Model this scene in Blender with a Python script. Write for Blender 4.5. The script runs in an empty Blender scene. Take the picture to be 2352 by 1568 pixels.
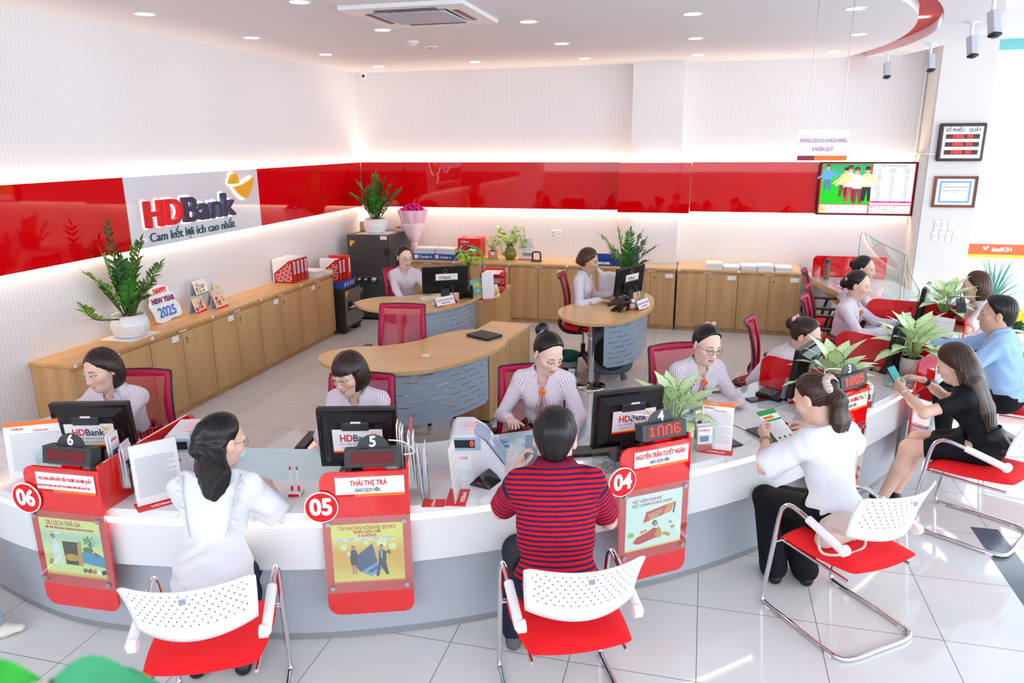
import bpy, bmesh, math, random
import numpy as np
import openvdb
from mathutils import Vector, Matrix
from mathutils.bvhtree import BVHTree
random.seed(7)
SC = bpy.context.scene
COL = SC.collection
PI = math.pi
def rad(d): return math.radians(d)

# ---------------- camera ----------------
YAW, PITCH, ROLL, FPX, CAMH = 14.38, 15.06, -0.42, 1708.0, 2.43
def cam_basis():
    yaw, pitch, roll = rad(YAW), rad(PITCH), rad(ROLL)
    w = Vector((-math.sin(yaw)*math.cos(pitch), math.cos(yaw)*math.cos(pitch), -math.sin(pitch)))
    r = Vector((math.cos(yaw), math.sin(yaw), 0)); u = r.cross(w)
    c, s = math.cos(roll), math.sin(roll)
    return c*r+s*u, -s*r+c*u, w
CR, CU, CW = cam_basis()
cd = bpy.data.cameras.new('camera'); cam = bpy.data.objects.new('camera', cd); COL.objects.link(cam)
cam.matrix_world = Matrix(((CR.x, CU.x, -CW.x, 0), (CR.y, CU.y, -CW.y, 0), (CR.z, CU.z, -CW.z, CAMH), (0, 0, 0, 1)))
cd.sensor_width = 36; cd.lens = FPX/2352*36; cd.clip_start = 0.05; cd.clip_end = 100
cd.dof.use_dof = True; cd.dof.focus_distance = 4.6; cd.dof.aperture_fstop = 4.0
SC.camera = cam

# ---------------- exposure, sky, large lights ----------------
SC.view_settings.view_transform = 'Standard'; SC.view_settings.look = 'None'
SC.view_settings.exposure = 0.62; SC.view_settings.gamma = 1.0
SC.view_settings.use_curve_mapping = False
W = bpy.data.worlds.new('world'); SC.world = W; W.use_nodes = True
bg = W.node_tree.nodes['Background']; bg.inputs[0].default_value = (0.86, 0.93, 1.0, 1); bg.inputs[1].default_value = 3.0
SC.cycles.max_bounces = 8; SC.cycles.diffuse_bounces = 4; SC.cycles.transparent_max_bounces = 16
SC.cycles.sample_clamp_indirect = 6.0
def area_light(name, loc, rot, sx, sy, power, color):
    l = bpy.data.lights.new(name, 'AREA'); l.shape = 'RECTANGLE'; l.size = sx; l.size_y = sy
    l.energy = power; l.color = color
    o = bpy.data.objects.new(name, l); COL.objects.link(o); o.location = loc; o.rotation_euler = rot
    return o
WARM = (1.0, 0.80, 0.58); COOL = (0.95, 0.97, 1.0)
# led strips hidden behind the red wall band: one above pointing up, one below pointing down
YB, XL, CEIL = 10.36, -4.95, 3.39
def strip(name, x0, y0, x1, y1, z, up, power):
    L = math.hypot(x1-x0, y1-y0)
    o = area_light(name, ((x0+x1)/2, (y0+y1)/2, z), ((PI if up else 0), 0, math.atan2(y1-y0, x1-x0)), L, 0.03, power, WARM)
    if up: o.rotation_euler = (PI, 0, math.atan2(y1-y0, x1-x0))
    return o
LED = 2.6
strip('led_strip', XL+0.025, 0.5, XL+0.025, 10.3, 2.12, True, LED*9.8)
strip('led_strip', XL+0.025, 0.5, XL+0.025, 10.3, 1.55, False, LED*9.8)
for x0, x1, y in ((-4.9, -1.0, YB-0.03), (-0.28, 2.5, YB-0.03), (-0.95, -0.33, 10.115-0.03)):
    strip('led_strip', x0, y, x1, y, 2.12, True, LED*(x1-x0))
    strip('led_strip', x0, y, x1, y, 1.55, False, LED*(x1-x0))
# ---------------- helpers ----------------
MATS = {}
def srgb(h):
    h = h.lstrip('#'); v = [int(h[i:i+2], 16)/255 for i in (0, 2, 4)]
    return tuple((c/12.92 if c <= 0.04045 else ((c+0.055)/1.055)**2.4) for c in v)+(1,)
def mat(name, col='#808080', rough=0.5, metal=0.0, spec=0.5, trans=0.0, alpha=1.0, emit=None, es=0.0, coat=0.0, ior=1.45, sub=0.0):
    if name in MATS: return MATS[name]
    m = bpy.data.materials.new(name); m.use_nodes = True
    b = m.node_tree.nodes['Principled BSDF']
    b.inputs['Base Color'].default_value = srgb(col) if isinstance(col, str) else col
    b.inputs['Roughness'].default_value = rough; b.inputs['Metallic'].default_value = metal
    b.inputs['Specular IOR Level'].default_value = spec; b.inputs['IOR'].default_value = ior
    b.inputs['Transmission Weight'].default_value = trans; b.inputs['Alpha'].default_value = alpha
    b.inputs['Coat Weight'].default_value = coat; b.inputs['Coat Roughness'].default_value = 0.03
    if sub: b.inputs['Subsurface Weight'].default_value = sub; b.inputs['Subsurface Radius'].default_value = (0.02, 0.008, 0.004)
    if emit:
        b.inputs['Emission Color'].default_value = srgb(emit); b.inputs['Emission Strength'].default_value = es
    MATS[name] = m; return m
def nd(m, t, **kw):
    n = m.node_tree.nodes.new(t)
    for k, v in kw.items():
        if k.startswith('i_'): n.inputs[int(k[2:])].default_value = v
        else: setattr(n, k, v)
    return n
def lk(m, a, b): m.node_tree.links.new(a, b)
def bsdf(m): return m.node_tree.nodes['Principled BSDF']
def math_n(m, op, a, b=None, c=None):
    n = nd(m, 'ShaderNodeMath', operation=op)
    for i, v in enumerate((a, b, c)):
        if v is None: continue
        if isinstance(v, (int, float)): n.inputs[i].default_value = v
        else: lk(m, v, n.inputs[i])
    return n.outputs[0]
def mixc(m, fac, a, b):
    n = nd(m, 'ShaderNodeMix', data_type='RGBA')
    if isinstance(fac, (int, float)): n.inputs[0].default_value = fac
    else: lk(m, fac, n.inputs[0])
    for i, v in ((6, a), (7, b)):
        if isinstance(v, str): n.inputs[i].default_value = srgb(v)
        elif isinstance(v, tuple): n.inputs[i].default_value = v
        else: lk(m, v, n.inputs[i])
    return n.outputs[2]
def coords(m, scale=(1, 1, 1), kind='Object'):
    tc = nd(m, 'ShaderNodeTexCoord'); mp = nd(m, 'ShaderNodeMapping'); mp.inputs['Scale'].default_value = scale
    lk(m, tc.outputs[kind], mp.inputs[0]); return mp.outputs[0]
def sep(m, v):
    n = nd(m, 'ShaderNodeSeparateXYZ'); lk(m, v, n.inputs[0]); return n.outputs
def bump(m, h, strength=0.2, dist=0.01):
    n = nd(m, 'ShaderNodeBump'); n.inputs['Strength'].default_value = strength; n.inputs['Distance'].default_value = dist
    lk(m, h, n.inputs['Height']); lk(m, n.outputs[0], bsdf(m).inputs['Normal'])
def noise(m, vec, scale, detail=3):
    n = nd(m, 'ShaderNodeTexNoise'); n.inputs['Scale'].default_value = scale; n.inputs['Detail'].default_value = detail
    lk(m, vec, n.inputs['Vector']); return n.outputs[0]
def ramp(m, fac, stops):
    n = nd(m, 'ShaderNodeValToRGB'); e = n.color_ramp.elements
    while len(e) < len(stops): e.new(0.5)
    for k, (p, c) in enumerate(stops): e[k].position = p; e[k].color = srgb(c) if isinstance(c, str) else c
    lk(m, fac, n.inputs[0]); return n.outputs[0]

def thing(name, label, cat, loc=(0, 0, 0), rz=0.0, group=None):
    o = bpy.data.objects.new(name, None); COL.objects.link(o); o.empty_display_size = 0.05
    o.location = loc; o.rotation_euler = (0, 0, rz); o['label'] = label; o['category'] = cat
    if group: o['group'] = group
    return o
def tag(o, label, cat, group=None):
    o['label'] = label; o['category'] = cat
    if group: o['group'] = group
    return o
class MB:
    """mesh builder: verts, faces, material slot per face"""
    def __init__(s): s.v = []; s.f = []; s.mi = []; s.sm = []
    def add(s, vs, fs, mi=0, smooth=False):
        o = len(s.v); s.v += [tuple(v) for v in vs]
        s.f += [tuple(i+o for i in f) for f in fs]; s.mi += [mi]*len(fs); s.sm += [smooth]*len(fs)
        return s
    def box(s, x0, y0, z0, x1, y1, z1, mi=0, M=None, bev=0.0):
        if bev > 0: return s.rbox(x0, y0, z0, x1, y1, z1, bev, mi, M)
        vs = [Vector((x, y, z)) for z in (z0, z1) for y in (y0, y1) for x in (x0, x1)]
        if M: vs = [M @ v for v in vs]
        return s.add(vs, [(0, 2, 3, 1), (4, 5, 7, 6), (0, 1, 5, 4), (2, 6, 7, 3), (1, 3, 7, 5), (0, 4, 6, 2)], mi)
    def rbox(s, x0, y0, z0, x1, y1, z1, r, mi=0, M=None, seg=2):
        bm = bmesh.new(); bmesh.ops.create_cube(bm, size=1)
        for v in bm.verts: v.co = Vector(((x0+x1)/2+v.co.x*(x1-x0), (y0+y1)/2+v.co.y*(y1-y0), (z0+z1)/2+v.co.z*(z1-z0)))
        r = min(r, abs(x1-x0)*.49, abs(y1-y0)*.49, abs(z1-z0)*.49)
        bmesh.ops.bevel(bm, geom=bm.edges[:], offset=r, segments=seg, affect='EDGES', profile=0.5)
        fl = []
        for f in bm.faces: fl.append(max(abs(c) for c in f.normal) < .999)
        s.frombm(bm, mi, M, False); s.sm[-len(fl):] = fl; return s
    def frombm(s, bm, mi=0, M=None, smooth=False):
        bm.verts.ensure_lookup_table(); bm.verts.index_update()
        vs = [(M @ v.co if M else v.co.copy()) for v in bm.verts]; fs = [tuple(v.index for v in f.verts) for f in bm.faces]
        bm.free(); return s.add(vs, fs, mi, smooth)
    def prism(s, pts, z0, z1, mi=0, M=None, smooth=False, mi_top=None):
        n = len(pts); vs = [Vector((p[0], p[1], z)) for z in (z0, z1) for p in pts]
        if M: vs = [M @ v for v in vs]
        s.add(vs, [(i, (i+1) % n, n+(i+1) % n, n+i) for i in range(n)], mi, smooth)
        s.add(vs, [tuple(range(n))[::-1], tuple(range(n, 2*n))], mi if mi_top is None else mi_top); return s
    def tube(s, pts, r, mi=0, n=10, closed=False, caps=True):
        pts = [Vector(p) for p in pts]; N = len(pts); rr = r if isinstance(r, (list, tuple)) else [r]*N
        t0 = (pts[1]-pts[0]).normalized(); up = Vector((0, 0, 1)) if abs(t0.z) < .9 else Vector((1, 0, 0))
        a = t0.cross(up).normalized(); vs = []; tp = t0
        for i, p in enumerate(pts):
            if closed: t = (pts[(i+1) % N]-pts[i-1])
            else: t = (pts[min(i+1, N-1)]-pts[max(i-1, 0)])
            t = t.normalized() if t.length > 1e-9 else tp
            q = tp.rotation_difference(t); a = q @ a; a = (a-a.dot(t)*t).normalized(); tp = t
            b = t.cross(a)
            for k in range(n):
                w = 2*PI*k/n; vs.append(p+(a*math.cos(w)+b*math.sin(w))*rr[i])
        fs = []
        for i in range(N if closed else N-1):
            j = (i+1) % N
            fs += [(i*n+k, i*n+(k+1) % n, j*n+(k+1) % n, j*n+k) for k in range(n)]
        s.add(vs, fs, mi, True)
        if caps and not closed: s.add(vs, [tuple(range(n))[::-1], tuple(range((N-1)*n, N*n))], mi)
        return s
    def lathe(s, prof, c=(0, 0, 0), mi=0, n=32, M=None, wave=None):
        vs = []
        for (r, z) in prof:
            for k in range(n):
                w = 2*PI*k/n; rr = r*(1+(wave(w, z) if wave else 0))
                v = Vector((c[0]+rr*math.cos(w), c[1]+rr*math.sin(w), c[2]+z)); vs.append(M @ v if M else v)
        fs = [(i*n+k, i*n+(k+1) % n, (i+1)*n+(k+1) % n, (i+1)*n+k) for i in range(len(prof)-1) for k in range(n)]
        s.add(vs, fs, mi, True); return s
    def cyl(s, c, r, h, mi=0, n=24, M=None):
        return s.prism([(c[0]+r*math.cos(2*PI*k/n), c[1]+r*math.sin(2*PI*k/n)) for k in range(n)], c[2], c[2]+h, mi, M)
    def ball(s, c, r, mi=0, M=None, seg=16):
        bm = bmesh.new(); bmesh.ops.create_uvsphere(bm, u_segments=seg, v_segments=max(8, seg//2), radius=1)
        rr = r if isinstance(r, (tuple, list)) else (r, r, r)
        for v in bm.verts: v.co = Vector((c[0]+v.co.x*rr[0], c[1]+v.co.y*rr[1], c[2]+v.co.z*rr[2]))
        return s.frombm(bm, mi, M, True)
    def quad(s, a, b, c, d, mi=0): return s.add([a, b, c, d], [(0, 1, 2, 3)], mi)
    def build(s, name, mats, parent=None, loc=None, rz=None, M=None, solid=0.0, sub=0, label=None):
        me = bpy.data.meshes.new(name); me.from_pydata(s.v, [], s.f)
        if not isinstance(mats, (list, tuple)): mats = [mats]
        for m in mats: me.materials.append(m)
        me.polygons.foreach_set('material_index', s.mi); me.polygons.foreach_set('use_smooth', s.sm)
        me.update(); o = bpy.data.objects.new(name, me); COL.objects.link(o)
        if parent: o.parent = parent
        if loc is not None: o.location = loc
        if rz is not None: o.rotation_euler = (0, 0, rz)
        if M is not None: o.matrix_local = M
        if solid: md = o.modifiers.new('s', 'SOLIDIFY'); md.thickness = solid; md.offset = 0
        if sub: md = o.modifiers.new('u', 'SUBSURF'); md.levels = sub; md.render_levels = sub
        if label: o['label'] = label
        return o
def struct(o): o['kind'] = 'structure'; return o
def crv(P, n=8, closed=False):
    """Catmull-Rom through P"""
    P = [Vector(p) for p in P]; out = []; N = len(P)
    for i in range(N if closed else N-1):
        if closed: p0, p1, p2, p3 = P[i-1], P[i], P[(i+1) % N], P[(i+2) % N]
        else: p0, p1, p2, p3 = P[max(i-1, 0)], P[i], P[i+1], P[min(i+2, N-1)]
        for k in range(n):
            t = k/n
            out.append(0.5*((2*p1)+(p2-p0)*t+(2*p0-5*p1+4*p2-p3)*t*t+(3*p1-p0-3*p2+p3)*t**3))
    if not closed: out.append(P[-1])
    return out
def frame_M(o, x, y, z=None):
    """matrix with origin o, x axis x, y axis y"""
    x = Vector(x).normalized(); y = Vector(y); y = (y-y.dot(x)*x).normalized(); z = x.cross(y); o = Vector(o)
    return Matrix(((x.x, y.x, z.x, o.x), (x.y, y.y, z.y, o.y), (x.z, y.z, z.z, o.z), (0, 0, 0, 1)))
def RZ(a, loc=(0, 0, 0)): return Matrix.Translation(loc) @ Matrix.Rotation(a, 4, 'Z')
def textraw(s, size, ext, align, space=1.0):
    c = bpy.data.curves.new('t', 'FONT'); c.body = s; c.size = size; c.extrude = ext; c.align_x = align; c.align_y = 'CENTER'
    c.resolution_u = 3; c.space_character = space
    o = bpy.data.objects.new('t', c); me = o.to_mesh(); V_ = [v.co.copy() for v in me.vertices]; F_ = [tuple(p.vertices) for p in me.polygons]
    o.to_mesh_clear(); bpy.data.objects.remove(o); bpy.data.curves.remove(c)
    return V_, F_
def textmesh(s, size=0.1, ext=0.0005, align='CENTER', bold=0.0, sx=1.0, space=1.0, fit=None):
    """letters as verts and faces; bold thickens by laying shifted copies over each other"""
    V_, F_ = textraw(s.replace('\u0110', 'D'), size, ext, align, space)
    x_lo = min(v.x for v in V_); wd = max(v.x for v in V_)-x_lo
    for i, ch in enumerate(s):
        if ch == '\u0110':   # D with stroke: add its bar
            q = textraw(s[:i].replace('\u0110', 'D')+'D', size, 0, 'LEFT', space)[0]; q0 = textraw(s.replace('\u0110', 'D'), size, 0, 'LEFT', space)[0]; d = textraw('D', size, 0, 'LEFT')[0]
            x0 = x_lo+max(v.x for v in q)-min(v.x for v in q0)-(max(v.x for v in d)-min(v.x for v in d)); n = len(V_); h = size*.035
            V_ += [Vector((x, y, ext)) for x, y in ((x0-size*.08, -h), (x0+size*.26, -h), (x0+size*.26, h), (x0-size*.08, h))]; F_.append((n, n+1, n+2, n+3))
    if fit: sx = fit/max(wd, 1e-6)
    if bold > 0:
        V0, F0, n = V_, F_, len(V_); V_, F_ = [], []
        for k, (a, b_) in enumerate([(0, 0)]+[(math.cos(w*PI/4), math.sin(w*PI/4)) for w in range(8)]):
            V_ += [Vector((v.x*sx+a*bold, v.y+b_*bold, v.z+k*1e-6)) for v in V0]; F_ += [tuple(j+k*n for j in f) for f in F0]
    else: V_ = [Vector((v.x*sx, v.y, v.z)) for v in V_]
    return V_, F_
def addtext(mb, s, M, size, mi=0, ext=0.0004, align='CENTER', bold=0.0, sx=1.0, space=1.0, fit=None):
    """put lettering (in the xy plane of M, facing +z) into a mesh builder"""
    V_, F_ = textmesh(s, size, ext, align, bold, sx, space, fit); mb.add([M @ v for v in V_], F_, mi)
def lettering(name, s, M, size, m, parent, ext=0.0004, align='CENTER', bold=0.0, sx=1.0, space=1.0, label=None):
    mb = MB(); addtext(mb, s, Matrix.Identity(4), size, 0, ext, align, bold, sx, space)
    return mb.build(name, m, parent, M=M, label=label)
def copy_tree(o, parent=None):
    c = o.copy(); COL.objects.link(c); c.parent = parent
    if parent is None: c.matrix_parent_inverse = Matrix.Identity(4)
    for ch in list(o.children): copy_tree(ch, c)
    return c
# ---------------- materials ----------------
def wood(name, c1, c2, axis='Z', rough=0.45):
    m = mat(name, c1, rough)
    sc = {'Z': (14, 14, 1.2), 'Y': (14, 1.2, 14), 'X': (1.2, 14, 14)}[axis]
    v = coords(m, sc); n1 = noise(m, v, 1.6, 5); w = nd(m, 'ShaderNodeTexWave'); w.inputs['Scale'].default_value = 0.12
    w.inputs['Distortion'].default_value = 16; w.inputs['Detail'].default_value = 3; lk(m, v, w.inputs[0])
    f = math_n(m, 'ADD', math_n(m, 'MULTIPLY', n1, 0.6), math_n(m, 'MULTIPLY', w.outputs[1], 0.22))
    lk(m, ramp(m, f, [(0.2, c2), (0.75, c1)]), bsdf(m).inputs[0]); return m
M_DOOR = wood('oak_door', '#d6ae7c', '#bd9464'); M_WTOP = wood('oak_top_y', '#dfb074', '#cc985c', 'Y', 0.35)
M_WTOPX = wood('oak_top_x', '#e0bd8a', '#cfa872', 'X', 0.3); M_PLINTH = mat('plinth', '#8a6a4a', 0.6)
def stripes_wall(name, c, c2):
    m = mat(name, c, 0.65); s = sep(m, coords(m)); u = math_n(m, 'ADD', s[0], s[1])
    f = math_n(m, 'FRACT', math_n(m, 'MULTIPLY', u, 28.0)); g = math_n(m, 'LESS_THAN', f, 0.32)
    lk(m, mixc(m, g, c, c2), bsdf(m).inputs[0])
    bump(m, math_n(m, 'ABSOLUTE', math_n(m, 'SUBTRACT', f, 0.5)), 0.08, 0.002); return m
M_WALL = stripes_wall('ribbed_wallpaper', '#e9e6e8', '#e1dee1'); M_CEIL = mat('ceiling_paint', '#efecf0', 0.8)
M_PLAIN = mat('plain_white_paint', '#dcd9d6', 0.7)
M_BAND = mat('red_lacquer_glass', '#d0000a', 0.03, spec=.35, coat=.25); M_WGLASS = mat('white_lacquer_glass', '#dfe3ea', 0.04, coat=1.0)
M_REDCOVE = mat('red_cove_paint', '#d31f2a', 0.55)
def floor_mat():
    m = mat('floor_tile', '#cfd2d4', 0.06, coat=0.3); s = sep(m, coords(m)); T = 0.6
    def edge(v, off):
        f = math_n(m, 'FRACT', math_n(m, 'DIVIDE', math_n(m, 'SUBTRACT', v, off), T))
        d = math_n(m, 'MINIMUM', f, math_n(m, 'SUBTRACT', 1.0, f)); return d
    d = math_n(m, 'MINIMUM', edge(s[0], 0.09-60), edge(s[1], 3.64-60))
    g = math_n(m, 'LESS_THAN', d, 0.0035)
    n = noise(m, coords(m), 3.0, 4)
    base = mixc(m, n, '#d6d9da', '#e2e4e4')
    lk(m, mixc(m, g, base, '#6f7174'), bsdf(m).inputs[0])
    lk(m, math_n(m, 'ADD', math_n(m, 'MULTIPLY', g, 0.4), 0.07), bsdf(m).inputs['Roughness'])
    bump(m, math_n(m, 'MULTIPLY', g, -1.0), 0.3, 0.002); return m
M_FLOOR = floor_mat()
M_WHITE = mat('white_plastic', '#e8eaec', 0.35); M_CHROME = mat('chrome', '#d8d8dc', 0.08, 1.0)
M_STEEL = mat('brushed_steel', '#b8b8ba', 0.25, 1.0); M_BLACK = mat('black_plastic', '#17181b', 0.35)
M_DGREY = mat('dark_grey_plastic', '#34363b', 0.4); M_PAPER = mat('paper', '#f0f0f2', 0.7); M_PAPERB = mat('paper_blue_edge', '#cfd6e6', 0.7)
M_LABEL = mat('label_paper', '#eceef2', 0.5); M_REDG = mat('red_acrylic', '#e00710', 0.06, coat=1.0)
M_SIGNRED = mat('sign_red', '#e3101c', 0.35); M_ORANGE = mat('orange_print', '#f07a2a', 0.5); M_YEL = mat('yellow_print', '#f6c62a', 0.5)
M_TXTRED = mat('red_ink', '#d8202c', 0.5); M_TXTBLUE = mat('slate_ink', '#3a4560', 0.5); M_TXTW = mat('white_ink', '#f5f5f7', 0.5)
M_TXTK = mat('black_ink', '#20222a', 0.5); M_TXTG = mat('grey_ink', '#9097a8', 0.6)
M_GLASS = mat('clear_glass', '#f2fbf8', 0.0, trans=1.0, ior=1.12, spec=0.5); M_GREENEDGE = mat('glass_edge', '#1f7f6a', 0.1)
def thin_glass(name, tint, fac):
    m = mat(name, tint, 0.02); nt = m.node_tree; tr = nd(m, 'ShaderNodeBsdfTransparent'); tr.inputs[0].default_value = srgb('#f4fbf9')
    gl = nd(m, 'ShaderNodeBsdfGlossy'); gl.inputs['Roughness'].default_value = 0.02; gl.inputs[0].default_value = srgb(tint)
    fr = nd(m, 'ShaderNodeFresnel'); fr.inputs[0].default_value = 1.45
    mx = nd(m, 'ShaderNodeMixShader'); ge = nd(m, 'ShaderNodeNewGeometry'); f = math_n(m, 'ADD', math_n(m, 'MULTIPLY', fr.outputs[0], math_n(m, 'SUBTRACT', 1.0, ge.outputs['Backfacing'])), fac); lk(m, f, mx.inputs[0]); lk(m, tr.outputs[0], mx.inputs[1]); lk(m, gl.outputs[0], mx.inputs[2])
    lk(m, mx.outputs[0], nt.nodes['Material Output'].inputs[0]); return m
M_ACRYL = thin_glass('clear_acrylic', '#ffffff', 0.06); M_PANE = thin_glass('window_pane', '#ffffff', 0.0)

# ---------------- room shell ----------------
b = MB(); b.add([(-5.2, -3, 0), (9, -3, 0), (9, YB+0.3, 0), (-5.2, YB+0.3, 0), (-5.2, -3, -.2), (9, -3, -.2), (9, YB+.3, -.2), (-5.2, YB+.3, -.2)], [(0, 1, 2, 3), (7, 6, 5, 4)])
struct(b.build('floor', M_FLOOR))
b = MB(); b.box(1.79, 1.0, 0.0, 1.95, 4.93, 0.0015); struct(b.build('trim_1', mat('dark_inlay', '#5c6672', 0.12)))
b = MB(); b.box(XL-0.2, -3, 0, XL, YB+0.2, CEIL+.4); struct(b.build('wall_left', M_WALL))
b = MB(); b.box(-5.2, -3.2, 0, 9, -3, 1.5); struct(b.build('wall_reflection_screen', M_PLAIN))  # unseen low wall added to darken the red band's reflection, open above for sky light
b = MB(); b.box(XL, YB, 0, 2.72, YB+0.2, CEIL+.4); struct(b.build('wall_back', M_WALL))
b = MB(); b.box(-0.97, 10.115, 0, -0.32, YB, CEIL); struct(b.build('wall_pier', M_WALL))
b = MB(); b.box(2.52, 9.9, 0, 3.08, YB+.2, 3.55); b.box(2.5, 9.93, 0, 2.52, YB, 3.55)
struct(b.build('wall_column', M_PLAIN))
b = MB(); b.box(-0.975, 10.10, 0, -0.315, 10.115, 0.12); struct(b.build('baseboard_pier', mat('grey_skirting', '#cfccc8', 0.3)))
inner = crv([(0.75, 5.3), (1.29, 6.3), (1.60, 7.15), (1.76, 8.1), (1.78, 9.0), (1.68, 9.8), (1.57, YB)], 8)
inner = crv([(-2.2, 3.2, 0), (-0.6, 4.2, 0)]+[(v[0], v[1], 0) for v in inner[::8]], 8)
outer = crv([(-1.9, 2.7, 0), (-0.3, 3.8, 0), (0.95, 5.1, 0), (1.53, 6.35, 0), (1.83, 7.3, 0), (2.0, 8.3, 0), (2.0, 9.25, 0), (1.9, 9.9, 0), (1.79, YB, 0)], 8)
edge = crv([(-1.6, 2.0, 0), (0.1, 3.2, 0), (1.4, 4.9, 0), (2.02, 6.5, 0), (2.3, 7.45, 0), (2.41, 8.4, 0), (2.38, 9.4, 0), (2.2, YB, 0)], 8)
def strip_poly(name, A, B, z, m, t=0.25, flip=False):
    n = min(len(A), len(B)); mb = MB(); vs = []
    def rs(P): return [P[round(i*(len(P)-1)/(n-1))] for i in range(n)]
    A, B = rs(A), rs(B)
    for p, q in zip(A, B): vs += [(p[0], p[1], z), (q[0], q[1], z), (p[0], p[1], z+t), (q[0], q[1], z+t)]
    fs = []
    for i in range(n-1):
        a, c = 4*i, 4*i+4
        fs += [(a, a+1, c+1, c), (a, c, c+2, a+2), (a+1, a+3, c+3, c+1), (a+2, c+2, c+3, a+3)]
    fs += [(0, 2, 3, 1), (4*n-4, 4*n-3, 4*n-1, 4*n-2)]
    mb.add(vs, fs); return struct(mb.build(name, m))
left_edge = [(XL, p[1], 0) for p in inner]
strip_poly('ceiling', left_edge, inner, CEIL, M_CEIL, 0.12)
strip_poly('ceiling', outer, edge, CEIL, M_CEIL, 0.12)
strip_poly('trim_2', [(p[0]-.03, p[1], 0) for p in inner], [(p[0]+.03, p[1], 0) for p in outer], CEIL+0.09, M_REDCOVE, 0.04)
b = MB(); b.box(XL, -3, CEIL+.14, 9, YB+.2, CEIL+.3); struct(b.build('ceiling', M_CEIL))
b = MB(); b.box(XL, -3, CEIL, -1.9, 3.3, CEIL+.12); struct(b.build('ceiling', M_CEIL))
# facade at the back right
b = MB(); b.box(3.08, YB-.05, 3.41, 9, YB+.1, 3.6); b.box(5.6, YB-.03, 0, 5.7, YB+.05, 3.3); b.box(3.08, YB-.03, 0, 9, YB+.05, 0.06)
struct(b.build('window_1', mat('teal_aluminium', '#6fb6b4', 0.3, 0.3)))
b = MB(); b.quad((3.08, YB, .06), (9, YB, .06), (9, YB, 3.41), (3.08, YB, 3.41)); struct(b.build('window_2', M_PANE))
b = MB(); b.box(-6, YB+.25, -.14, 14, 26, -.02); struct(b.build('ground', mat('pavement', '#9aa0a8', 0.8)))
# sticker band on the facade glass (seen from behind)
st = thing('window_sticker', 'orange and yellow sticker band on the facade glass with mirrored white bank lettering', 'sticker', (0, YB-.012, 0))
MB().box(3.09, -.002, 1.035, 5.6, 0, 1.165).build('orange_band', mat('sticker_orange', '#f4693c', 0.5, emit='#f4693c', es=0.0), st)
MB().box(3.09, -.002, .995, 5.6, 0, 1.035).build('yellow_band', mat('sticker_yellow', '#fbd43e', 0.5), st)
LOGO_YEL = [[(0, .82), (.2, .80), (.4, .81), (.57, .85), (.52, 1.09), (.42, 1.35), (.3, 1.36), (.2, 1.33), (.06, 1.09), (0, .95)], [(.26, .66), (.57, .71), (.88, .80), (1.25, .94), (1.62, 1.07), (1.55, .75), (1.38, .44), (1.2, .17), (1.04, 0), (.9, -.02), (.78, .03), (.6, .19), (.42, .41)]]
def logo(mb, M, h, mi, mi2=None):
    """two-piece bowl emblem; h = unit height, thin"""
    for i, P in enumerate(LOGO_YEL):
        pts = [(p[0]*h, p[1]*h, 0) for p in P]; c = crv(pts, 3, True)
        mb.prism([(q[0], q[1]) for q in c], 0, 0.0006, mi, M)
mb = MB(); Mt = frame_M((3.60, -.004, 1.085), (-1, 0, 0), (0, 0, 1)); addtext(mb, 'HDBank', frame_M((3.585, -.004, 1.098), (-1, 0, 0), (0, 0, 1)), .075, 0, bold=.002, fit=.22)
mb2 = MB(); logo(mb2, frame_M((3.44, -.004, 1.09), (-1, 0, 0), (0, 0, 1)), .04, 0)
mb.build('lettering', M_TXTW, st); mb2.build('emblem', M_TXTW, st)

# ---------------- red wall band ----------------
def band(x0, y0, x1, y1, z0, z1, label, m=M_BAND, n=None):
    mb = MB(); mb.box(x0, y0, z0, x1, y1, z1, bev=.003); o = mb.build('wall_panel', m); tag(o, label, 'wall panel', 'glossy band panels'); return o
Z0, Z1 = 1.515, 2.152
band(-4.92, 0.5, -4.90, 5.553, Z0, Z1, 'glossy red wall panel left of the white sign board on left wall')
band(-4.92, 7.605, -4.90, 10.27, Z0, Z1, 'glossy red wall panel between white sign board and the corner')
band(-4.90, 10.28, -1.115, 10.30, Z0, Z1, 'long glossy red wall panel running from the corner to the pier')
band(-1.114, 10.03, -0.185, 10.05, 1.508, 2.152, 'glossy red wall panel standing proud on the pier')
band(-0.184, 10.28, 1.37, 10.30, Z0-.004, Z1, 'glossy red wall panel between pier and television')
band(1.371, 10.28, 2.62, 10.30, Z0-.01, Z1-.004, 'glossy red wall panel behind and right of the television')
sb = thing('sign_board', 'white gloss sign board with raised red and dark lettering on left wall', 'sign', (-4.92, 0, 0))
mb = MB(); mb.box(0, 5.557, Z0, .024, 7.60, Z1, bev=.002); mb.build('board', M_WGLASS, sb)
def wallM(y, z, x=0.026): return frame_M((x, y, z), (0, 1, 0), (0, 0, 1))
def lett(name, s, y, z, size, m, depth, bold=.006, sx=1.0, x=.03, align='LEFT', space=1.0, fit=None):
    mb = MB(); addtext(mb, s, wallM(y, z, x+depth/2), size, 0, depth/2, align, bold, sx, space, fit); return mb.build(name, m, sb)
M_SRED = mat('sign_letter_red', '#d4141e', 0.3); M_SNAVY = mat('sign_letter_navy', '#33344e', 0.35)
lett('lettering', 'HD', 5.71, 1.80, .325, M_SRED, .05, .009, .86, .035, fit=.47)['label'] = 'raised red letters'
lett('lettering', 'Bank', 6.215, 1.80, .325, M_SNAVY, .05, .009, .80, .035, fit=.80)['label'] = 'raised dark navy letters'
lett('slogan', 'Cam kết lợi ích cao nhất', 5.78, 1.595, .118, mat('sign_teal', '#2c5a66', .4), .008, .0, .93, .026, fit=1.30)
mb = MB()
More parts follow.
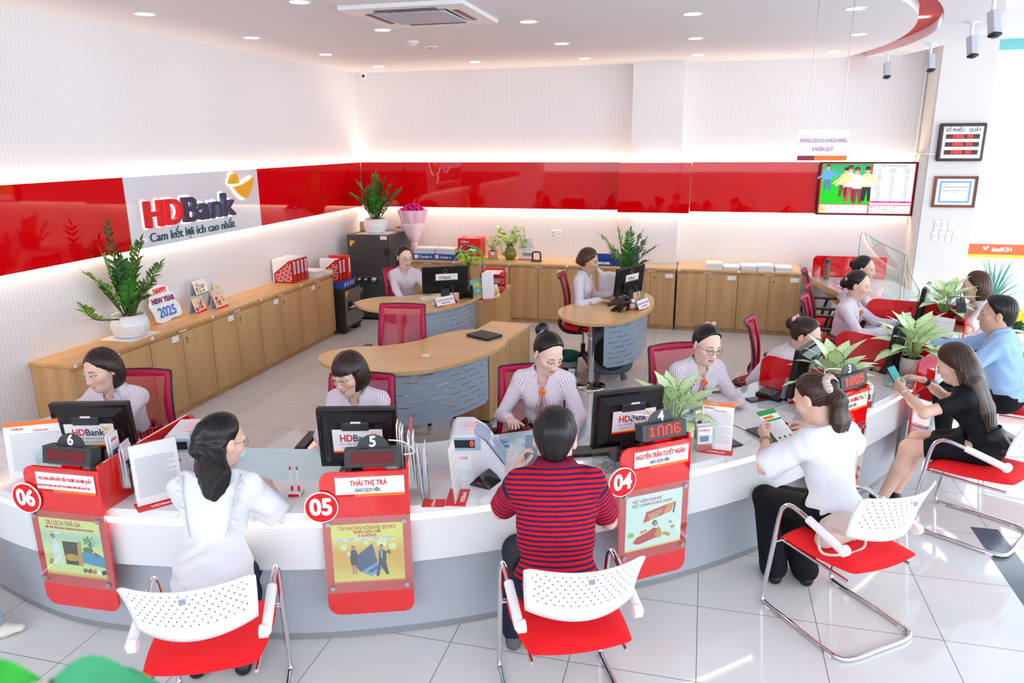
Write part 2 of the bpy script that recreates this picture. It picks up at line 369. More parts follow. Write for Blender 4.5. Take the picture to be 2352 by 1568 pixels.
for P in LOGO_YEL:
    c = crv([(p[0]*.26, p[1]*.19, 0) for p in P], 3, True); mb.prism([(q[0], q[1]) for q in c], 0, .045, 0, wallM(7.02, 1.86, .035))
mb.build('emblem', mat('emblem_amber', '#f2b01e', 0.3), sb, label='raised amber two-piece emblem')
# lit backing plates that make the halo round the raised letters
M_HALO = mat('halo_acrylic', '#eef2ff', .5, emit='#dfe8ff', es=4.0); M_HALOR = mat('halo_acrylic_red', '#ffdfe0', .5, emit='#ff9a98', es=2.6)
for s, y, mm, q in (('HD', 5.71, M_HALOR, .47), ('Bank', 6.215, M_HALO, .80)):
    mb = MB(); addtext(mb, s, wallM(y-.0, 1.80, .0265), .325, 0, .001, 'LEFT', .022, fit=q); mb.build('halo_backing', mm, sb)
mb = MB()
for P in LOGO_YEL:
    cx_ = sum(p[0] for p in P)/len(P); cy_ = sum(p[1] for p in P)/len(P)
    c = crv([((cx_+(p[0]-cx_)*1.13)*.26, (cy_+(p[1]-cy_)*1.2)*.19, 0) for p in P], 3, True); mb.prism([(q[0], q[1]) for q in c], 0, .002, 0, wallM(7.02, 1.86, .026))
mb.build('halo_backing', M_HALO, sb)

# ---------------- downlights ----------------
M_LAMP = mat('lamp_diffuser', '#ffffff', .5, emit='#f4f7ff', es=26.0)
def downlight(x, y, z=CEIL, label='', grp='recessed ceiling downlights', r=.075):
    t = thing('ceiling_light', label, 'ceiling light', (x, y, z), 0, grp)
    MB().lathe([(r-.008, -.001), (r-.006, -.006), (r+.006, -.006), (r+.014, -.0005)], n=28).build('trim_ring', M_WHITE, t)
    MB().lathe([(0.0001, -.002), (r-.008, -.002)], n=28).build('diffuser', M_LAMP, t)
rows = [(-4.22, [5.25, 6.665, 8.12, 9.57], 'row along the left wall'), (-2.84, [5.13, 6.56], 'row over the desks left of centre'), (-1.5, [6.48, 7.98, 9.467], 'row beside the air conditioner'),
        (-.175, [6.478, 7.986, 9.487], 'row in front of the pier'), (1.33, [8.163, 9.639], 'row before the red cove')]
far = ['nearest', 'second', 'third', 'farthest']
for x, ys, w in rows:
    for i, y in enumerate(ys): downlight(x, y, CEIL, f'round recessed ceiling light, {far[i] if i < len(ys)-1 or len(ys) < 2 else "farthest"} in the {w}')
downlight(-2.865, 9.423, CEIL, 'round recessed ceiling light near back wall, between corner and pier')
downlight(1.03, 6.588, CEIL, 'large round recessed ceiling light between the two hanging sign cords')
for y, x, w in ((6.30, 1.42, 'nearest in the red cove'), (7.86, 1.80, 'second in the red cove')): downlight(x, y, CEIL+.09, 'small round ceiling light, '+w, 'lights in the red cove', .06)
downlight(3.1, 8.9, CEIL+.14, 'small round ceiling light on upper ceiling above the facade', None, .06)
for x in (-3.6, -2.1, -.6):
    for y in (3.6, 1.8): downlight(x, y, CEIL, 'round recessed ceiling light above the counter') if x < -1.9 and y < 3.3 else None

# ---------------- air conditioner, detectors, cameras ----------------
ac = thing('air_conditioner', 'square white ceiling cassette air conditioner with grey mesh grille', 'air conditioner', (-2.19, 5.83, CEIL))
def sqring(mb, a, b_, z0, z1, mi=0):
    for s in range(4):
        R_ = Matrix.Rotation(s*PI/2, 4, 'Z'); mb.prism([(-a, -a), (a, -a), (b_, -b_), (-b_, -b_)], z0, z1, mi, R_)
mb = MB(); sqring(mb, .475, .30, -.03, -.001); mb.build('frame', M_WHITE, ac)
g = mat('ac_grille', '#aab2c4', .5); s_ = sep(g, coords(g)); q = math_n(g, 'MULTIPLY', math_n(g, 'GREATER_THAN', math_n(g, 'FRACT', math_n(g, 'MULTIPLY', s_[0], 45)), .35), math_n(g, 'GREATER_THAN', math_n(g, 'FRACT', math_n(g, 'MULTIPLY', s_[1], 45)), .35)); lk(g, mixc(g, q, '#d6d9e2', '#8a93a8'), bsdf(g).inputs[0])
MB().rbox(-.27, -.27, -.04, .27, .27, -.028, .02).build('grille', g, ac)
mb = MB()
for k in range(4): MB().rbox(-.24, -.37, -.034, .24, -.325, -.029, .004, 0, Matrix.Rotation(k*PI/2, 4, 'Z')).build('louvre', M_DGREY, ac)
sd = thing('smoke_detector', 'small round white smoke detector on ceiling behind the air conditioner', 'smoke detector', (-2.887, 7.38, CEIL))
MB().lathe([(.0001, -.045), (.035, -.045), (.045, -.03), (.05, -.018), (.065, -.012), (.065, 0)], n=28).build('housing', M_WHITE, sd)
MB().lathe([(.036, -.036), (.046, -.030)], n=28).build('sensor_slot', M_DGREY, sd)
hp = thing('access_panel', 'small round white sprinkler cover set in the ceiling near the smoke detector', 'ceiling fitting', (-2.857, 7.83, CEIL))
MB().cyl((0, 0, -.012), .075, .012).build('cover', M_WHITE, hp); MB().cyl((0, 0, -.02), .02, .01).build('nozzle', mat('amber_bulb', '#b86a30', .3), hp)
dc = thing('security_camera', 'small white turret camera in the ceiling corner above the safes', 'camera', (-4.72, 10.16, CEIL))
MB().lathe([(.0001, -.04), (.05, -.04), (.055, -.02), (.055, 0)], n=24).build('base', M_WHITE, dc)
MB().ball((0, 0, -.06), .048).build('ball', M_WHITE, dc); MB().ball((.012, -.035, -.068), .022).build('lens', M_BLACK, dc)
def bullet(x, y, z, dz, label, yaw):
    t = thing('security_camera', label, 'camera', (x, y, z), yaw, 'box cameras on the ceiling edge')
    MB().cyl((0, 0, -.012), .05, .012).build('mount', M_WHITE, t); MB().tube([(0, 0, -.01), (0, 0, -dz)], .014).build('pole', M_WHITE, t)
    Mx = Matrix.Translation((.0, -.02, -dz-.06)) @ Matrix.Rotation(rad(-14), 4, 'X')
    MB().rbox(-.033, -.03, -.1, .033, .03, .055, .006, 0, Mx).build('body', mat('camera_silver', '#b9bcc8', .4), t)
    MB().rbox(-.036, -.033, -.125, .036, .033, -.098, .01, 0, Mx).build('shroud', M_BLACK, t, label='black lens hood')
    MB().cyl((0, 0, -.13), .024, .02, 0, 20, Mx).build('lens', M_BLACK, t)
bullet(1.9, 6.35, CEIL, .09, 'box security camera nearest on the ceiling edge, hanging right at top', .5)
bullet(2.142, 7.624, CEIL, .11, 'box security camera second along the ceiling edge', .5)
bullet(2.22, 9.188, CEIL, .1, 'box security camera third along the ceiling edge, before the column', .3)
bullet(1.97, 10.0, CEIL, .1, 'box security camera farthest back on the ceiling edge', .1)

# ---------------- hanging sign ----------------
hs = thing('hanging_sign', 'clear hanging sign with violet lettering on two long chains', 'sign', (0.815, 6.0, 2.379)); hs.scale = (.857,)*3
MB().box(-.205, -.004, -.125, .205, .004, .135).build('board', M_ACRYL, hs); MB().box(-.198, -.0055, -.078, .198, -.0045, .10).build('paper_insert', M_PAPER, hs)
MB().box(-.198, -.0055, -.118, -.06, -.0045, -.078).build('maroon_strip', mat('maroon', '#8a1f3c', .5), hs); MB().box(-.06, -.0055, -.118, .198, -.0045, -.078).build('orange_strip', M_ORANGE, hs)
M_VIO = mat('violet_ink', '#a8208a', .5)
mb = MB(); addtext(mb, 'PHÒNG DỊCH VỤ KHÁCH HÀNG', frame_M((0, -.0065, .045), (1, 0, 0), (0, 0, 1)), .046, 0, fit=.37); addtext(mb, '& NGÂN QUỸ', frame_M((0, -.0065, -.025), (1, 0, 0), (0, 0, 1)), .046, 0, fit=.165); mb.build('lettering', M_VIO, hs)
for x in (-.135, .135):
    MB().tube([(x, 0, .14), (x, 0, (CEIL-2.379)/.857)], .004, n=6).build('chain', M_STEEL, hs)
    MB().tube([(x+.012*math.cos(a*PI/4), 0, .14+.012*math.sin(a*PI/4)) for a in range(8)], .002, closed=True, n=5).build('hook', M_STEEL, hs)

# ---------------- television ----------------
tv = thing('television', 'wall television showing dancers and a table of savings rates', 'television', (1.94, 10.27, 1.83))
MB().rbox(-.558, -.05, -.33, .558, 0.008, .325, .008).build('housing', M_BLACK, tv)
def emis(name, c, s=1.0): return mat(name, c, .6, emit=c, es=s*.6)
MB().box(-.538, -.052, -.308, .538, -.050, .305).build('screen', emis('tv_red', '#d0101c', .7), tv, label='screen with red borders')
def scr(name, x0, z0, x1, z1, c, y=-.054, s=.8): return MB().box(x0, y, z0, x1, y+.0012, z1).build(name, c if not isinstance(c, str) else emis('tv'+c, c, s), tv)
gm = mat('tv_meadow', '#30d040', .6); v = coords(gm, (1, 1, 1)); s_ = sep(gm, v); n_ = noise(gm, v, 30, 4)
cc = ramp(gm, math_n(gm, 'ADD', math_n(gm, 'MULTIPLY', s_[2], 1.6), math_n(gm, 'MULTIPLY', n_, .5)), [(0.1, '#18e018'), (.35, '#2fd83a'), (.5, '#57c8b0'), (.8, '#3a8f5a')]); lk(gm, cc, bsdf(gm).inputs['Emission Color']); bsdf(gm).inputs['Emission Strength'].default_value = .5; bsdf(gm).inputs[0].default_value = (0, .2, 0, 1)
scr('picture_field', -.525, -.19, .04, .30, gm); scr('picture_field', .055, -.195, .527, .30, '#e3ecf8'); scr('picture_field', -.525, -.30, .04, -.20, '#cfe0f2'); scr('picture_field', .055, -.30, .527, -.205, '#dfe8f6')
def fig(x, z, h, shirt, legs, lean=0):
    mb = MB(); y = -.0565; P = lambda u, w: (x+u*h+lean*w*h, y, z+w*h)
    def poly(pts, mi): mb.add([P(*p) for p in pts], [tuple(range(len(pts)))], mi)
    poly([(-.13, .42), (.13, .42), (.15, .78), (.06, .84), (-.06, .84), (-.15, .78)], 0); poly([(-.15, .7), (-.4, .5), (-.36, .45), (-.13, .62)], 0); poly([(.15, .76), (.4, .58), (.36, .5), (.13, .64)], 0)
    poly([(-.12, .0), (-.02, .0), (.02, .35), (.06, 0), (.15, 0), (.13, .43), (-.13, .43)], 1)
    poly([(.07*math.cos(a*PI/5), .93+.09*math.sin(a*PI/5)) for a in range(10)], 2); poly([(-.08, .94), (.08, .94), (.06, 1.05), (-.06, 1.05)], 3)
    mb.build('dancer', [emis('tv'+shirt, shirt, .8), emis('tv'+legs, legs, .8), emis('tvskin', '#d79a78', .8), emis('tvhair', '#2a1a18', .5)], tv)
fig(-.46, -.02, .30, '#5a90c8', '#4a6a90'); fig(-.28, -.1, .34, '#e8c85a', '#6a4020', .1); fig(-.2, -.16, .42, '#f4d8dc', '#a04050'); fig(-.1, -.18, .42, '#e8e8f0', '#7a3040', -.05); fig(.0, -.15, .40, '#f0c890', '#202028')
mb = MB()
for k in range(10): mb.box(-.03, -.0562, -.2+.05*k, .01, -.0560, -.2+.05*k+.001)
mb = MB(); y = -.0562
def tvt(s, x, z, sz, a='LEFT'): addtext(mb, s, frame_M((x, y, z), (1, 0, 0), (0, 0, 1)), sz, 0, .0002, a, .0003, 1.0)
tvt('TIẾT KIỆM VND(%/năm)', .30, .275, .03, 'CENTER'); tvt('Kỳ hạn', .075, .22, .026); tvt('Lĩnh lãi', .245, .235, .024); tvt('cuối kỳ', .25, .208, .024); tvt('Lĩnh lãi', .40, .235, .024); tvt('trước', .415, .208, .024)
R3 = [('2', '3.35', '3.25'), ('3', '3.45', '3.35'), ('4', '3.45', '3.35'), ('5', '3.45', '3.35'), ('6', '5.20', '5'), ('7', '4.60', '4.40'), ('8', '4.60', '4.30'), ('9', '4.60', '4.30'), ('10', '4.60', '4.30'), ('11', '4.60', '4.40'), ('12', '5.50', '5.10'), ('13', '5.70', '5.20'), ('15', '5.90', '5.40')]
for k, (a, b1, c1) in enumerate(R3):
    z = .18-k*.0285; tvt(a+' Tháng', .085, z, .021); tvt(b1, .265, z, .021); tvt(c1, .425, z, .021)
tvt('Ngoại tệ   Mua TM   Mua CK    Bán', .065, -.222, .02); tvt('JPY          168.14     168.88     174.18', .075, -.252, .017); tvt('AUD              0           253.11     259.76', .075, -.28, .017)
mb.build('lettering', mat('tv_ink', '#2a1440', .6), tv)
MB().box(.058, -.0548, .18-12*.0285-.013, .524, -.0542, .18-12*.0285+.014).build('highlight_row', emis('tv_pink', '#d0509a', .8), tv)
mb = MB(); [mb.tube([(-.49+.045*math.cos(a), -.056, -.25+.045*math.sin(a)), (-.49+.02*math.cos(a), -.056, -.25+.02*math.sin(a))], .006, n=5) for a in [i*PI/6 for i in range(12)]]; mb.ball((-.49, -.055, -.25), (.018, .002, .018)); mb.build('flower_picture', emis('tv_flower', '#f2b020', .8), tv)

# ---------------- column fittings ----------------
qd = thing('queue_display', 'framed queue number display with three red led lines on the column', 'queue display', (2.83, 9.9, 2.385))
MB().rbox(-.245, -.05, -.215, .245, -.001, .21, .02).build('frame', mat('brown_black_frame', '#3a2f36', .35), qd); MB().rbox(-.205, -.054, -.18, .205, -.05, .172, .004).build('face_plate', M_WHITE, qd)
mb = MB(); addtext(mb, 'SỐ PHIẾU   QUẦY', frame_M((0, -.055, .132), (1, 0, 0), (0, 0, 1)), .05, 0, bold=.0012, fit=.36); mb.build('lettering', M_TXTBLUE, qd)
for k, s in enumerate(('1002  03', '1006  04', '1000  05')):
    z = .062-k*.088; MB().box(-.175, -.0555, z-.026, .175, -.054, z+.026).build('led_line', mat('led_dark', '#4a0810', .3), qd)
    mb = MB(); addtext(mb, s, frame_M((0, -.0565, z), (1, 0, 0), (0, 0, 1)), .05, 0, bold=.001, sx=1.2); mb.build('led_digits', mat('led_red', '#ff2010', .4, emit='#ff2a18', es=2.0), qd)
ce = thing('certificate', 'certificate in a brown wooden frame on the column below the queue display', 'certificate', (2.84, 9.9, 1.82))
mb = MB()
for s, (w, h) in enumerate(((.23, .18), (.18, .23), (.23, .18), (.18, .23))):
    mb.prism([(-w, -h), (w, -h), (w-.03, -h+.03), (-w+.03, -h+.03)], .001, .022, 0, frame_M((0, 0, 0), (1, 0, 0), (0, 0, 1)) @ Matrix.Rotation(s*PI/2, 4, 'Z'))
mb.build('frame', wood('frame_wood', '#8a4a34', '#6a3424'), ce); MB().box(-.2, -.012, -.15, .2, -.004, .15).build('paper', M_PAPER, ce)
bm_ = mat('blue_guilloche', '#7da6d8', .6); mb = MB()
for x0, z0, x1, z1 in ((-.165, .105, .165, .125), (-.165, -.125, .165, -.105), (-.165, -.105, -.145, .105), (.145, -.105, .165, .105)): mb.box(x0, -.0135, z0, x1, -.0122, z1)
mb.build('border_print', bm_, ce); mb = MB()
for k, (s, z, c) in enumerate((('CHỨNG NHẬN THAM GIA BẢO HIỂM TIỀN GỬI', .055, .016), ('Ngân hàng thương mại cổ phần Phát triển TP. Hồ Chí Minh', .015, .013), ('Trụ sở chính', -.012, .012))): addtext(mb, s, frame_M((0, -.0135, z), (1, 0, 0), (0, 0, 1)), c, 0, sx=.8)
addtext(mb, 'DIV', frame_M((-.1, -.0135, .088), (1, 0, 0), (0, 0, 1)), .02, 0); mb.build('lettering', M_TXTBLUE, ce)
for k in range(7):
    x = 2.71+(k % 4 if k > 2 else k)*.073+(0 if k < 3 else -.012); z = 1.43 if k < 3 else 1.30
    t = thing('light_switch', ('white light switch on the column, upper row' if k < 3 else 'white light switch on the column, lower row')+', number %s from the left' % ['one', 'two', 'three', 'four'][k if k < 3 else k-3], 'light switch', (x, 9.9, z), 0, 'light switches on the column')
    MB().rbox(-.034, -.01, -.06, .034, 0, .06, .006).build('plate', M_WHITE, t); MB().rbox(-.018, -.014, -.02, .018, -.008, .025, .003).build('rocker', M_PLAIN, t)
cp = MB(); cp.tube([(2.475, 10.33, 1.4), (2.475, 10.33, 3.35)], .014); cp.tube([(2.475, 10.33, 2.25), (2.47, 9.91, 2.25), (2.49, 9.885, 2.25), (2.57, 9.885, 2.25)], .012); tag(cp.build('cable_conduit', M_WHITE), 'thin white cable conduit running up the wall beside the column', 'conduit')
wo = thing('power_outlet', 'white double wall outlet on back wall above the cabinets', 'power outlet', (-2.0, YB, 1.16))
MB().rbox(-.075, -.01, -.055, .075, 0, .055, .006).build('plate', M_WHITE, wo)
mb = MB(); [mb.cyl((x, z, 0), .006, .002, 0, 10, frame_M((0, -.011, 0), (1, 0, 0), (0, 0, 1))) for x, z in ((-.05, .025), (-.03, .025), (-.05, -.02), (-.03, -.02), (.035, .0))]; mb.build('socket_hole', M_DGREY, wo)
# ---------------- cabinets ----------------
WT = 0.825
def lock(parent, x, y, z, d, keys=False):
    """d: outward unit vector in cabinet space"""
    M = frame_M((x, y, z), (0, 1, 0) if abs(d[0]) else (1, 0, 0), (0, 0, 1))
    if abs(d[1]): M = frame_M((x, y, z), (1, 0, 0), (0, 0, 1))
    mb = MB().cyl((0, 0, 0), .011, .008, 0, 12, M)
    if keys: mb.tube([M @ Vector((.012*math.cos(a*PI/4), -.03+.016*math.sin(a*PI/4), .012)) for a in range(8)], .0025, closed=True, n=5); mb.box(-.004, -.02, .006, .004, .004, .010, 0, M)
    mb.build('lock', M_STEEL, parent)
def cabinet(name_label, x0, y0, x1, y1, face, doors, parent_group, lockdoor=1, keys=False, card=0):
    """face: 'x' opens to +x, 'y' opens to -y"""
    t = thing('storage_cabinet', name_label, 'cabinet', (x0, y0, 0), 0, parent_group); w, d = x1-x0, y1-y0
    h = WT-.027
    if face == 'x':
        MB().box(0, 0, .06, w-.02, d, h).build('body', M_DOOR, t); MB().box(0, .0, 0, w-.03, d, .06).build('plinth', M_DOOR, t)
        for k in range(doors):
            a, b_ = k*d/doors+.003, (k+1)*d/doors-.003
            dr = MB().box(w-.02, a, .065, w, b_, h-.035).build('door', M_DOOR, t)
            if k == lockdoor: lock(dr, w, a+.05, h-.1, (1, 0), keys)
        MB().box(w-.001, d*.5-.04, h-.028, w+.001, d*.5+.07, h-.014).build('strip_label', M_LABEL, t)
        if card is not None: y = (.5 if card == 0 else 1.0)*d-.10; mb = MB().box(w, y-.04, h-.10, w+.0015, y+.05, h-.045); mb.box(w, y-.04, h-.108, w+.0016, y+.05, h-.10, 1); mb.build('door_card', [M_LABEL, M_ORANGE], t)
    else:
        MB().box(0, .02, .06, w, d, h).build('body', M_DOOR, t); MB().box(0, .03, 0, w, d, .06).build('plinth', M_DOOR, t)
        for k in range(doors):
            a, b_ = k*w/doors+.003, (k+1)*w/doors-.003
            dr = MB().box(a, 0, .065, b_, .02, h-.035).build('door', M_DOOR, t)
            if k == lockdoor: lock(dr, a+.05, 0, h-.1, (0, 1), keys)
        MB().box(w*.5-.05, .019, h-.028, w*.5+.05, .021, h-.014).build('strip_label', M_LABEL, t)
        mb = MB().box(w-.13, -.0015, h-.10, w-.03, 0, h-.045); mb.box(w-.13, -.0016, h-.108, w-.03, 0, h-.10, 1); mb.build('door_card', [M_LABEL, M_ORANGE], t)
    return t
G1 = 'oak cabinets along the left wall'
for k in range(5):
    y0 = 4.385+.835*k
    cabinet(['oak cabinet at the near end of left wall run, beside left teller', 'oak cabinet under the big fern pot on left wall', 'oak cabinet under the new year sign and calendars', 'oak cabinet in left wall run before the red file boxes', 'oak cabinet at far end of left wall run beside small safe'][k], XL+.004, y0, -4.56, y0+.832, 'x', 2, G1, 1, k < 4, 0 if k else None)
cabinet_labels = ['oak cabinet on back wall nearest the large safe', 'oak cabinet on back wall behind the seated manager', 'oak cabinet on back wall under the vases', 'oak cabinet on back wall under the hole punch', 'oak cabinet on back wall next to the pier']
for k, x0 in enumerate((-4.13, -3.33, -2.53, -1.735, -.94)):
    cabinet(cabinet_labels[k], x0, 9.77, x0+(.795 if k < 4 else .63), 10.10 if k == 4 else YB-.004, 'y', 2, 'oak cabinets on the back wall', 1, False)
for k, x0 in enumerate((-.284, .476)):
    cabinet(['oak cabinet right of the pier, left of the pair', 'oak cabinet right of the pier, by the red mesh chairs'][k], x0, 9.77, x0+.757, YB-.004, 'y', 2, 'oak cabinets right of the pier', 1, False)
def worktop(x0, y0, x1, y1, m, label, tags):
    t = thing('worktop', label, 'worktop', (x0, y0, WT-.027), 0); MB().box(0, 0, 0, x1-x0, y1-y0, .027, bev=.002).build('slab', m, t)
    mb = MB()
    for (x, y, ax) in tags:
        if ax == 'x': mb.box(x-x0, y-y0-.015, .001, x-x0+.0015, y-y0+.015, .028)
        else: mb.box(x-x0-.015, y-y0-.0015, .0, x-x0+.015, y-y0, .028)
    if tags: mb.build('tag_sticker', M_LABEL, t)
    return t
worktop(XL, 4.37, -4.54, 8.565, M_WTOP, 'long oak worktop along the left wall carrying fern, calendars and files', [(-4.54, 4.40+.835*k, 'x') for k in range(5)])
worktop(-4.13, 9.755, -.975, YB, M_WTOPX, 'oak worktop on back wall from safe to pier', [(x, 9.755, 'y') for x in (-3.33, -2.53, -1.735)])
worktop(-.97, 9.755, -.30, 10.10, M_WTOPX, 'short oak worktop in front of the pier', [])
worktop(-.29, 9.755, 1.25, YB, M_WTOPX, 'oak worktop right of the pier carrying paper stacks', [(-.26, 9.755, 'y'), (.476, 9.755, 'y')])

# ---------------- safes ----------------
M_SAFE = mat('safe_charcoal', '#4b4c4e', .45, .3); M_SAFED = mat('safe_dark', '#2f2a28', .4, .2)
sf = thing('safe', 'tall dark grey bank safe in the back left corner with fern on top', 'safe', (-4.78, 9.45, 0))
MB().box(0, .0, .03, .64, .75, 1.2, bev=.008).build('body', M_SAFE, sf); MB().box(.03, -.012, .64, .60, 0, 1.13, bev=.004).build('upper_door', M_SAFE, sf)
MB().box(.03, -.012, .06, .60, 0, .53, bev=.004).build('lower_door', M_SAFE, sf)
ps = MB().box(.07, -.02, .545, .50, -.001, .625, bev=.002).build('lock_plate', M_STEEL, sf)
for x, r in ((.17, .018), (.26, .016), (.38, .032)): MB().lathe([(.0001, .03), (r*.8, .03), (r, .02), (r, 0)], n=20, M=frame_M((x, -.02, .585), (1, 0, 0), (0, 0, 1))).build('dial', M_CHROME, ps)
for z in (.1, .93): MB().box(.56, -.03, z, .65, .0, z+.09, bev=.003).build('hinge', M_SAFED, sf)
MB().add([(.05, -.0135, 1.12), (.13, -.0135, 1.12), (.05, -.0135, 1.03)], [(0, 2, 1)]).build('warning_sticker', M_YEL, sf)
MB().box(.5, -.002, 1.14, .6, -.001, 1.19).build('card', M_LABEL, sf)
MB().box(.04, .05, 0, .6, .7, .03).build('feet', M_SAFED, sf)
ss = thing('safe', 'small dark brown safe with grey door beside the left cabinets', 'safe', (-4.82, 8.60, 0), 0)
MB().box(0, 0, .06, .37, .5, .60, bev=.006).build('body', M_SAFED, ss); MB().box(.37, .03, .10, .385, .47, .57, bev=.003).build('door', mat('safe_door_grey', '#8a8480', .35, .5), ss)
for x in (.03, .27): MB().box(x, .02, 0, x+.08, .14, .06).build('foot', M_SAFED, ss); MB().box(x, .36, 0, x+.08, .48, .06).build('foot', M_SAFED, ss)
mb = MB().box(.385, .08, .30, .39, .2, .42); mb.build('lock_plate', M_BLACK, ss)
mb = MB(); mb.tube([(.40, .1, .34), (.43, .12, .35), (.44, .24, .36)], .009); mb.build('handle', M_CHROME, ss)
MB().lathe([(.0001, .02), (.02, .018), (.022, 0)], n=16, M=frame_M((.385, .3, .36), (0, 1, 0), (0, 0, 1))).build('dial', M_CHROME, ss)
for z in (.17, .5): MB().box(.375, .46, z-.035, .41, .51, z+.035, bev=.003).build('hinge', M_STEEL, ss)
MB().add([(.3865, .04, .56), (.3865, .12, .56), (.3865, .04, .47)], [(0, 1, 2)]).build('warning_sticker', M_YEL, ss)
def simple(name, label, cat, mb, mats, loc=(0, 0, 0), rz=0, group=None):
    o = mb.build(name, mats, None, loc, rz); return tag(o, label, cat, group)
M_BLUEBOX = mat('blue_carton', '#2550a8', .5); M_KRAFT = mat('kraft_card', '#c89a66', .7)
t = thing('carton', 'flat blue and white paper carton on the small safe under red files', 'carton', (-4.80, 8.63, .60))
MB().box(0, 0, 0, .33, .34, .085).build('box_body', M_BLUEBOX, t); mb = MB()
for k in range(4): mb.add([(.331, .04+.08*k, .02), (.331, .07+.08*k, .02), (.331, .11+.08*k, .07), (.331, .09+.08*k, .07)], [(0, 1, 2, 3)])
mb.build('stripe_print', M_TXTW, t)

# ---------------- red file boxes ----------------
M_FRED = mat('file_red', '#c0211a', .4); M_FRED2 = mat('file_red_b', '#b31622', .4); M_PINK = mat('pink_label', '#f2c8d2', .6); M_BIND = mat('binder_red', '#f0321e', .45)
def filebox(x, y, z, label, m=M_FRED, face='x', papers=True, W_=.075, H_=.27, D_=.25, grp=None, rz=0, lm=M_PINK):
    t = thing('magazine_file', label, 'file box', (x, y, z), rz, grp)
    prof = [(0, 0), (D_, 0), (D_, H_), (D_*.86, H_), (0, H_*.42)]
    for y0 in (0, W_-.003):
        mb = MB(); mb.prism([(p[0], p[1]) for p in prof], 0, .003, 0, frame_M((0, y0+.003, 0), (1, 0, 0), (0, 0, 1))); mb.build('side', m, t)
    MB().box(D_-.003, 0, 0, D_, W_, H_).build('spine', m, t); MB().box(0, 0, 0, .003, W_, H_*.4).build('front', m, t); MB().box(0, 0, 0, D_, W_, .003).build('base', m, t)
    mb = MB()  # lattice openings on the side
    for r in range(3):
        for k in range(9-2*r):
            a = .035+.022*k+.03*r; mb.box(a, -.0008, .02+.028*k*.9, a+.012, -.0002, .03+.028*k*.9+.012-.004*r)
    sgrid = MB()
    for i in range(11):
        for j in range(9):
            a, c = .022+.0195*i, .02+.024*j
            if c < H_*.42-.03+a*(H_*.58/(D_*.86)) and (i*2-j) % 5 != 0: sgrid.box(a, -.0008, c, a+.011, .0004, c+.013)
    if sgrid.v: sgrid.build('lattice', M_PAPER, t)
    MB().box(D_, W_*.2, H_*.38, D_+.001, W_*.8, H_*.93).build('spine_label', lm, t)
    mb = MB(); [mb.box(D_+.001, W_*.35, H_*(.45+.07*k), D_+.0014, W_*.62, H_*(.48+.07*k)) for k in range(6)]; mb.build('lettering', M_TXTK, t)
    if papers:
        mb = MB(); rnd = random.Random(int(abs(x*100+y*1000)))
        for k in range(3): mb.box(-.02-.01*rnd.random(), .008+.02*k, .005, D_-.02, .022+.02*k, H_*(.98+.08*rnd.random()))
        mb.build('papers', M_PAPER, t)
    return t
for k in range(4): filebox(-4.90, 7.765+.088*k, WT, f'red magazine file with pink spine label on left worktop, {["nearest","second","third","farthest"][k]} of the four', M_FRED if k % 2 == 0 else M_FRED2, grp='red magazine files on the left worktop', W_=.085)
for k in range(2): filebox(-4.77, 8.66+.10*k, .686, ['dark red magazine file on the small safe, nearer one', 'dark red magazine file on the small safe, in the middle'][k], M_FRED, grp='red files on the small safe', W_=.09, H_=.29, papers=(k == 0))
t = thing('ring_binder', 'bright red ring binder at the far side on the small safe', 'binder', (-4.77, 8.875, .686)); MB().box(0, 0, 0, .28, .06, .31, bev=.003).build('cover', M_BIND, t); MB().box(.2805, .012, .1, .2815, .048, .28).build('spine_label', M_LABEL, t)
MB().cyl((0, 0, 0), .011, .001, 0, 14, frame_M((.281, .03, .04), (0, 1, 0), (0, 0, 1))).build('finger_hole', M_BLACK, t)
def paperstack(x, y, z, w, d, h, label, rz=0, grp=None, top=M_PAPER, n=5, cat='paper stack', side=None):
    t = MB(); rnd = random.Random(int(x*991+y*77)); hh = 0
    for k in range(n):
        j = .006; a, b_ = rnd.uniform(-j, j), rnd.uniform(-j, j)
        t.box(-w/2+a, -d/2+b_, hh, w/2+a, d/2+b_, hh+h/n-.0008, 1 if k % 2 else 0); hh += h/n
    t.box(-w/2, -d/2, hh, w/2, d/2, hh+.0006, 2)
    return simple('paper_stack', label, cat, t, [M_PAPER, side or M_PAPERB, top], (x, y, z), rz, grp)
paperstack(-4.72, 8.29, WT, .30, .24, .075, 'pile of papers and blue folders on left worktop past the file boxes', .1)
paperstack(-4.66, 8.47, WT, .22, .16, .04, 'small pile of papers with yellow tabs at end of left worktop', -.2, None, mat('yellow_note', '#e8d84a', .6))

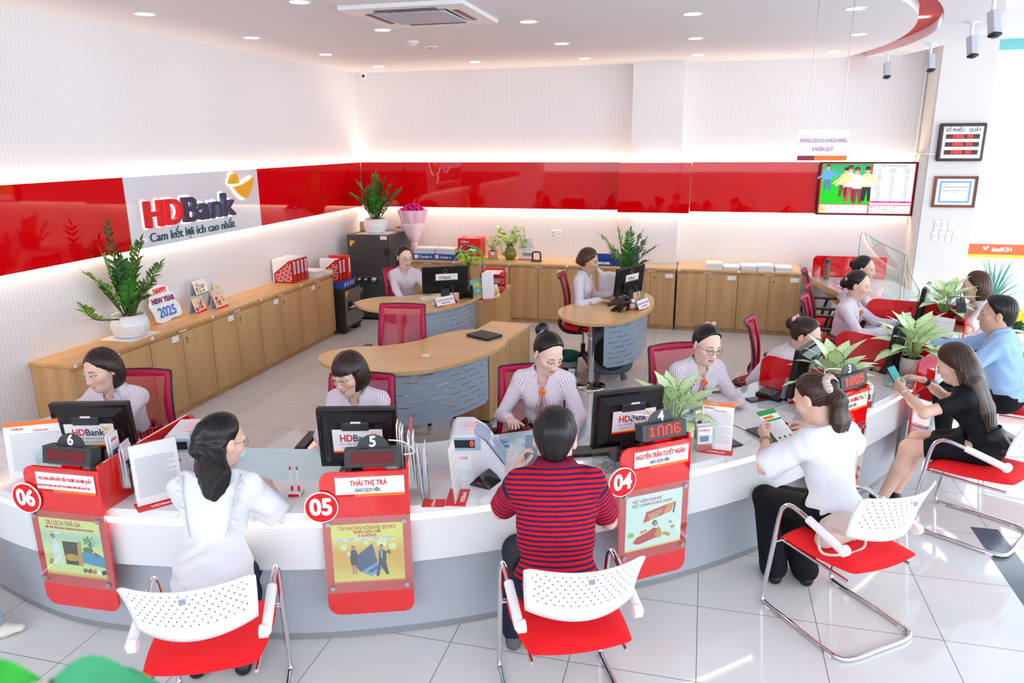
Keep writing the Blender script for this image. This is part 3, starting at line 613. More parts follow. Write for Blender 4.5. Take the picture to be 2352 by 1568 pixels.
# ---------------- plants ----------------
def leafmat(name, c1, c2, rough=.3):
    m = mat(name, c1, rough); n_ = noise(m, coords(m, (1, 1, 1)), 14, 2); lk(m, ramp(m, n_, [(.3, c2), (.7, c1)]), bsdf(m).inputs[0]); return m
M_ZZ = leafmat('zz_leaf', '#4f9a30', '#1f5a20'); M_ZZL = leafmat('zz_leaf_light', '#86b83a', '#3f8a2a'); M_ZZD = leafmat('zz_leaf_dark', '#2f7a38', '#155028'); M_STEM = mat('stem_green', '#4a5a28', .5)
M_POT = mat('white_ceramic', '#eceef0', .15, coat=.5); M_SOIL = mat('soil', '#3a2c22', .9); M_PEB = mat('pebble', '#c9b294', .6)
def leaf(mb, p, d, n, L, Wd, mi=0, fold=.25, curl=.15, seg=4, tip=1.0):
    d = d.normalized(); n = (n-n.dot(d)*d).normalized(); s = d.cross(n); vs = []; base = len(mb.v)
    for i in range(seg+1):
        t_ = i/seg; w = Wd*math.sin(PI*min(1, t_**.8*.96+.03))*(1-.25*t_); c = p+d*(L*t_)-n*(curl*L*t_*t_)
        for q in (-1, 0, 1): vs.append(c+s*(w*q/2)+n*(fold*w*.5*abs(q)))
    fs = [(i*3+j, i*3+j+1, i*3+j+4, i*3+j+3) for i in range(seg) for j in range(2)]
    mb.add(vs, fs, mi, True)
    return [(i/seg, q) for i in range(seg+1) for q in (-1, 0, 1)]
def frond(mb, pts, r0, leaves, L, Wd, mi_leaf, rnd, start=.3, mi_stem=1, ang=.9):
    c = crv(pts, 8); n = len(c)
    mb.tube(c, [r0*(1-.7*i/n) for i in range(n)], mi_stem, 6)
    for k in range(leaves):
        f = start+(1-start)*k/(leaves-1); i = min(int(f*(n-1)), n-2); p = c[i]; t_ = (c[i+1]-c[i]).normalized()
        side = t_.cross(Vector((0, 0, 1)));
        if side.length < .1: side = Vector((1, 0, 0))
        side = Matrix.Rotation(rnd.uniform(-.3, .3), 3, t_) @ side.normalized(); up = side.cross(t_)
        l = L*(.75+.5*math.sin(PI*min(1, (f-start)/(1-start)*.85+.12)))*rnd.uniform(.9, 1.1)
        for sg in (-1, 1):
            d = (side*sg*ang+t_*(1.0-ang*.35)+up*.25); leaf(mb, p, d, up+t_*.2, l, Wd, mi_leaf, .3, .12)
    leaf(mb, c[-1], (c[-1]-c[-2]), Vector((0, 0, 1)), L, Wd, mi_leaf)
def zz_plant(t, z, stems, L=.075, Wd=.032, seed=1, mats=None, leaves=11):
    rnd = random.Random(seed)
    for s in stems:
        (dx, dy, h, bend), mi = s[:4], (s[4] if len(s) > 4 else 0)
        mb = MB(); b0 = Vector((dx*.12, dy*.12, z)); e = Vector((dx, dy, z+h)); m_ = b0.lerp(e, .5)+Vector((-dx*bend, -dy*bend, h*bend*.8))
        frond(mb, [b0, m_, e], .009, leaves, L, Wd, 0, rnd, .28)
        mb.build('frond', [(M_ZZ, M_ZZL, M_ZZD)[mi], M_STEM], t)
def bowlpot(t, R, H_, m=M_POT, scal=True, ridges=True):
    pf = []
    N = 26
    for i in range(N+1):
        u = i/N; r = R*(.55+.45*math.sin(PI*min(1, .12+u*.72))) if u < .86 else R*(.80+.5*(u-.86))
        if u < .04: r *= .8
        if ridges and .2 < u < .8: r += .0012*math.sin(i*PI)
        pf.append((r, H_*u))
    pf.append((R*.86, H_)); pf.append((R*.82, H_*.97)); pf.append((R*.78, H_*.8))
    wv = (lambda w, zz: .035*math.cos(10*w)*max(0, (zz/H_-.82)/.18)) if scal else None
    MB().lathe([(.0001, 0)]+pf, n=60, wave=wv).build('pot', m, t)
def pebbles(t, R, z, n=110, m=M_PEB, seed=3):
    rnd = random.Random(seed); mb = MB(); mb.lathe([(.0001, z-.015), (R, z-.015)], n=24, mi=1)
    for k in range(n):
        a = rnd.uniform(0, 2*PI); r = R*math.sqrt(rnd.random())*.95; s_ = rnd.uniform(.006, .013)
        mb.ball((r*math.cos(a), r*math.sin(a), z-.008+rnd.uniform(-.004, .008)), (s_, s_*rnd.uniform(.6, 1), s_*.7), 0, None, 6)
    o = mb.build('pebbles', [m, M_SOIL], t); o['kind'] = 'stuff'
t = thing('potted_plant', 'large potted fern-like plant in white scalloped bowl on the left worktop', 'potted plant', (-4.735, 5.22, WT))
bowlpot(t, .155, .20); pebbles(t, .125, .185)
zz_plant(t, .17, [(-.10, -.28, .42, .1, 1), (.03, -.50, .20, -.2, 1), (.02, -.10, .78, -.05, 2), (-.1, -.08, .55, 0, 1), (.14, .02, .60, .05, 0), (-.12, .14, .46, .1, 0), (.05, .20, .62, .05, 0), (.08, .36, .40, .05, 0),
   (.02, .30, .22, .2, 1), (.16, -.12, .33, .1, 0), (-.06, .08, .36, 0, 1), (.18, .16, .30, .15, 2), (-.12, -.14, .28, 0, 0), (.2, .05, .18, .2, 0), (.0, -.02, .5, 0, 2), (.06, .12, .44, .05, 1)], .085, .034, 5, leaves=12)
MB().box(-.17, -.17, -.0, .14, .19, .003).build('paper_mat', M_PAPER, t)
t = thing('potted_plant', 'dark green potted plant in white bowl standing on the tall safe', 'potted plant', (-4.46, 9.72, 1.2))
bowlpot(t, .165, .20); pebbles(t, .13, .18, 20, M_SOIL)
zz_plant(t, .17, [(-.32, -.05, .36, .1), (-.22, .0, .50, .05), (-.08, .02, .40, 0), (.02, .05, .62, 0), (.10, 0, .50, 0), (.16, .05, .58, .05, 2), (.30, -.02, .36, .1), (.38, .0, .42, .0), (-.14, -.12, .3, .1), (.08, -.14, .32, .1), (.2, -.1, .28, .1), (-.02, -.1, .44, 0), (.24, .02, .48, .05)], .085, .038, 9, leaves=13)
MB().box(-.2, -.2, 0, .24, .15, .002).build('paper_mat', M_PAPER, t)
simple('carton', 'small brown cardboard box on the tall safe behind the bowl', 'carton', MB().box(-.075, -.06, 0, .075, .06, .13).box(-.075, -.004, .13, .075, .004, .132), M_KRAFT, (-4.70, 9.93, 1.2))
for k in range(6):
    t = thing('bottle', f'tiny bottle with coloured cap on top of the tall safe', 'bottle', (-4.25+.03*(k % 4), 9.95+.03*(k//4), 1.2), 0, 'tiny bottles on the tall safe')
    MB().cyl((0, 0, 0), .012, .045, 0, 12).build('body', mat('bottle_body', '#e8d8c8', .3), t); MB().cyl((0, 0, .045), .009, .02, 0, 12).build('cap', (M_TXTRED, M_YEL, M_BLACK)[k % 3], t)
# bouquet
t = thing('bouquet', 'pink paper-wrapped bouquet of magenta flowers standing beside the tall safe', 'bouquet', (-4.0, 9.98, WT))
M_WRAP = mat('pink_wrap', '#f3c9d6', .6); M_MAG = mat('magenta_petal', '#e8188c', .6)
MB().lathe([(.03, 0), (.045, .1), (.05, .22), (.075, .3), (.12, .42), (.18, .6), (.20, .68)], n=48, wave=lambda w, z: (.10*math.sin(7*w)+.05*math.sin(13*w+1))*max(0, (z-.2)/.45)).build('wrap', M_WRAP, t, solid=.003)
MB().lathe([(.05, .22), (.10, .32), (.16, .46), (.17, .5)], n=40, wave=lambda w, z: .12*math.sin(5*w+1)*(z-.2)*2).build('ribbon_layer', mat('pink_wrap2', '#f7dbe4', .6), t, solid=.003)
mb = MB(); rnd = random.Random(4)
for k in range(170):
    a = rnd.uniform(0, 2*PI); r = .165*math.sqrt(rnd.random()); z = .685+.06*(1-(r/.15)**2)+rnd.uniform(-.03, .02); s_ = rnd.uniform(.012, .022)
    mb.ball((r*math.cos(a), r*math.sin(a), z), (s_, s_, s_*.8), 0, None, 6)
o = mb.build('flowers', M_MAG, t); o['kind'] = 'stuff'
# ---------------- back worktop items ----------------
def dbox(x, label, rz, tilt):
    t = thing('paper_carton', label, 'carton', (x, 9.93, WT), rz, 'blue copy paper cartons on the back worktop')
    MB().box(-.16, -.12, 0, .16, .12, .003).box(-.16, -.12, 0, -.157, .12, .085).box(.157, -.12, 0, .16, .12, .085).box(-.16, -.12, 0, .16, -.117, .085).box(-.16, .117, 0, .16, .12, .085).build('box_body', M_BLUEBOX, t)
    lettering('lettering', 'Double A', frame_M((.03, -.1205, .042), (1, 0, 0), (0, 0, 1)), .05, M_TXTW, t, bold=.001, sx=.9); MB().box(-.14, -.1208, .02, -.08, -.1202, .07).build('barcode', M_TXTW, t)
    mb = MB(); hh = .0
    for k in range(7): mb.box(-.145+.01*random.random(), -.10, .01+.022*k, .14+.01*random.random(), .10, .030+.022*k, k % 2)
    mb.build('papers', [M_PAPER, M_PAPERB], t)
dbox(-3.80, 'blue paper carton with loose sheets on back worktop, nearer the safe', .1, 0); dbox(-3.48, 'blue paper carton heaped with paper on back worktop beside the red gift box', -.15, 0)
t = thing('gift_box', 'red printed gift box with yellow base strip on the back worktop', 'box', (-3.14, 10.0, WT), .02)
MB().box(-.165, -.13, 0, .165, .13, .305, bev=.002).build('box_body', M_SIGNRED, t); MB().box(-.166, -.131, 0, .166, .131, .055).build('yellow_band', M_YEL, t)
lettering('lettering', 'HDBank', frame_M((-.06, -.132, .26), (1, 0, 0), (0, 0, 1)), .035, M_TXTW, t, bold=.0006); lettering('caption', 'Cam kết lợi ích cao nhất', frame_M((0, -.132, .095), (1, 0, 0), (0, 0, 1)), .022, M_TXTW, t)
mb = MB(); rnd = random.Random(8)
for k in range(26): a, c = rnd.uniform(-.14, .12), rnd.uniform(.13, .21); mb.box(a, -.1325, c, a+.022, -.131, c+.022, k % 4)
mb.build('picture_print', [M_PAPER, M_ORANGE, M_BLACK, mat('grey_print', '#9a9aa4', .5)], t); MB().box(-.07, -.03, .3051, .07, .04, .3057).build('note', mat('cream_note', '#f4e4c0', .6), t)
M_POTH = leafmat('pothos_leaf', '#a8cf4a', '#6aa83a')
def pothos(t, z, n, R, H_, seed, L=.06, trail=2):
    rnd = random.Random(seed)
    for k in range(n):
        a = 2*PI*k/n+rnd.uniform(-.3, .3); r = R*rnd.uniform(.5, 1); h = H_*rnd.uniform(.35, 1)
        mb = MB(); e = Vector((r*math.cos(a), r*math.sin(a)*.6, z+h)); pts = [Vector((0, 0, z)), Vector((0, 0, z)).lerp(e, .5)+Vector((0, 0, .03)), e]
        if k < trail: pts.append(e+Vector((.03*math.cos(a), 0, -.16)))
        c = crv(pts, 5); mb.tube(c, .0028, 1, 5)
        for j in range(3, len(c), 3): leaf(mb, c[j], Vector((rnd.uniform(-1, 1), rnd.uniform(-1, .3), rnd.uniform(-.6, .4))), Vector((0, -.5, 1)), L*rnd.uniform(.8, 1.2), L*.75, 0, .1, .3)
        leaf(mb, c[-1], Vector((math.cos(a), -.3, .3)), Vector((0, -.5, 1)), L, L*.8, 0, .1, .2)
        mb.build('vine', [M_POTH, M_STEM], t)
t = thing('potted_plant', 'small pale vine plant in a square tan pot on the back worktop', 'potted plant', (-2.86, 10.1, WT)); MB().box(-.055, -.055, 0, .055, .055, .115, bev=.004).build('pot', M_KRAFT, t); MB().box(-.045, -.045, .1, .045, .045, .117).build('soil', M_SOIL, t)
MB().box(-.015, -.0565, .06, .04, -.055, .1).build('card', M_LABEL, t); MB().lathe([(.0001, -.0), (.09, .0), (.1, .012)], n=24).build('saucer', M_WHITE, t); pothos(t, .11, 8, .14, .24, 3, .05, 1)
t = thing('vase_plant', 'trailing vine plant in a round olive glass vase on back worktop', 'potted plant', (-2.60, 10.08, WT))
MB().lathe([(.0001, 0), (.06, 0), (.085, .05), (.09, .09), (.065, .15), (.045, .18), (.06, .21)], n=32).build('vase', mat('olive_glass', '#6a7428', .05, coat=.6), t); pothos(t, .19, 12, .24, .28, 11, .075, 4)
t = thing('tabletop_sign', 'upright white printed sign on red base on the back worktop', 'sign', (-2.37, 10.12, WT)); MB().box(-.105, -.003, 0, .105, .003, .30).build('sheet', M_PAPER, t); MB().box(-.115, -.05, 0, .115, .04, .008).build('base', M_SIGNRED, t)
mb = MB(); [addtext(mb, s, frame_M((0, -.004, z), (1, 0, 0), (0, 0, 1)), q) for s, z, q in (('QUÀ TẶNG', .235, .026), ('KHUYẾN MÃI', .205, .026), ('CHƯƠNG TRÌNH', .178, .026), ('GỬI TIỀN ONLINE', .14, .016), ('HDBank', .278, .014))]; mb.build('lettering', M_TXTG, t); MB().box(-.06, -.0045, .05, .07, -.0035, .095).build('picture_print', mat('grey_print', '#9a9aa4', .5), t)
t = thing('hole_punch', 'black two-hole paper punch with arched handle on back worktop', 'hole punch', (-2.20, 9.98, WT))
MB().rbox(-.07, -.05, 0, .07, .05, .02, .004).build('base', M_DGREY, t); mb = MB(); mb.tube(crv([(-.055, 0, .02), (-.055, 0, .10), (-.04, -.01, .13), (.04, -.01, .13), (.055, 0, .10), (.055, 0, .02)], 5), .011); mb.build('handle', M_BLACK, t)
for k in range(2):
    t = thing('document_tray', ['blue desk tray with white label on back worktop beside the short-haired woman, left one', 'blue desk tray with white label on back worktop near the pier, right one'][k], 'tray', (-1.25+.30*k, 9.90, WT), 0, 'blue trays on the back worktop')
    MB().box(-.14, -.1, 0, .14, .12, .004).box(-.14, -.1, 0, -.136, .12, .09).box(.136, -.1, 0, .14, .12, .09).box(-.14, -.1, 0, .14, -.096, .06).box(-.14, .116, 0, .14, .12, .13).build('tray_body', mat('royal_blue', '#1c4796', .4), t)
    MB().box(-.08, -.102, .02, .08, -.1, .05).build('label_strip', M_LABEL, t); lettering('lettering', ['XỬ LÝ', 'CHỜ XỬ LÝ'][k], frame_M((0, -.1025, .035), (1, 0, 0), (0, 0, 1)), .024, M_TXTK, t, bold=.0006)
for k, (x, c) in enumerate(((.17, '#e4e8c8'), (.386, '#f0f0f2'), (.60, '#f0f0f2'), (.80, '#f0f0f2'), (1.02, '#f0f0f2'))):
    paperstack(x, 9.95, WT, .195, .27, (.07, .035, .05, .06, .045)[k], ['paper stack with pale green top sheet right of the pier', 'low paper stack with black clip, second right of the pier', 'paper stack third from the pier', 'tallest white paper stack, fourth from the pier', 'paper stack at the right end of the back worktop'][k], 0, 'paper stacks right of the pier', mat('pt%d' % k, c, .7))
# ---------------- left worktop signs and calendars ----------------
t = thing('new_year_sign', 'cut-out happy new year 2025 sign leaning on the left worktop', 'sign', (-4.80, 5.80, WT), 0)
def leanM(y, z, lean=.25, x=0, yaw=0): return Matrix.Rotation(yaw, 4, 'Z') @ frame_M((x, y, z), (0, 1, 0), (-lean, 0, 1))
out = crv([(-.17, .02, 0), (-.06, .0, 0), (.05, .02, 0), (.17, .03, 0), (.185, .12, 0), (.16, .17, 0), (.17, .24, 0), (.12, .27, 0), (.11, .32, 0), (0, .35, 0), (-.12, .33, 0), (-.15, .28, 0), (-.17, .22, 0), (-.2, .18, 0), (-.18, .1, 0)], 4, True)
Ml = leanM(0, 0, .3); MB().prism([(p[0], p[1]) for p in out], 0, .006, 0, Ml).build('board', M_PAPER, t)
for s, z, q, c in (('HAPPY', .295, .062, '#e0343c'), ('NEW YEAR', .205, .066, '#7d3a66'), ('2025', .09, .13, '#3b7fd8')):
    mb = MB(); addtext(mb, s, Ml @ Matrix.Translation((0, z, .008)), q, 0, .001, bold=.004, sx=.92); mb.build('lettering', mat('ny'+s[:2], c, .4), t)
def calendar(x, y, z, rz, label, cols, grp=None, w=.2, h=.15, d=.09, name='desk_calendar'):
    t = thing(name, label, 'desk calendar', (x, y, z), rz, grp)
    mb = MB(); mb.add([(d/2, -w/2, 0), (d/2, w/2, 0), (0, w/2, h), (0, -w/2, h)], [(0, 1, 2, 3)]); mb.build('front_sheet', cols[0], t, solid=.002)
    mb = MB(); mb.add([(-d/2, -w/2, 0), (-d/2, w/2, 0), (0, w/2, h), (0, -w/2, h)], [(0, 3, 2, 1)]); mb.add([(-d/2, -w/2, 0.001), (-d/2, w/2, .001), (d/2, w/2, .001), (d/2, -w/2, .001)], [(0, 1, 2, 3)]); mb.build('stand', M_PAPERB, t, solid=.002)
    Mp = frame_M((d/2+.002, 0, 0), (0, 1, 0), (-d/2, 0, h)); L = math.hypot(d/2, h)
    rnd = random.Random(int(y*100)); mb = MB()
    for k in range(14):
        a, c = rnd.uniform(-w*.36, w*.3), rnd.uniform(L*.22, L*.75); r = rnd.uniform(.008, .022)
        mb.prism([(a+r*math.cos(q*PI/4), c+r*.8*math.sin(q*PI/4)) for q in range(8)], .0002, .0006+.0001*k, 1+k % (len(cols)-1)-1, Mp)
    mb.build('picture_print', cols[1:], t); MB().box(-w/2, .002, .0, w/2, .02, .0008, 0, Mp).build('red_strip', cols[1], t)
    mb = MB(); mb.tube([Mp @ Vector((-w/2+.01+i*(w-.02)/30, L+.001+.003*math.sin(i*PI/2), -.001)) for i in range(31)], .0012, n=4); mb.build('spiral_binding', M_STEEL, t)
    return t
pe = mat('peach_print', '#f1d2b8', .6); og = mat('gold_print', '#eeb050', .6); gr = mat('green_print', '#7aa860', .6); te = mat('teal_print', '#6fb8b0', .6); rp = mat('coral_print', '#e86a4a', .6); wp = mat('white_print', '#f4f4f0', .6)
gC = 'tent calendars on the left worktop'
calendar(-4.78, 6.17, WT, .15, 'peach tent calendar on left worktop beside the new year sign', [pe, M_SIGNRED, og, gr, te], gC)
calendar(-4.70, 6.40, WT, .05, 'front peach tent calendar on left worktop', [pe, M_SIGNRED, og, gr, te], gC); calendar(-4.84, 6.56, WT, .0, 'partly hidden peach tent calendar at the wall on left worktop', [pe, og, gr, te], gC)
calendar(-4.83, 6.29, WT+.152, .1, 'white tent calendar stacked on top of the peach ones', [wp, gr, rp, te, og], gC, w=.22, h=.15)
t = thing('emblem_stand', 'tiny white stand-up emblem card behind the calendars', 'sign', (-4.90, 6.66, WT+.0)); MB().box(-.002, -.04, 0, .002, .04, .2).build('card', M_PAPER, t); mb = MB(); logo(mb, frame_M((.003, -.03, .14), (0, 1, 0), (0, 0, 1)), .04, 0); mb.build('emblem', M_YEL, t)

# ---------------- manager desks ----------------
M_PANEL = mat('blue_grey_panel', '#7f9db8', .4, .2); 
def slot_panel():
    m = mat('slotted_panel', '#a7bdd0', .38, .25); nt = m.node_tree
    at = nd(m, 'ShaderNodeAttribute', attribute_name='pan'); s = sep(m, at.outputs['Vector'])
    row = math_n(m, 'DIVIDE', s[1], .052); fr = math_n(m, 'FRACT', row); ri = math_n(m, 'FLOOR', row)
    u = math_n(m, 'FRACT', math_n(m, 'ADD', math_n(m, 'DIVIDE', s[0], .19), math_n(m, 'MULTIPLY', ri, .37)))
    hole = math_n(m, 'MULTIPLY', math_n(m, 'LESS_THAN', fr, .085), math_n(m, 'LESS_THAN', u, .68))
    ed = math_n(m, 'MULTIPLY', math_n(m, 'GREATER_THAN', s[2], .05), math_n(m, 'LESS_THAN', s[2], .95)); hole = math_n(m, 'MULTIPLY', hole, ed)
    lk(m, math_n(m, 'SUBTRACT', 1.0, hole), bsdf(m).inputs['Alpha']); return m
M_SLOT = slot_panel()
def desk(label, pts, post, panel, cab, grommet):
    cx, cy = post; t = thing('office_desk', label, 'desk', (cx, cy, 0), 0, None)
    c = crv([(p[0]-cx, p[1]-cy, 0) for p in pts], 7, True)
    MB().prism([(p[0], p[1]) for p in c], .722, .75, 0).build('desk_top', M_WTOPX, t)
    MB().tube([(0, 0, .02), (0, 0, .722)], .032, n=20).build('leg', M_CHROME, t); MB().lathe([(.0001, .035), (.04, .035), (.05, .02), (.15, .018), (.155, 0)], n=32).build('foot_plate', M_CHROME, t); MB().box(-.012, -.034, .5, .012, -.033, .53).build('tag_sticker', M_LABEL, t)
    pc = crv([(p[0]-cx, p[1]-cy, 0) for p in panel], 14); vs = []; at = []; L = 0; tot = sum((pc[i+1]-pc[i]).length for i in range(len(pc)-1)); NZ = 8
    for i, p in enumerate(pc):
        if i: L += (p-pc[i-1]).length
        for j in range(NZ+1):
            z = .27+.43*j/NZ; e = min(L, tot-L)
            if j == 0 and e < .03: z += .02
            vs.append((p.x, p.y, z)); at.append((L, z-.27+.012, L/tot))
    fs = [(i*(NZ+1)+j, (i+1)*(NZ+1)+j, (i+1)*(NZ+1)+j+1, i*(NZ+1)+j+1) for i in range(len(pc)-1) for j in range(NZ)]
    mb = MB().add(vs, fs, 0, True); o = mb.build('modesty_panel', M_SLOT, t); a = o.data.attributes.new('pan', 'FLOAT_VECTOR', 'POINT'); a.data.foreach_set('vector', [q for v in at for q in v])
    if cab:
        (ax, ay), (bx, by), dep = cab; v = Vector((bx-ax, by-ay, 0)); L = v.length; M = frame_M((ax-cx, ay-cy, 0), v, v.cross(Vector((0, 0, -1))))
        # M: x along the visible face, y away from it
        MB().box(0, 0, 0.03, L, dep, .66, 0, M).build('side_cabinet', M_DOOR, t); MB().box(-.01, -.012, .66, L+.01, dep+.01, .685, 0, M).build('side_cabinet_top', M_WTOPX, t); MB().box(L*.48, -.0015, .05, L*.484, 0, .66, 0, M).build('door_gap', M_PLINTH, t); MB().box(.02, .02, 0, L-.02, dep-.02, .03, 0, M).build('plinth', M_BLACK, t)
    if grommet: MB().lathe([(.0001, .754), (.028, .754), (.038, .750)], c=(grommet[0]-cx, grommet[1]-cy, 0), n=24).build('cable_grommet', M_WHITE, t)
    return t
desk('oak kidney desk with blue-grey slotted panel where the glasses-wearing manager sits', [(-3.62, 7.30), (-3.42, 7.03), (-3.15, 6.93), (-2.85, 6.94), (-2.62, 7.15), (-2.45, 7.5), (-2.39, 7.9), (-2.46, 8.25), (-2.62, 8.42), (-2.82, 8.35), (-2.95, 8.1), (-3.08, 7.85), (-3.25, 7.7), (-3.5, 7.58)], (-3.33, 7.28), [(-2.93, 7.03), (-2.7, 7.2), (-2.52, 7.52), (-2.46, 7.95)], ((-2.40, 7.95), (-2.31, 8.93), .42), (-2.74, 7.36))
desk('empty oak kidney desk with blue-grey slotted panel in the middle behind the tellers', [(-2.99, 5.32), (-2.85, 5.08), (-2.6, 4.98), (-2.25, 4.98), (-1.98, 5.10), (-1.75, 5.42), (-1.61, 5.8), (-1.62, 6.15), (-1.78, 6.36), (-2.02, 6.39), (-2.22, 6.2), (-2.38, 5.88), (-2.58, 5.68), (-2.85, 5.56)], (-2.78, 5.28), [(-2.45, 5.08), (-2.1, 5.13), (-1.85, 5.42), (-1.70, 5.80)], ((-1.735, 5.96), (-1.60, 6.95), .40), (-2.13, 5.47))
desk('oak kidney desk with blue-grey slotted panel where the short-haired woman types', [(-1.38, 7.50), (-1.36, 7.2), (-1.22, 6.95), (-1.0, 6.84), (-.75, 6.95), (-.55, 7.3), (-.46, 7.75), (-.50, 8.25), (-.7, 8.6), (-.9, 8.6), (-1.05, 8.4), (-1.15, 8.05), (-1.25, 7.8)], (-1.02, 7.2), [(-.87, 6.99), (-.68, 7.15), (-.56, 7.45), (-.52, 7.85)], None, None)

# ---------------- office chairs (mesh back) ----------------
def meshmat(name, c, alpha):
    m = mat(name, c, .6); s = sep(m, coords(m)); d = math_n(m, 'MULTIPLY', math_n(m, 'LESS_THAN', math_n(m, 'FRACT', math_n(m, 'MULTIPLY', math_n(m, 'ADD', s[0], s[2]), 210)), .5), math_n(m, 'LESS_THAN', math_n(m, 'FRACT', math_n(m, 'MULTIPLY', math_n(m, 'SUBTRACT', s[0], s[2]), 210)), .5))
    tr = nd(m, 'ShaderNodeBsdfTransparent'); mx = nd(m, 'ShaderNodeMixShader'); mx.inputs[0].default_value = alpha; lk(m, tr.outputs[0], mx.inputs[1]); lk(m, bsdf(m).outputs[0], mx.inputs[2]); lk(m, mx.outputs[0], m.node_tree.nodes['Material Output'].inputs[0]); return m
M_MESH = meshmat('magenta_mesh', '#c8124a', .62); M_MESHF = mat('magenta_edge', '#c0104c', .5); M_SEATR = mat('red_fabric', '#e8121e', .7); M_SEATK = mat('chair_black', '#26272b', .45)
def office_chair():
    t = thing('office_chair', '', 'chair')
    # local: faces +y; seat centre at origin
    MB().rbox(-.24, -.23, .43, .24, .25, .495, .03).build('seat', M_SEATR, t)
    def bp(u, v):   # back surface: u -1..1, v 0..1
        w = .225*(1-.10*v) if v > .12 else .225; z = .56+.46*v; return Vector((u*w, -.22-.06*v+.05*u*u+.025*math.sin(PI*v), z))
    NU, NV = 10, 10; vs = [bp(-1+2*i/NU, j/NV) for j in range(NV+1) for i in range(NU+1)]
    MB().add(vs, [(j*(NU+1)+i, j*(NU+1)+i+1, (j+1)*(NU+1)+i+1, (j+1)*(NU+1)+i) for j in range(NV) for i in range(NU)], 0, True).build('back_mesh', M_MESH, t)
    per = [bp(-1, v/8) for v in range(0, 8)]+[bp(u/5, 1) for u in range(-5, 5)]+[bp(1, 1-v/8) for v in range(0, 8)]+[bp(-u/5, 0) for u in range(-5, 5)]
    c = crv(per, 2, True); mb = MB(); n = len(c); vs = []; fs = []
    for i, p in enumerate(c):
        ctr = Vector((0, p.y, .83)); q = p+(ctr-p).normalized()*.045
        vs += [p+Vector((0, .006, 0)), q+Vector((0, .006, 0)), q+Vector((0, -.006, 0)), p+Vector((0, -.006, 0))]
    for i in range(n): a, b_ = 4*i, 4*((i+1) % n); fs += [(a+k, a+(k+1) % 4, b_+(k+1) % 4, b_+k) for k in range(4)]
    mb.add(vs, fs, 0, True).build('back_rim', M_MESHF, t)
    mb = MB(); mb.tube([p+Vector((0, -.012, 0)) for p in c], .009, closed=True, n=6); mb.build('back_frame', M_SEATK, t)
    for s in (-1, 1):
        mb = MB(); mb.tube(crv([(s*.235, -.22, .60), (s*.25, -.24, .52), (s*.24, -.16, .44), (s*.2, 0, .42)], 5), .020, n=8); mb.build('back_bracket', M_SEATK, t)
        mb = MB(); mb.tube(crv([(s*.24, -.02, .43), (s*.30, -.02, .45), (s*.31, .0, .55), (s*.305, .03, .66)], 5), .015, n=8); mb.rbox(s*.30-.035, -.14, .655, s*.30+.035, .13, .68, .01); mb.build('armrest', M_SEATK, t)
    MB().box(-.1, -.1, .40, .1, .1, .43, bev=.01).build('seat_mechanism', M_SEATK, t); MB().tube([(0, 0, .12), (0, 0, .25)], .026, n=14).build('gas_lift_sleeve', M_SEATK, t); MB().tube([(0, 0, .25), (0, 0, .41)], .014, n=14).build('gas_lift', M_CHROME, t)
    mb = MB(); mb.tube([(.08, .02, .41), (.22, .1, .36)], .005, n=6); mb.build('lever', M_SEATK, t)
    for k in range(5):
        a = 2*PI*k/5+.3; d = Vector((math.cos(a), math.sin(a), 0)); mb = MB(); mb.tube([d*.03+Vector((0, 0, .12)), d*.18+Vector((0, 0, .10)), d*.30+Vector((0, 0, .075))], [.026, .02, .015], n=8); lg = mb.build('base_arm', M_SEATK, t)
        MB().ball(tuple(d*.30+Vector((0, 0, .028))), (.022, .022, .028), 0, None, 10).build('castor', M_BLACK, lg)
    return t
OC = office_chair(); OC_used = [False]
def place_office(x, y, ang, label, seat_z=.495, grp='red mesh-back office chairs'):
    """ang: direction faced in degrees, 90 = +y"""
    o = OC if not OC_used[0] else copy_tree(OC); OC_used[0] = True
    o.location = (x, y, 0); o.rotation_euler = (0, 0, rad(ang-90)); o['label'] = label; o['category'] = 'chair'; o['group'] = grp; return o
# ---------------- fan, bin, sprayer ----------------
fn = thing('box_fan', 'grey floor box fan with round grille under the typing woman\'s desk', 'fan', (-.86, 7.50, 0), rad(20))
M_FAN = mat('fan_grey', '#6d7f8e', .4); mb = MB()
NS = 40; vs = []; fs = []
for k in range(NS):
    a = 2*PI*k/NS; r2 = .235*(abs(math.cos(a))**4+abs(math.sin(a))**4)**-.25
    for r, y in ((.195, -.05), (r2, -.045), (r2, .045), (.195, .05)): vs.append((r*math.cos(a), y, .30+r*math.sin(a)))
for k in range(NS): a, b_ = 4*k, 4*((k+1) % NS); fs += [(a+j, a+(j+1) % 4, b_+(j+1) % 4, b_+j) for j in range(4)]
mb.add(vs, fs, 0, True).build('housing', M_FAN, fn)
mb = MB(); [mb.tube([(.06*math.cos(a), -.045, .30+.06*math.sin(a)), (.19*math.cos(a+.12), -.052, .30+.19*math.sin(a+.12))], .0022, n=4, caps=False) for a in [2*PI*k/60 for k in range(60)]]
for r in (.06, .10, .145, .19): mb.tube([(r*math.cos(a), -.052, .30+r*math.sin(a)) for a in [2*PI*k/32 for k in range(32)]], .003, n=4, closed=True)
mb.build('grille', M_DGREY, fn); MB().cyl((0, 0, 0), .188, .006, 0, 32, frame_M((0, .02, .30), (1, 0, 0), (0, 0, 1))).build('back_grille', mat('fan_dark', '#2e363e', .6), fn)
mb = MB(); mb.tube(crv([(-.09, 0, .52), (-.06, 0, .575), (.06, 0, .575), (.09, 0, .52)], 5), .016); mb.build('carry_handle', M_FAN, fn)
for x in (-.14, .14): MB().ball((x, -.03, .03), (.035, .05, .035)).build('foot', M_FAN, fn)
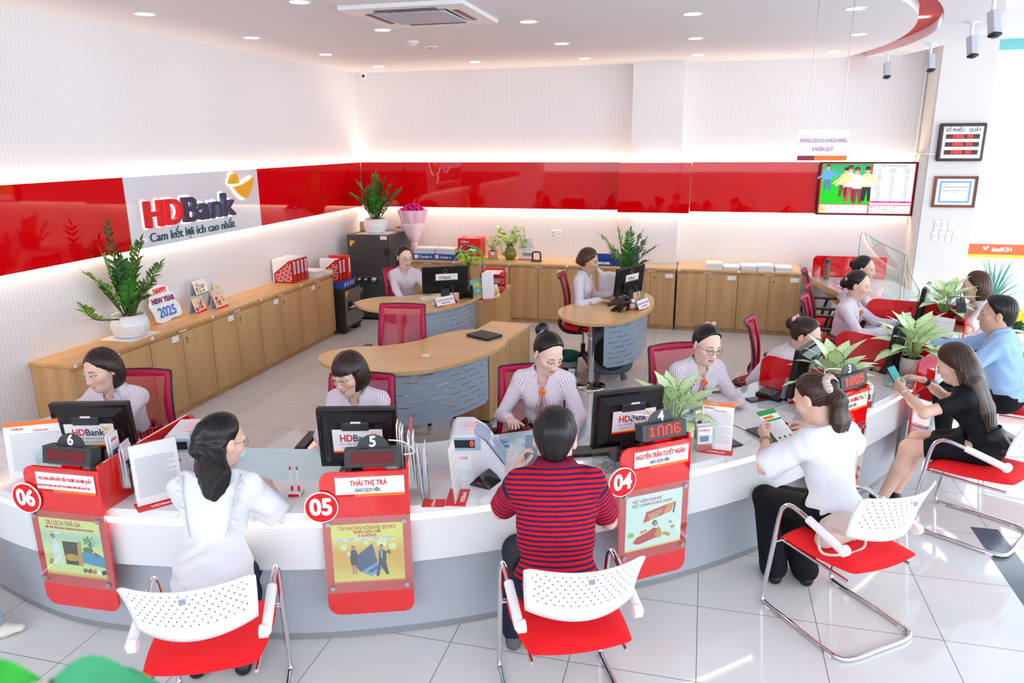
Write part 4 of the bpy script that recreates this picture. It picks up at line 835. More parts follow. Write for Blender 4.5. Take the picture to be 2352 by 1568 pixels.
bn = thing('waste_bin', 'dark green round waste bin beside the chrome desk post', 'bin', (-1.30, 7.45, 0)); MB().lathe([(.0001, .004), (.085, 0), (.11, .26), (.118, .26), (.115, .28), (.108, .265), (.085, .01)], n=32).build('bin_body', mat('bin_green', '#1c5a48', .4), bn); MB().lathe([(.1068, .20), (.1012, .14)], n=32).build('grey_band', mat('grey_band', '#8c9794', .5), bn)
sp = thing('spray_bottle', 'clear spray bottle with blue liquid and white trigger by the desk post', 'spray bottle', (-1.17, 7.02, 0)); MB().lathe([(.0001, 0), (.035, 0), (.037, .02), (.037, .13), (.02, .165), (.014, .17)], n=24).build('bottle_body', mat('bottle_clear', '#dfeaf0', .1, alpha=.75), sp)
MB().lathe([(.0001, .003), (.033, .003), (.0375, .02), (.0375, .05)], n=24).build('liquid', mat('blue_liquid', '#2f9fc0', .2), sp); MB().box(-.03, -.0385, .055, .03, -.036, .12).build('bottle_label', M_LABEL, sp)
mb = MB(); mb.cyl((0, 0, .17), .016, .03); mb.rbox(-.05, -.012, .20, .02, .012, .235, .008); mb.tube([(-.02, 0, .2), (-.035, 0, .17)], .005); mb.build('trigger_head', M_WHITE, sp)
# ---------------- curved teller counter ----------------
CT = 0.75
OUT = crv([(-4.2, 2.95, 0), (-3.45, 2.71, 0), (-2.95, 2.635, 0), (-2.40, 2.69, 0), (-1.79, 2.81, 0), (-1.28, 3.01, 0), (-.89, 3.22, 0), (-.35, 3.56, 0), (.04, 3.83, 0), (.47, 4.22, 0), (.82, 4.62, 0), (1.13, 5.02, 0), (1.38, 5.38, 0), (1.66, 5.85, 0), (1.95, 6.45, 0), (2.18, 7.1, 0), (2.33, 7.8, 0), (2.36, 8.6, 0), (2.30, 9.85, 0)], 8)
def tang(P, i): return (P[min(i+1, len(P)-1)]-P[max(i-1, 0)]).normalized()
def offs(P, d): return [p+Vector((-tang(P, i).y, tang(P, i).x, 0))*d for i, p in enumerate(P)]
def wall_strip(name, A, B, z0, z1, m, parent):
    """solid between curves A (outer) and B (inner)"""
    vs = []; n = len(A)
    for p, q in zip(A, B): vs += [(p.x, p.y, z0), (q.x, q.y, z0), (q.x, q.y, z1), (p.x, p.y, z1)]
    fs = []
    for i in range(n-1):
        a, b_ = 4*i, 4*i+4; fs += [(a+j, b_+j, b_+(j+1) % 4, a+(j+1) % 4) for j in range(4)]
    fs += [(0, 1, 2, 3), (4*n-1, 4*n-2, 4*n-3, 4*n-4)]
    mb = MB(); mb.add(vs, fs); return mb.build(name, m, parent)
def marble(name, c='#e9ecee'):
    m = mat(name, c, .12, coat=.4); v = coords(m); n1 = noise(m, v, 2.2, 6); s = sep(m, v)
    w = nd(m, 'ShaderNodeTexWave'); w.inputs['Scale'].default_value = .9; w.inputs['Distortion'].default_value = 14; w.inputs['Detail'].default_value = 4; w.inputs['Detail Scale'].default_value = 1.4; lk(m, v, w.inputs[0])
    lk(m, ramp(m, w.outputs[1], [(0.0, '#d8dce1'), (.03, c), (1, c)]), bsdf(m).inputs[0]); return m
M_MARB = marble('white_marble_top'); M_TEAL = mat('frosted_teal_glass', '#bfe3ea', .06, coat=1.0)
M_FASC = mat('white_fascia', '#e8ebee', .3); M_CBASE = mat('silver_grey_base', '#b3b8c2', .35, .15); M_TOE = mat('grey_toe_kick', '#8f9298', .3)
M_LEDW = mat('counter_led', '#fff4e0', .5, emit='#ffe9c8', es=5.5)
ct = thing('teller_counter', 'long curved white teller counter with marble edge, teal glass inner top and lit reveal', 'counter')
NI = next(i for i, p in enumerate(OUT) if p.x > 1.52)
O1 = OUT[:NI+1]; 
wall_strip('marble_top', O1, offs(O1, .36), .705, CT, M_MARB, ct)
wall_strip('glass_top', offs(O1, .36), offs(O1, .76), .715, CT-.001, M_TEAL, ct)
wall_strip('light_reveal', offs(O1, .03), offs(O1, .06), .665, .705, M_LEDW, ct)
wall_strip('fascia', offs(O1, .008), offs(O1, .05), .445, .668, M_FASC, ct)
wall_strip('base_front', offs(O1, .075), offs(O1, .11), .045, .70, M_CBASE, ct)
wall_strip('toe_kick', offs(O1, .085), offs(O1, .12), 0, .045, M_TOE, ct)
O2 = OUT[NI+3:]
ct2 = thing('teller_counter', 'far section of the curved white counter below the glass screens near the column', 'counter')
wall_strip('marble_top', O2, offs(O2, .34), .705, CT, M_MARB, ct2); wall_strip('glass_top', offs(O2, .34), offs(O2, .70), .715, CT-.001, M_TEAL, ct2)
wall_strip('light_reveal', offs(O2, .03), offs(O2, .06), .665, .705, M_LEDW, ct2); wall_strip('fascia', offs(O2, .008), offs(O2, .05), .445, .668, M_FASC, ct2)
wall_strip('base_front', offs(O2, .075), offs(O2, .11), .045, .70, M_CBASE, ct2); wall_strip('toe_kick', offs(O2, .085), offs(O2, .12), 0, .045, M_TOE, ct2)
rt = thing('side_desk', 'white and teal glass desk along the wall at the far right counter end', 'desk', (1.35, 9.3, 0))
MB().prism([(.0, .45), (.19, -.35), (.24, -.35), (.255, 1.02), (0, 1.02)], .715, .75).build('desk_top', M_TEAL, rt); MB().prism([(-.01, .44), (.18, -.36), (.19, -.35), (.0, .45)], .70, .752).build('wood_edge', M_WTOPX, rt)
MB().box(.10, .4, .0, .25, 1.0, .70).build('pedestal', M_FASC, rt); MB().prism([(.10, .1), (.18, -.3), (.23, -.3), (.22, .1)], .60, .64).build('keyboard_tray', M_WTOPX, rt)

# ---------------- station signs ----------------
def rrect(x0, y0, x1, y1, rs, n=6):
    """rs radii: bl, br, tr, tl"""
    pts = []
    for (cx, cy, r, a0) in ((x0+rs[0], y0+rs[0], rs[0], PI), (x1-rs[1], y0+rs[1], rs[1], 1.5*PI), (x1-rs[2], y1-rs[2], rs[2], 0), (x0+rs[3], y1-rs[3], rs[3], .5*PI)):
        if r < 1e-6: pts.append((cx, cy)); continue
        pts += [(cx+r*math.cos(a0+.5*PI*k/n), cy+r*math.sin(a0+.5*PI*k/n)) for k in range(n+1)]
    return pts
VX = lambda x, y, z: frame_M((x, y, z), (1, 0, 0), (0, 0, 1))      # front-facing frame
M_REDB = mat('acrylic_red_backing', '#c8384a', .15, coat=.6)
M_LEDOFF = None
def ledpanel():
    m = mat('led_matrix_off', '#3a0308', .3); s = sep(m, coords(m)); 
    f1 = math_n(m, 'ABSOLUTE', math_n(m, 'SUBTRACT', math_n(m, 'FRACT', math_n(m, 'MULTIPLY', s[0], 135)), .5)); f2 = math_n(m, 'ABSOLUTE', math_n(m, 'SUBTRACT', math_n(m, 'FRACT', math_n(m, 'MULTIPLY', s[2], 135)), .5))
    g = math_n(m, 'LESS_THAN', math_n(m, 'ADD', math_n(m, 'POWER', f1, 2), math_n(m, 'POWER', f2, 2)), .09)
    lk(m, mixc(m, g, '#3a0308', '#9c1420'), bsdf(m).inputs[0]); return m
M_LEDOFF = ledpanel(); M_LEDON = mat('led_on', '#ff2a18', .4, emit='#ff3018', es=3.0)
DOTS = {'1': ['00100', '01100', '00100', '00100', '00100', '00100', '01110'], '0': ['01110', '10001', '10001', '10001', '10001', '10001', '01110'], 'N': ['01110', '10001', '10001', '10001', '10001', '10001', '10001'], '6': ['01110', '10000', '10000', '11110', '10001', '10001', '01110'], '5': ['11111', '10000', '11110', '00001', '00001', '10001', '01110'], '3': ['11110', '00001', '00001', '01110', '00001', '00001', '11110']}
def station(pos, yaw, num, label, led=None, plate=None, poster=None, div=True, badge=True, dlen=.76):
    t = thing('counter_sign', label, 'counter sign', (pos[0], pos[1], 0), rad(yaw), 'red station signs hung on the counter front')
    w = .206
    MB().prism(rrect(-w, .21, w, .96, (.06, .05, .004, .05)), 0, .012, 0, VX(0, 0, 0)).build('front_panel', M_REDG, t)
    if div:
        Md = frame_M((w-.012, 0, 0), (0, 1, 0), (0, 0, 1)); MB().prism(rrect(.0, CT+.001, dlen, .985, (0, .0, .09, .0)), 0, .012, 0, Md).build('divider', M_REDG, t)
    # glass poster board
    b0, b1 = .335, .735
    MB().box(-w-.004, -.022, b0, w+.004, -.016, b1, bev=.001).build('glass_board', M_ACRYL, t); MB().box(-w+.0, -.0005, b0+.005, w-.0, 0, b1-.005).build('backing', M_REDB, t)
    for x in (-w+.03, w-.03):
        for z in (b0+.03, b1-.03): MB().tube([(x, -.0, z), (x, -.030, z)], .012, n=14).build('standoff_bolt', M_STEEL, t)
    if poster: poster(t, frame_M((0, -.013, (b0+b1)/2+.005), (1, 0, 0), (0, 0, 1)))
    if plate:
        n1, n2, big = plate; x0, x1 = -.135, .188
        MB().box(x0, -.016, .835, x1, -.003, .945).build('plate_holder', M_ACRYL, t); MB().box(x0+.003, -.018, .84, x1-.003, -.015, .935).build('name_plate', M_PAPER, t); MB().box(x0+.003, -.0188, .838, x1-.003, -.015, .851).build('orange_strip', M_ORANGE, t); MB().box(x0+.003, -.0192, .838, x0+.09, -.015, .850).build('red_strip', M_SIGNRED, t)
        mb = MB(); addtext(mb, n1, VX(.02 if not big else .027, -.019, .905), .036 if not big else .022, 0, bold=.0007 if not big else .0003, fit=(.285 if len(n1) > 14 else .17) if not big else .29); mb.build('lettering', M_TXTRED, t, label='red capital lettering')
        mb = MB(); addtext(mb, n2, VX(.015, -.019, .870), .025 if not big else .014, 0, bold=.0004 if not big else .0002, fit=.115 if not big else .29); mb.build('caption', M_TXTBLUE if not big else M_TXTRED, t)
    if badge:
        bt = MB().cyl((0, 0, 0), .078, .006, 0, 40, VX(-w+.005, -.02, .795)).build('number_badge', M_TXTW, t, label='round red and white number disc'); MB().cyl((0, 0, .0062), .073, .001, 0, 40, VX(-w+.005, -.02, .795)).build('red_disc', M_SIGNRED, bt)
        mb = MB(); addtext(mb, '0'+num, VX(-w+.005, -.0285, .795), .115, 0, bold=.0045, fit=.095); mb.build('number', M_TXTW, bt)
    if led is not None:
        Ml = Matrix.Translation((.045, .02, .965)) @ Matrix.Rotation(rad(-10), 4, 'X')
        lb = MB().box(-.13, -.035, .01, .13, .035, .095, bev=.003, M=Ml).build('led_box', M_DGREY, t)
        MB().box(-.10, -.0365, .025, .10, -.0345, .082).build('led_window', M_LEDOFF, lb, M=Ml)
        MB().prism([(.075*math.cos(PI*k/16), .09+.066*math.sin(PI*k/16)) for k in range(17)], 0, .006, 0, Ml @ VX(0, -.0, 0)).build('number_plate', M_DGREY, lb)
        mb = MB(); addtext(mb, num, Ml @ VX(0, -.0075, .122), .07, 0, bold=.002); mb.build('number', M_TXTW, lb)
        if led:
            mb = MB(); s_ = .0074
            for k, ch in enumerate(led):
                for r, row in enumerate(DOTS[ch]):
                    for c_, v in enumerate(row):
                        if v == '1': x = -.088+k*.049+c_*s_; z = .080-r*s_; mb.box(x-.0026, -.038, z-.0026, x+.0026, -.0366, z+.0026, 0, Ml)
            mb.build('led_digits', M_LEDON, lb)
        mb = MB(); mb.tube([Ml @ Vector(p) for p in crv([(-.02, .04, .07), (-.10, .09, .10), (-.13, .05, .14), (-.06, .01, .13)], 5)] if num != '5' else [Ml @ Vector(p) for p in crv([(.07, .03, .12), (.14, .06, .10), (.19, .06, .05), (.14, .02, .05)], 5)], .004, n=6); mb.build('white_cable', M_WHITE, lb)
        MB().box(-.05, .0, .0, .05, .02, .02, 0, Matrix.Translation((.045, .01, .95))).build('bracket', M_REDG, t)
    return t
def pp(mb, M, pts, mi, z=.0004): mb.prism(pts, 0, z, mi, M)
def pimat(name, c): return mat(name, c, .5)
def circ(x, y, r, n=14, ry=None): return [(x+r*math.cos(2*PI*k/n), y+(ry or r)*math.sin(2*PI*k/n)) for k in range(n)]
def gradm(name, stops):
    m = mat(name, '#ffffff', .5); s = sep(m, coords(m)); f = nd(m, 'ShaderNodeMapRange'); f.inputs[1].default_value = -.17; f.inputs[2].default_value = .17; lk(m, s[1], f.inputs[0]); lk(m, ramp(m, f.outputs[0], stops), bsdf(m).inputs[0]); return m
def poster_base(t, M, m): return MB().box(-.168, -.155, 0, .168, .155, .001).build('poster', m, t, M=M)
def poster06(t, M):
    p = poster_base(t, M, gradm('travel_poster', [(0, '#c82018'), (.06, '#f0b040'), (.12, '#f2f2a0'), (.5, '#e8eeb0'), (.68, '#c4dcc8'), (.8, '#f0f0a8'), (1, '#f4f08c')]))
    L = [pimat('po_dk', '#2e2218'), pimat('po_gold', '#d9a23a'), pimat('po_sea', '#3f9ed0'), pimat('po_palm', '#3f8a3a'), pimat('po_white', '#eef2f2'), pimat('po_red', '#b03028'), pimat('po_skin', '#c08a68'), pimat('po_sand', '#e8d898')]
    mb = MB(); T = Matrix.Translation((0, 0, .0012)); pp(mb, T, [(.02, -.07), (.168, -.09), (.168, -.03), (.06, -.01), (.03, -.03)], 2)
    pp(mb, T, [(-.05, -.09), (.03, -.09), (.035, .035), (-.055, .035)], 0, .0008); pp(mb, T, circ(-.01, -.05, .04, 16, .02), 1, .001); pp(mb, T, [(.02, -.085), (.045, -.095), (.05, .045), (.03, .03)], 1, .0012)
    pp(mb, T, [(-.115, -.10), (-.10, -.1), (-.09, -.03), (-.075, -.1), (-.065, -.1), (-.07, .0), (-.095, .045), (-.115, .0)], 4, .0012); pp(mb, T, circ(-.10, .055, .010), 6, .0014); pp(mb, T, circ(-.103, .06, .010), 0, .0013); pp(mb, T, [(-.15, -.10), (-.13, -.1), (-.122, -.07), (-.142, -.068)], 1, .0012)
    pp(mb, T, [(.098, -.02), (.104, -.02), (.108, .05), (.102, .05)], 0, .0008)
    for k in range(8): a = k*PI/4+.3; pp(mb, T, [(.105, .05), (.105+.04*math.cos(a), .05+.028*math.sin(a)), (.105+.036*math.cos(a+.3), .05+.025*math.sin(a+.3)-.006)], 3, .0011)
    pp(mb, T, circ(.085, .0, .03, 10, .016), 3, .0009); pp(mb, T, [(.11, -.02), (.15, -.03), (.15, -.022), (.12, -.008)], 5, .0012)
    for k, c in enumerate((3, 5, 1, 4, 0)): x = .045+.026*k; pp(mb, T, [(x, -.13), (x+.022, -.12), (x+.014, -.10), (x-.008, -.11)], c, .0014+.0002*k)
    pp(mb, T, [(-.10, .075), (-.06, .07), (-.05, .082), (-.085, .085)], 4, .001); pp(mb, T, [(-.10, .080), (-.12, .083), (-.08, .078)], 5, .0012)
    mb.build('picture_print', L, p)
    mb = MB(); addtext(mb, 'DU LỊCH THẢ GA', Matrix.Translation((-.03, .13, .0022)), .034, 0, fit=.19); addtext(mb, 'VỚI THẺ TÍN DỤNG HDBANK VIETJET PLATINUM', Matrix.Translation((.0, .105, .0022)), .015, 0, bold=.0002, fit=.27); mb.build('lettering', M_TXTRED, p)
def poster05(t, M):
    p = poster_base(t, M, gradm('account_poster', [(0, '#d02818'), (.05, '#f07020'), (.08, '#ffe070'), (.3, '#f8c050'), (.5, '#f4b040'), (.75, '#fbe468'), (1, '#f6ec70')]))
    L = [pimat('po_navy', '#33507e'), pimat('po_blue', '#7aa6d0'), pimat('po_black', '#1d1d22'), pimat('po_skin', '#c08a68'), pimat('po_cream', '#f6f0b8'), pimat('po_pale', '#e8f0f0')]
    mb = MB(); T = Matrix.Translation((0, 0, .0012))
    pp(mb, T, [(-.09, -.04), (.02, .05), (.04, -.05), (-.04, -.10)], 0, .0008); pp(mb, T, [(-.04, -.10), (.04, -.05), (.085, -.075), (.01, -.125)], 1, .0009); pp(mb, T, [(-.01, -.10), (.035, -.07), (.05, -.078), (.008, -.108)], 0, .0011)
    for x, y, r in ((-.115, .035, .017), (.065, .05, .024), (.115, .03, .017), (-.01, .055, .01)): pp(mb, T, circ(x, y, r), 4, .0006)
    for k, x in enumerate((-.13, -.075, -.018, .04, .10)): pp(mb, T, [(x-.026, .066), (x+.026, .066), (x+.026, .085), (x-.026, .085)], 5, .0008)
    pp(mb, T, [(-.085, -.06), (-.055, -.06), (-.052, .0), (-.06, .02), (-.08, .02), (-.087, .0)], 2, .0014); pp(mb, T, [(-.08, -.11), (-.073, -.11), (-.07, -.06), (-.08, -.06)], 3, .0013); pp(mb, T, [(-.066, -.11), (-.06, -.11), (-.06, -.06), (-.068, -.06)], 3, .0013); pp(mb, T, circ(-.07, .03, .009), 3, .0015); pp(mb, T, circ(-.07, .034, .009), 2, .0014); pp(mb, T, [(-.1, -.005), (-.085, -.01), (-.083, .005), (-.1, .012)], 5, .0016)
    pp(mb, T, [(.045, -.06), (.08, -.06), (.085, .0), (.07, .015), (.05, .01)], 2, .0014); pp(mb, T, [(.03, -.125), (.045, -.125), (.055, -.07), (.08, -.12), (.092, -.12), (.08, -.05), (.045, -.055)], 2, .0013); pp(mb, T, circ(.062, .028, .010), 3, .0015); pp(mb, T, circ(.062, .033, .010), 2, .0014); pp(mb, T, [(.057, -.03), (.066, -.03), (.068, .01), (.056, .01)], 1, .0016); pp(mb, T, [(.08, .0), (.105, -.01), (.10, .012), (.095, .012)], 2, .0014)
    mb.build('picture_print', L, p)
    mb = MB(); addtext(mb, 'TÀI KHOẢN HDBANK BEMAX', Matrix.Translation((0, .133, .0022)), .030, 0, fit=.27); addtext(mb, 'PHIÊN BẢN MỚI', Matrix.Translation((0, .112, .0022)), .018, 0, bold=.0004); addtext(mb, '5 KHÔNG', Matrix.Translation((0, .093, .0022)), .019, 0, bold=.0004)
    for k, (a, b_) in enumerate((('0 PHÍ', 'CHUYỂN KHOẢN'), ('0 GIỚI HẠN', 'GIAO DỊCH'), ('0 PHÍ', 'CHI LƯƠNG'), ('0 PHÍ QUẢN LÝ', 'TÀI KHOẢN'), ('0 PHÍ THƯỜNG NIÊN', 'eBanking'))):
        x = (-.13, -.075, -.018, .04, .10)[k]; addtext(mb, a, Matrix.Translation((x, .080, .0022)), .0068, 0, sx=.8); addtext(mb, b_, Matrix.Translation((x, .072, .0022)), .0068, 0, sx=.8)
    mb.build('lettering', M_TXTRED, p)
def poster04(t, M):
    p = poster_base(t, M, gradm('saving_poster', [(0, '#d02818'), (.04, '#f08030'), (.07, '#fbe890'), (.1, '#f4f6f0'), (1, '#eef4f8')]))
    L = [pimat('po_red2', '#d8342c'), pimat('po_gold', '#d9a23a'), pimat('po_black', '#1d1d22'), pimat('po_skin', '#c08a68'), pimat('po_orange', '#f09838'), pimat('po_green2', '#9cc870'), pimat('po_white', '#eef2f2')]
    mb = MB(); T = Matrix.Translation((0, 0, .0012))
    pp(mb, T, [(-.06, -.005), (.10, .03), (.125, .085), (-.05, .055)], 4, .0007); pp(mb, T, [(-.065, .0), (.05, .02), (.075, .075), (-.045, .052)], 0, .0009); pp(mb, T, [(.12, .075), (.13, .08), (.12, .02), (.112, .02)], 2, .001); pp(mb, T, [(-.03, .005), (.03, .015), (.035, .03), (-.028, .02)], 1, .0012)
    pp(mb, T, [(-.13, -.115), (-.08, -.12), (.03, -.10), (.035, -.045), (.01, -.04), (-.05, -.065), (-.10, -.08)], 0, .0010); pp(mb, T, [(-.01, -.04), (.0, -.03), (.03, -.01), (.025, -.05)], 6, .0013); pp(mb, T, circ(.01, -.022, .014), 3, .0014); pp(mb, T, circ(.005, -.016, .015), 2, .0013); pp(mb, T, [(-.14, -.12), (-.12, -.125), (-.11, -.11), (-.13, -.105)], 6, .0014)
    pp(mb, T, circ(.03, -.085, .022, 10), 1, .0014); pp(mb, T, circ(.03, -.065, .015, 8), 1, .0015)
    for x, y, r, c in ((-.135, -.06, .02, 5), (.10, -.03, .012, 5), (.115, -.06, .013, 1), (.07, -.09, .014, 1), (.09, -.10, .014, 1), (-.07, -.055, .012, 1), (-.05, -.05, .01, 4)): pp(mb, T, circ(x, y, r, 12, r*.75), c, .0008)
    mb.build('picture_print', L, p)
    mb = MB(); addtext(mb, 'TIẾT KIỆM ONLINE', Matrix.Translation((-.135, .122, .0022)), .023, 0, align='LEFT', sx=.9); addtext(mb, 'MỘT CHẠM XONG NGAY', Matrix.Translation((-.135, .098, .0022)), .023, 0, align='LEFT', sx=.9); mb.build('lettering', pimat('crimson_ink', '#c02848'), p)
    mb = MB(); Tt = Matrix.Translation((.005, .045, .003)) @ Matrix.Rotation(.2, 4, 'Z'); addtext(mb, 'Lương về, lương về!', Tt, .011, 0); addtext(mb, 'Mở tiết kiệm thôi!', Tt @ Matrix.Translation((0, -.013, 0)), .011, 0); mb.build('lettering', M_TXTW, p)
def poster03(t, M):
    p = poster_base(t, M, gradm('sky_poster', [(0, '#d02818'), (.04, '#f08030'), (.07, '#f4e8a0'), (.15, '#e0efe0'), (1, '#d9efe6')]))
    L = [pimat('po_red2', '#d8342c'), pimat('po_gold', '#d9a23a'), pimat('po_white', '#eef2f2')]; mb = MB(); T = Matrix.Translation((0, 0, .0012))
    pp(mb, T, rrect(.02, -.11, .11, .04, (.01,)*4, 3), 2, .0008); pp(mb, T, rrect(.03, -.05, .10, -.02, (.004,)*4, 2), 0, .0012); pp(mb, T, rrect(.03, -.10, .10, -.07, (.004,)*4, 2), 0, .0012); pp(mb, T, circ(.13, .11, .012), 1, .0008); pp(mb, T, circ(.125, -.02, .01), 1, .0008)
    mb.build('picture_print', L, p); mb = MB(); addtext(mb, 'SkyOne', Matrix.Translation((.06, .10, .0022)), .038, 0); addtext(mb, 'MIỄN PHÍ', Matrix.Translation((.045, .065, .0022)), .03, 0); mb.build('lettering', pimat('crimson_ink', '#c02848'), p)
station((-2.871, 2.607), 2.8, '6', 'red counter sign 06 with the travel poster, leftmost', '', ('VUI LÒNG KIỂM ĐẾM TIỀN TRƯỚC KHI RỜI QUẦY', 'NGÂN HÀNG KHÔNG GIẢI QUYẾT MỌI TRƯỜNG HỢP KHIẾU NẠI VỀ SAU', 2), poster06)
station((-1.461, 2.907), 19.8, '5', 'red counter sign 05 with the yellow laptop poster', '', ('THÁI THỊ TRÀ', 'GIAO DỊCH VIÊN', 0), poster05, dlen=.70)
station((-.166, 3.545), 36.4, '4', 'red counter sign 04 with the white savings poster', '1NN6', ('NGUYỄN TRẦN TUYẾT NGÂN', 'GIAO DỊCH VIÊN', 0), poster04)
station((.904, 4.61), 47, '3', 'red counter sign 03 behind the ponytailed customer', '1005', ('TRẦN LOAN PHƯƠNG THẢO', 'GIAO DỊCH VIÊN', 0), poster03, badge=False, dlen=.80)
station((1.585, 5.59), 59, '2', 'red counter sign seen edge-on beside the woman in black', None, None, None, badge=False, dlen=.72)
station((2.25, 7.10), 76, '1', 'red counter sign seen edge-on beside the farthest plant', '', None, None, badge=False, dlen=.78)
# qr-less name plates done; red end panel and glass screens at the far desk
t = thing('privacy_screen', 'red acrylic panel with rounded corner behind the far right desk', 'panel', (1.37, 9.95, 0)); MB().prism(rrect(0, .752, .85, 1.02, (0, 0, .02, .06)), 0, .012, 0, VX(0, 0, 0)).build('panel', M_REDG, t)
def gscreen(A, B, hA, hB, label, bulge):
    t = thing('glass_screen', label, 'glass screen', (A[0], A[1], 0), 0, 'curved glass screens on the far counter'); vs = []; n = 12; A = Vector((A[0], A[1], 0)); B = Vector((B[0], B[1], 0)); nn = (B-A).cross(Vector((0, 0, 1))).normalized()
    top = []
    for k in range(n+1):
        u = k/n; p = A.lerp(B, u)+nn*(bulge*math.sin(PI*u))-A; z = hA+(hB-hA)*u**1.6+.0
        if k == 0: z -= .05
        top.append(Vector((p.x, p.y, z))); vs += [(p.x, p.y, .752), (p.x, p.y, z)]
    MB().add(vs, [(2*k, 2*k+2, 2*k+3, 2*k+1) for k in range(n)], 0, True).build('pane', M_ACRYL, t, solid=.006)
    mb = MB(); mb.tube([Vector((top[0].x, top[0].y, .752))]+top+[Vector((top[-1].x, top[-1].y, .752))], .0035, n=5); mb.build('glass_edge', M_GREENEDGE, t)
gscreen((1.86, 9.80), (2.04, 8.40), 1.36, 1.27, 'larger curved clear glass screen at the far right desk', .06)
gscreen((2.05, 8.32), (1.96, 7.42), 1.27, 1.08, 'smaller curved clear glass screen next to the farthest red divider', .05)

# ---------------- monitors ----------------
M_MON = mat('monitor_black', '#15171a', .25); M_MONG = mat('monitor_grey', '#33373d', .35); M_SCR = mat('screen_glass', '#0c0e12', .08)
def bank_card(t, M, w, h, parent=None, fruit=True):
    """printed label, xy plane of M"""
    c = MB().prism(rrect(-w/2, -h/2, w/2, h/2, (.004,)*4, 3), 0, .0012, 0).build('bank_label', M_PAPER, parent or t, M=M)
    mb = MB(); addtext(mb, 'HD', Matrix.Translation((-w*.36, h*.12, .0016)), h*.40, 0, align='LEFT', fit=h*.46, bold=h*.008); mb.build('lettering', M_TXTRED, c)
    mb = MB(); addtext(mb, 'Bank', Matrix.Translation((-w*.36+h*.50, h*.12, .0016)), h*.40, 0, align='LEFT', fit=h*.70, bold=h*.008); mb.build('lettering', M_TXTBLUE, c)
    mb = MB(); addtext(mb, 'Cam kết lợi ích cao nhất', Matrix.Translation((-w*.02, -h*.12, .0016)), h*.13, 0); addtext(mb, '1900 6060 (24/7)   www.hdbank.com.vn', Matrix.Translation((-w*.02, -h*.28, .0016)), h*.075, 0); mb.build('caption', M_TXTG, c)
    mb = MB(); logo(mb, Matrix.Translation((w*.27, h*.22, .0016)), h*.13, 0); mb.build('emblem', M_YEL, c)
    mb = MB().box(-w/2, -h/2, .0012, w/2, -h*.43, .0018).box(-w/2, -h*.43, .0012, w/2, -h*.385, .0018, 1); mb.build('colour_strip', [M_SIGNRED, M_YEL], c)
    if fruit: mb = MB().prism(circ(w*.41, -h*.25, h*.09), .0015, .002, 0); mb.prism(circ(w*.36, -h*.13, h*.07, 6, h*.03), .0015, .0022, 1); mb.build('fruit_print', [M_ORANGE, mat('leaf_print', '#3f9a3a', .5)], c)
    return c
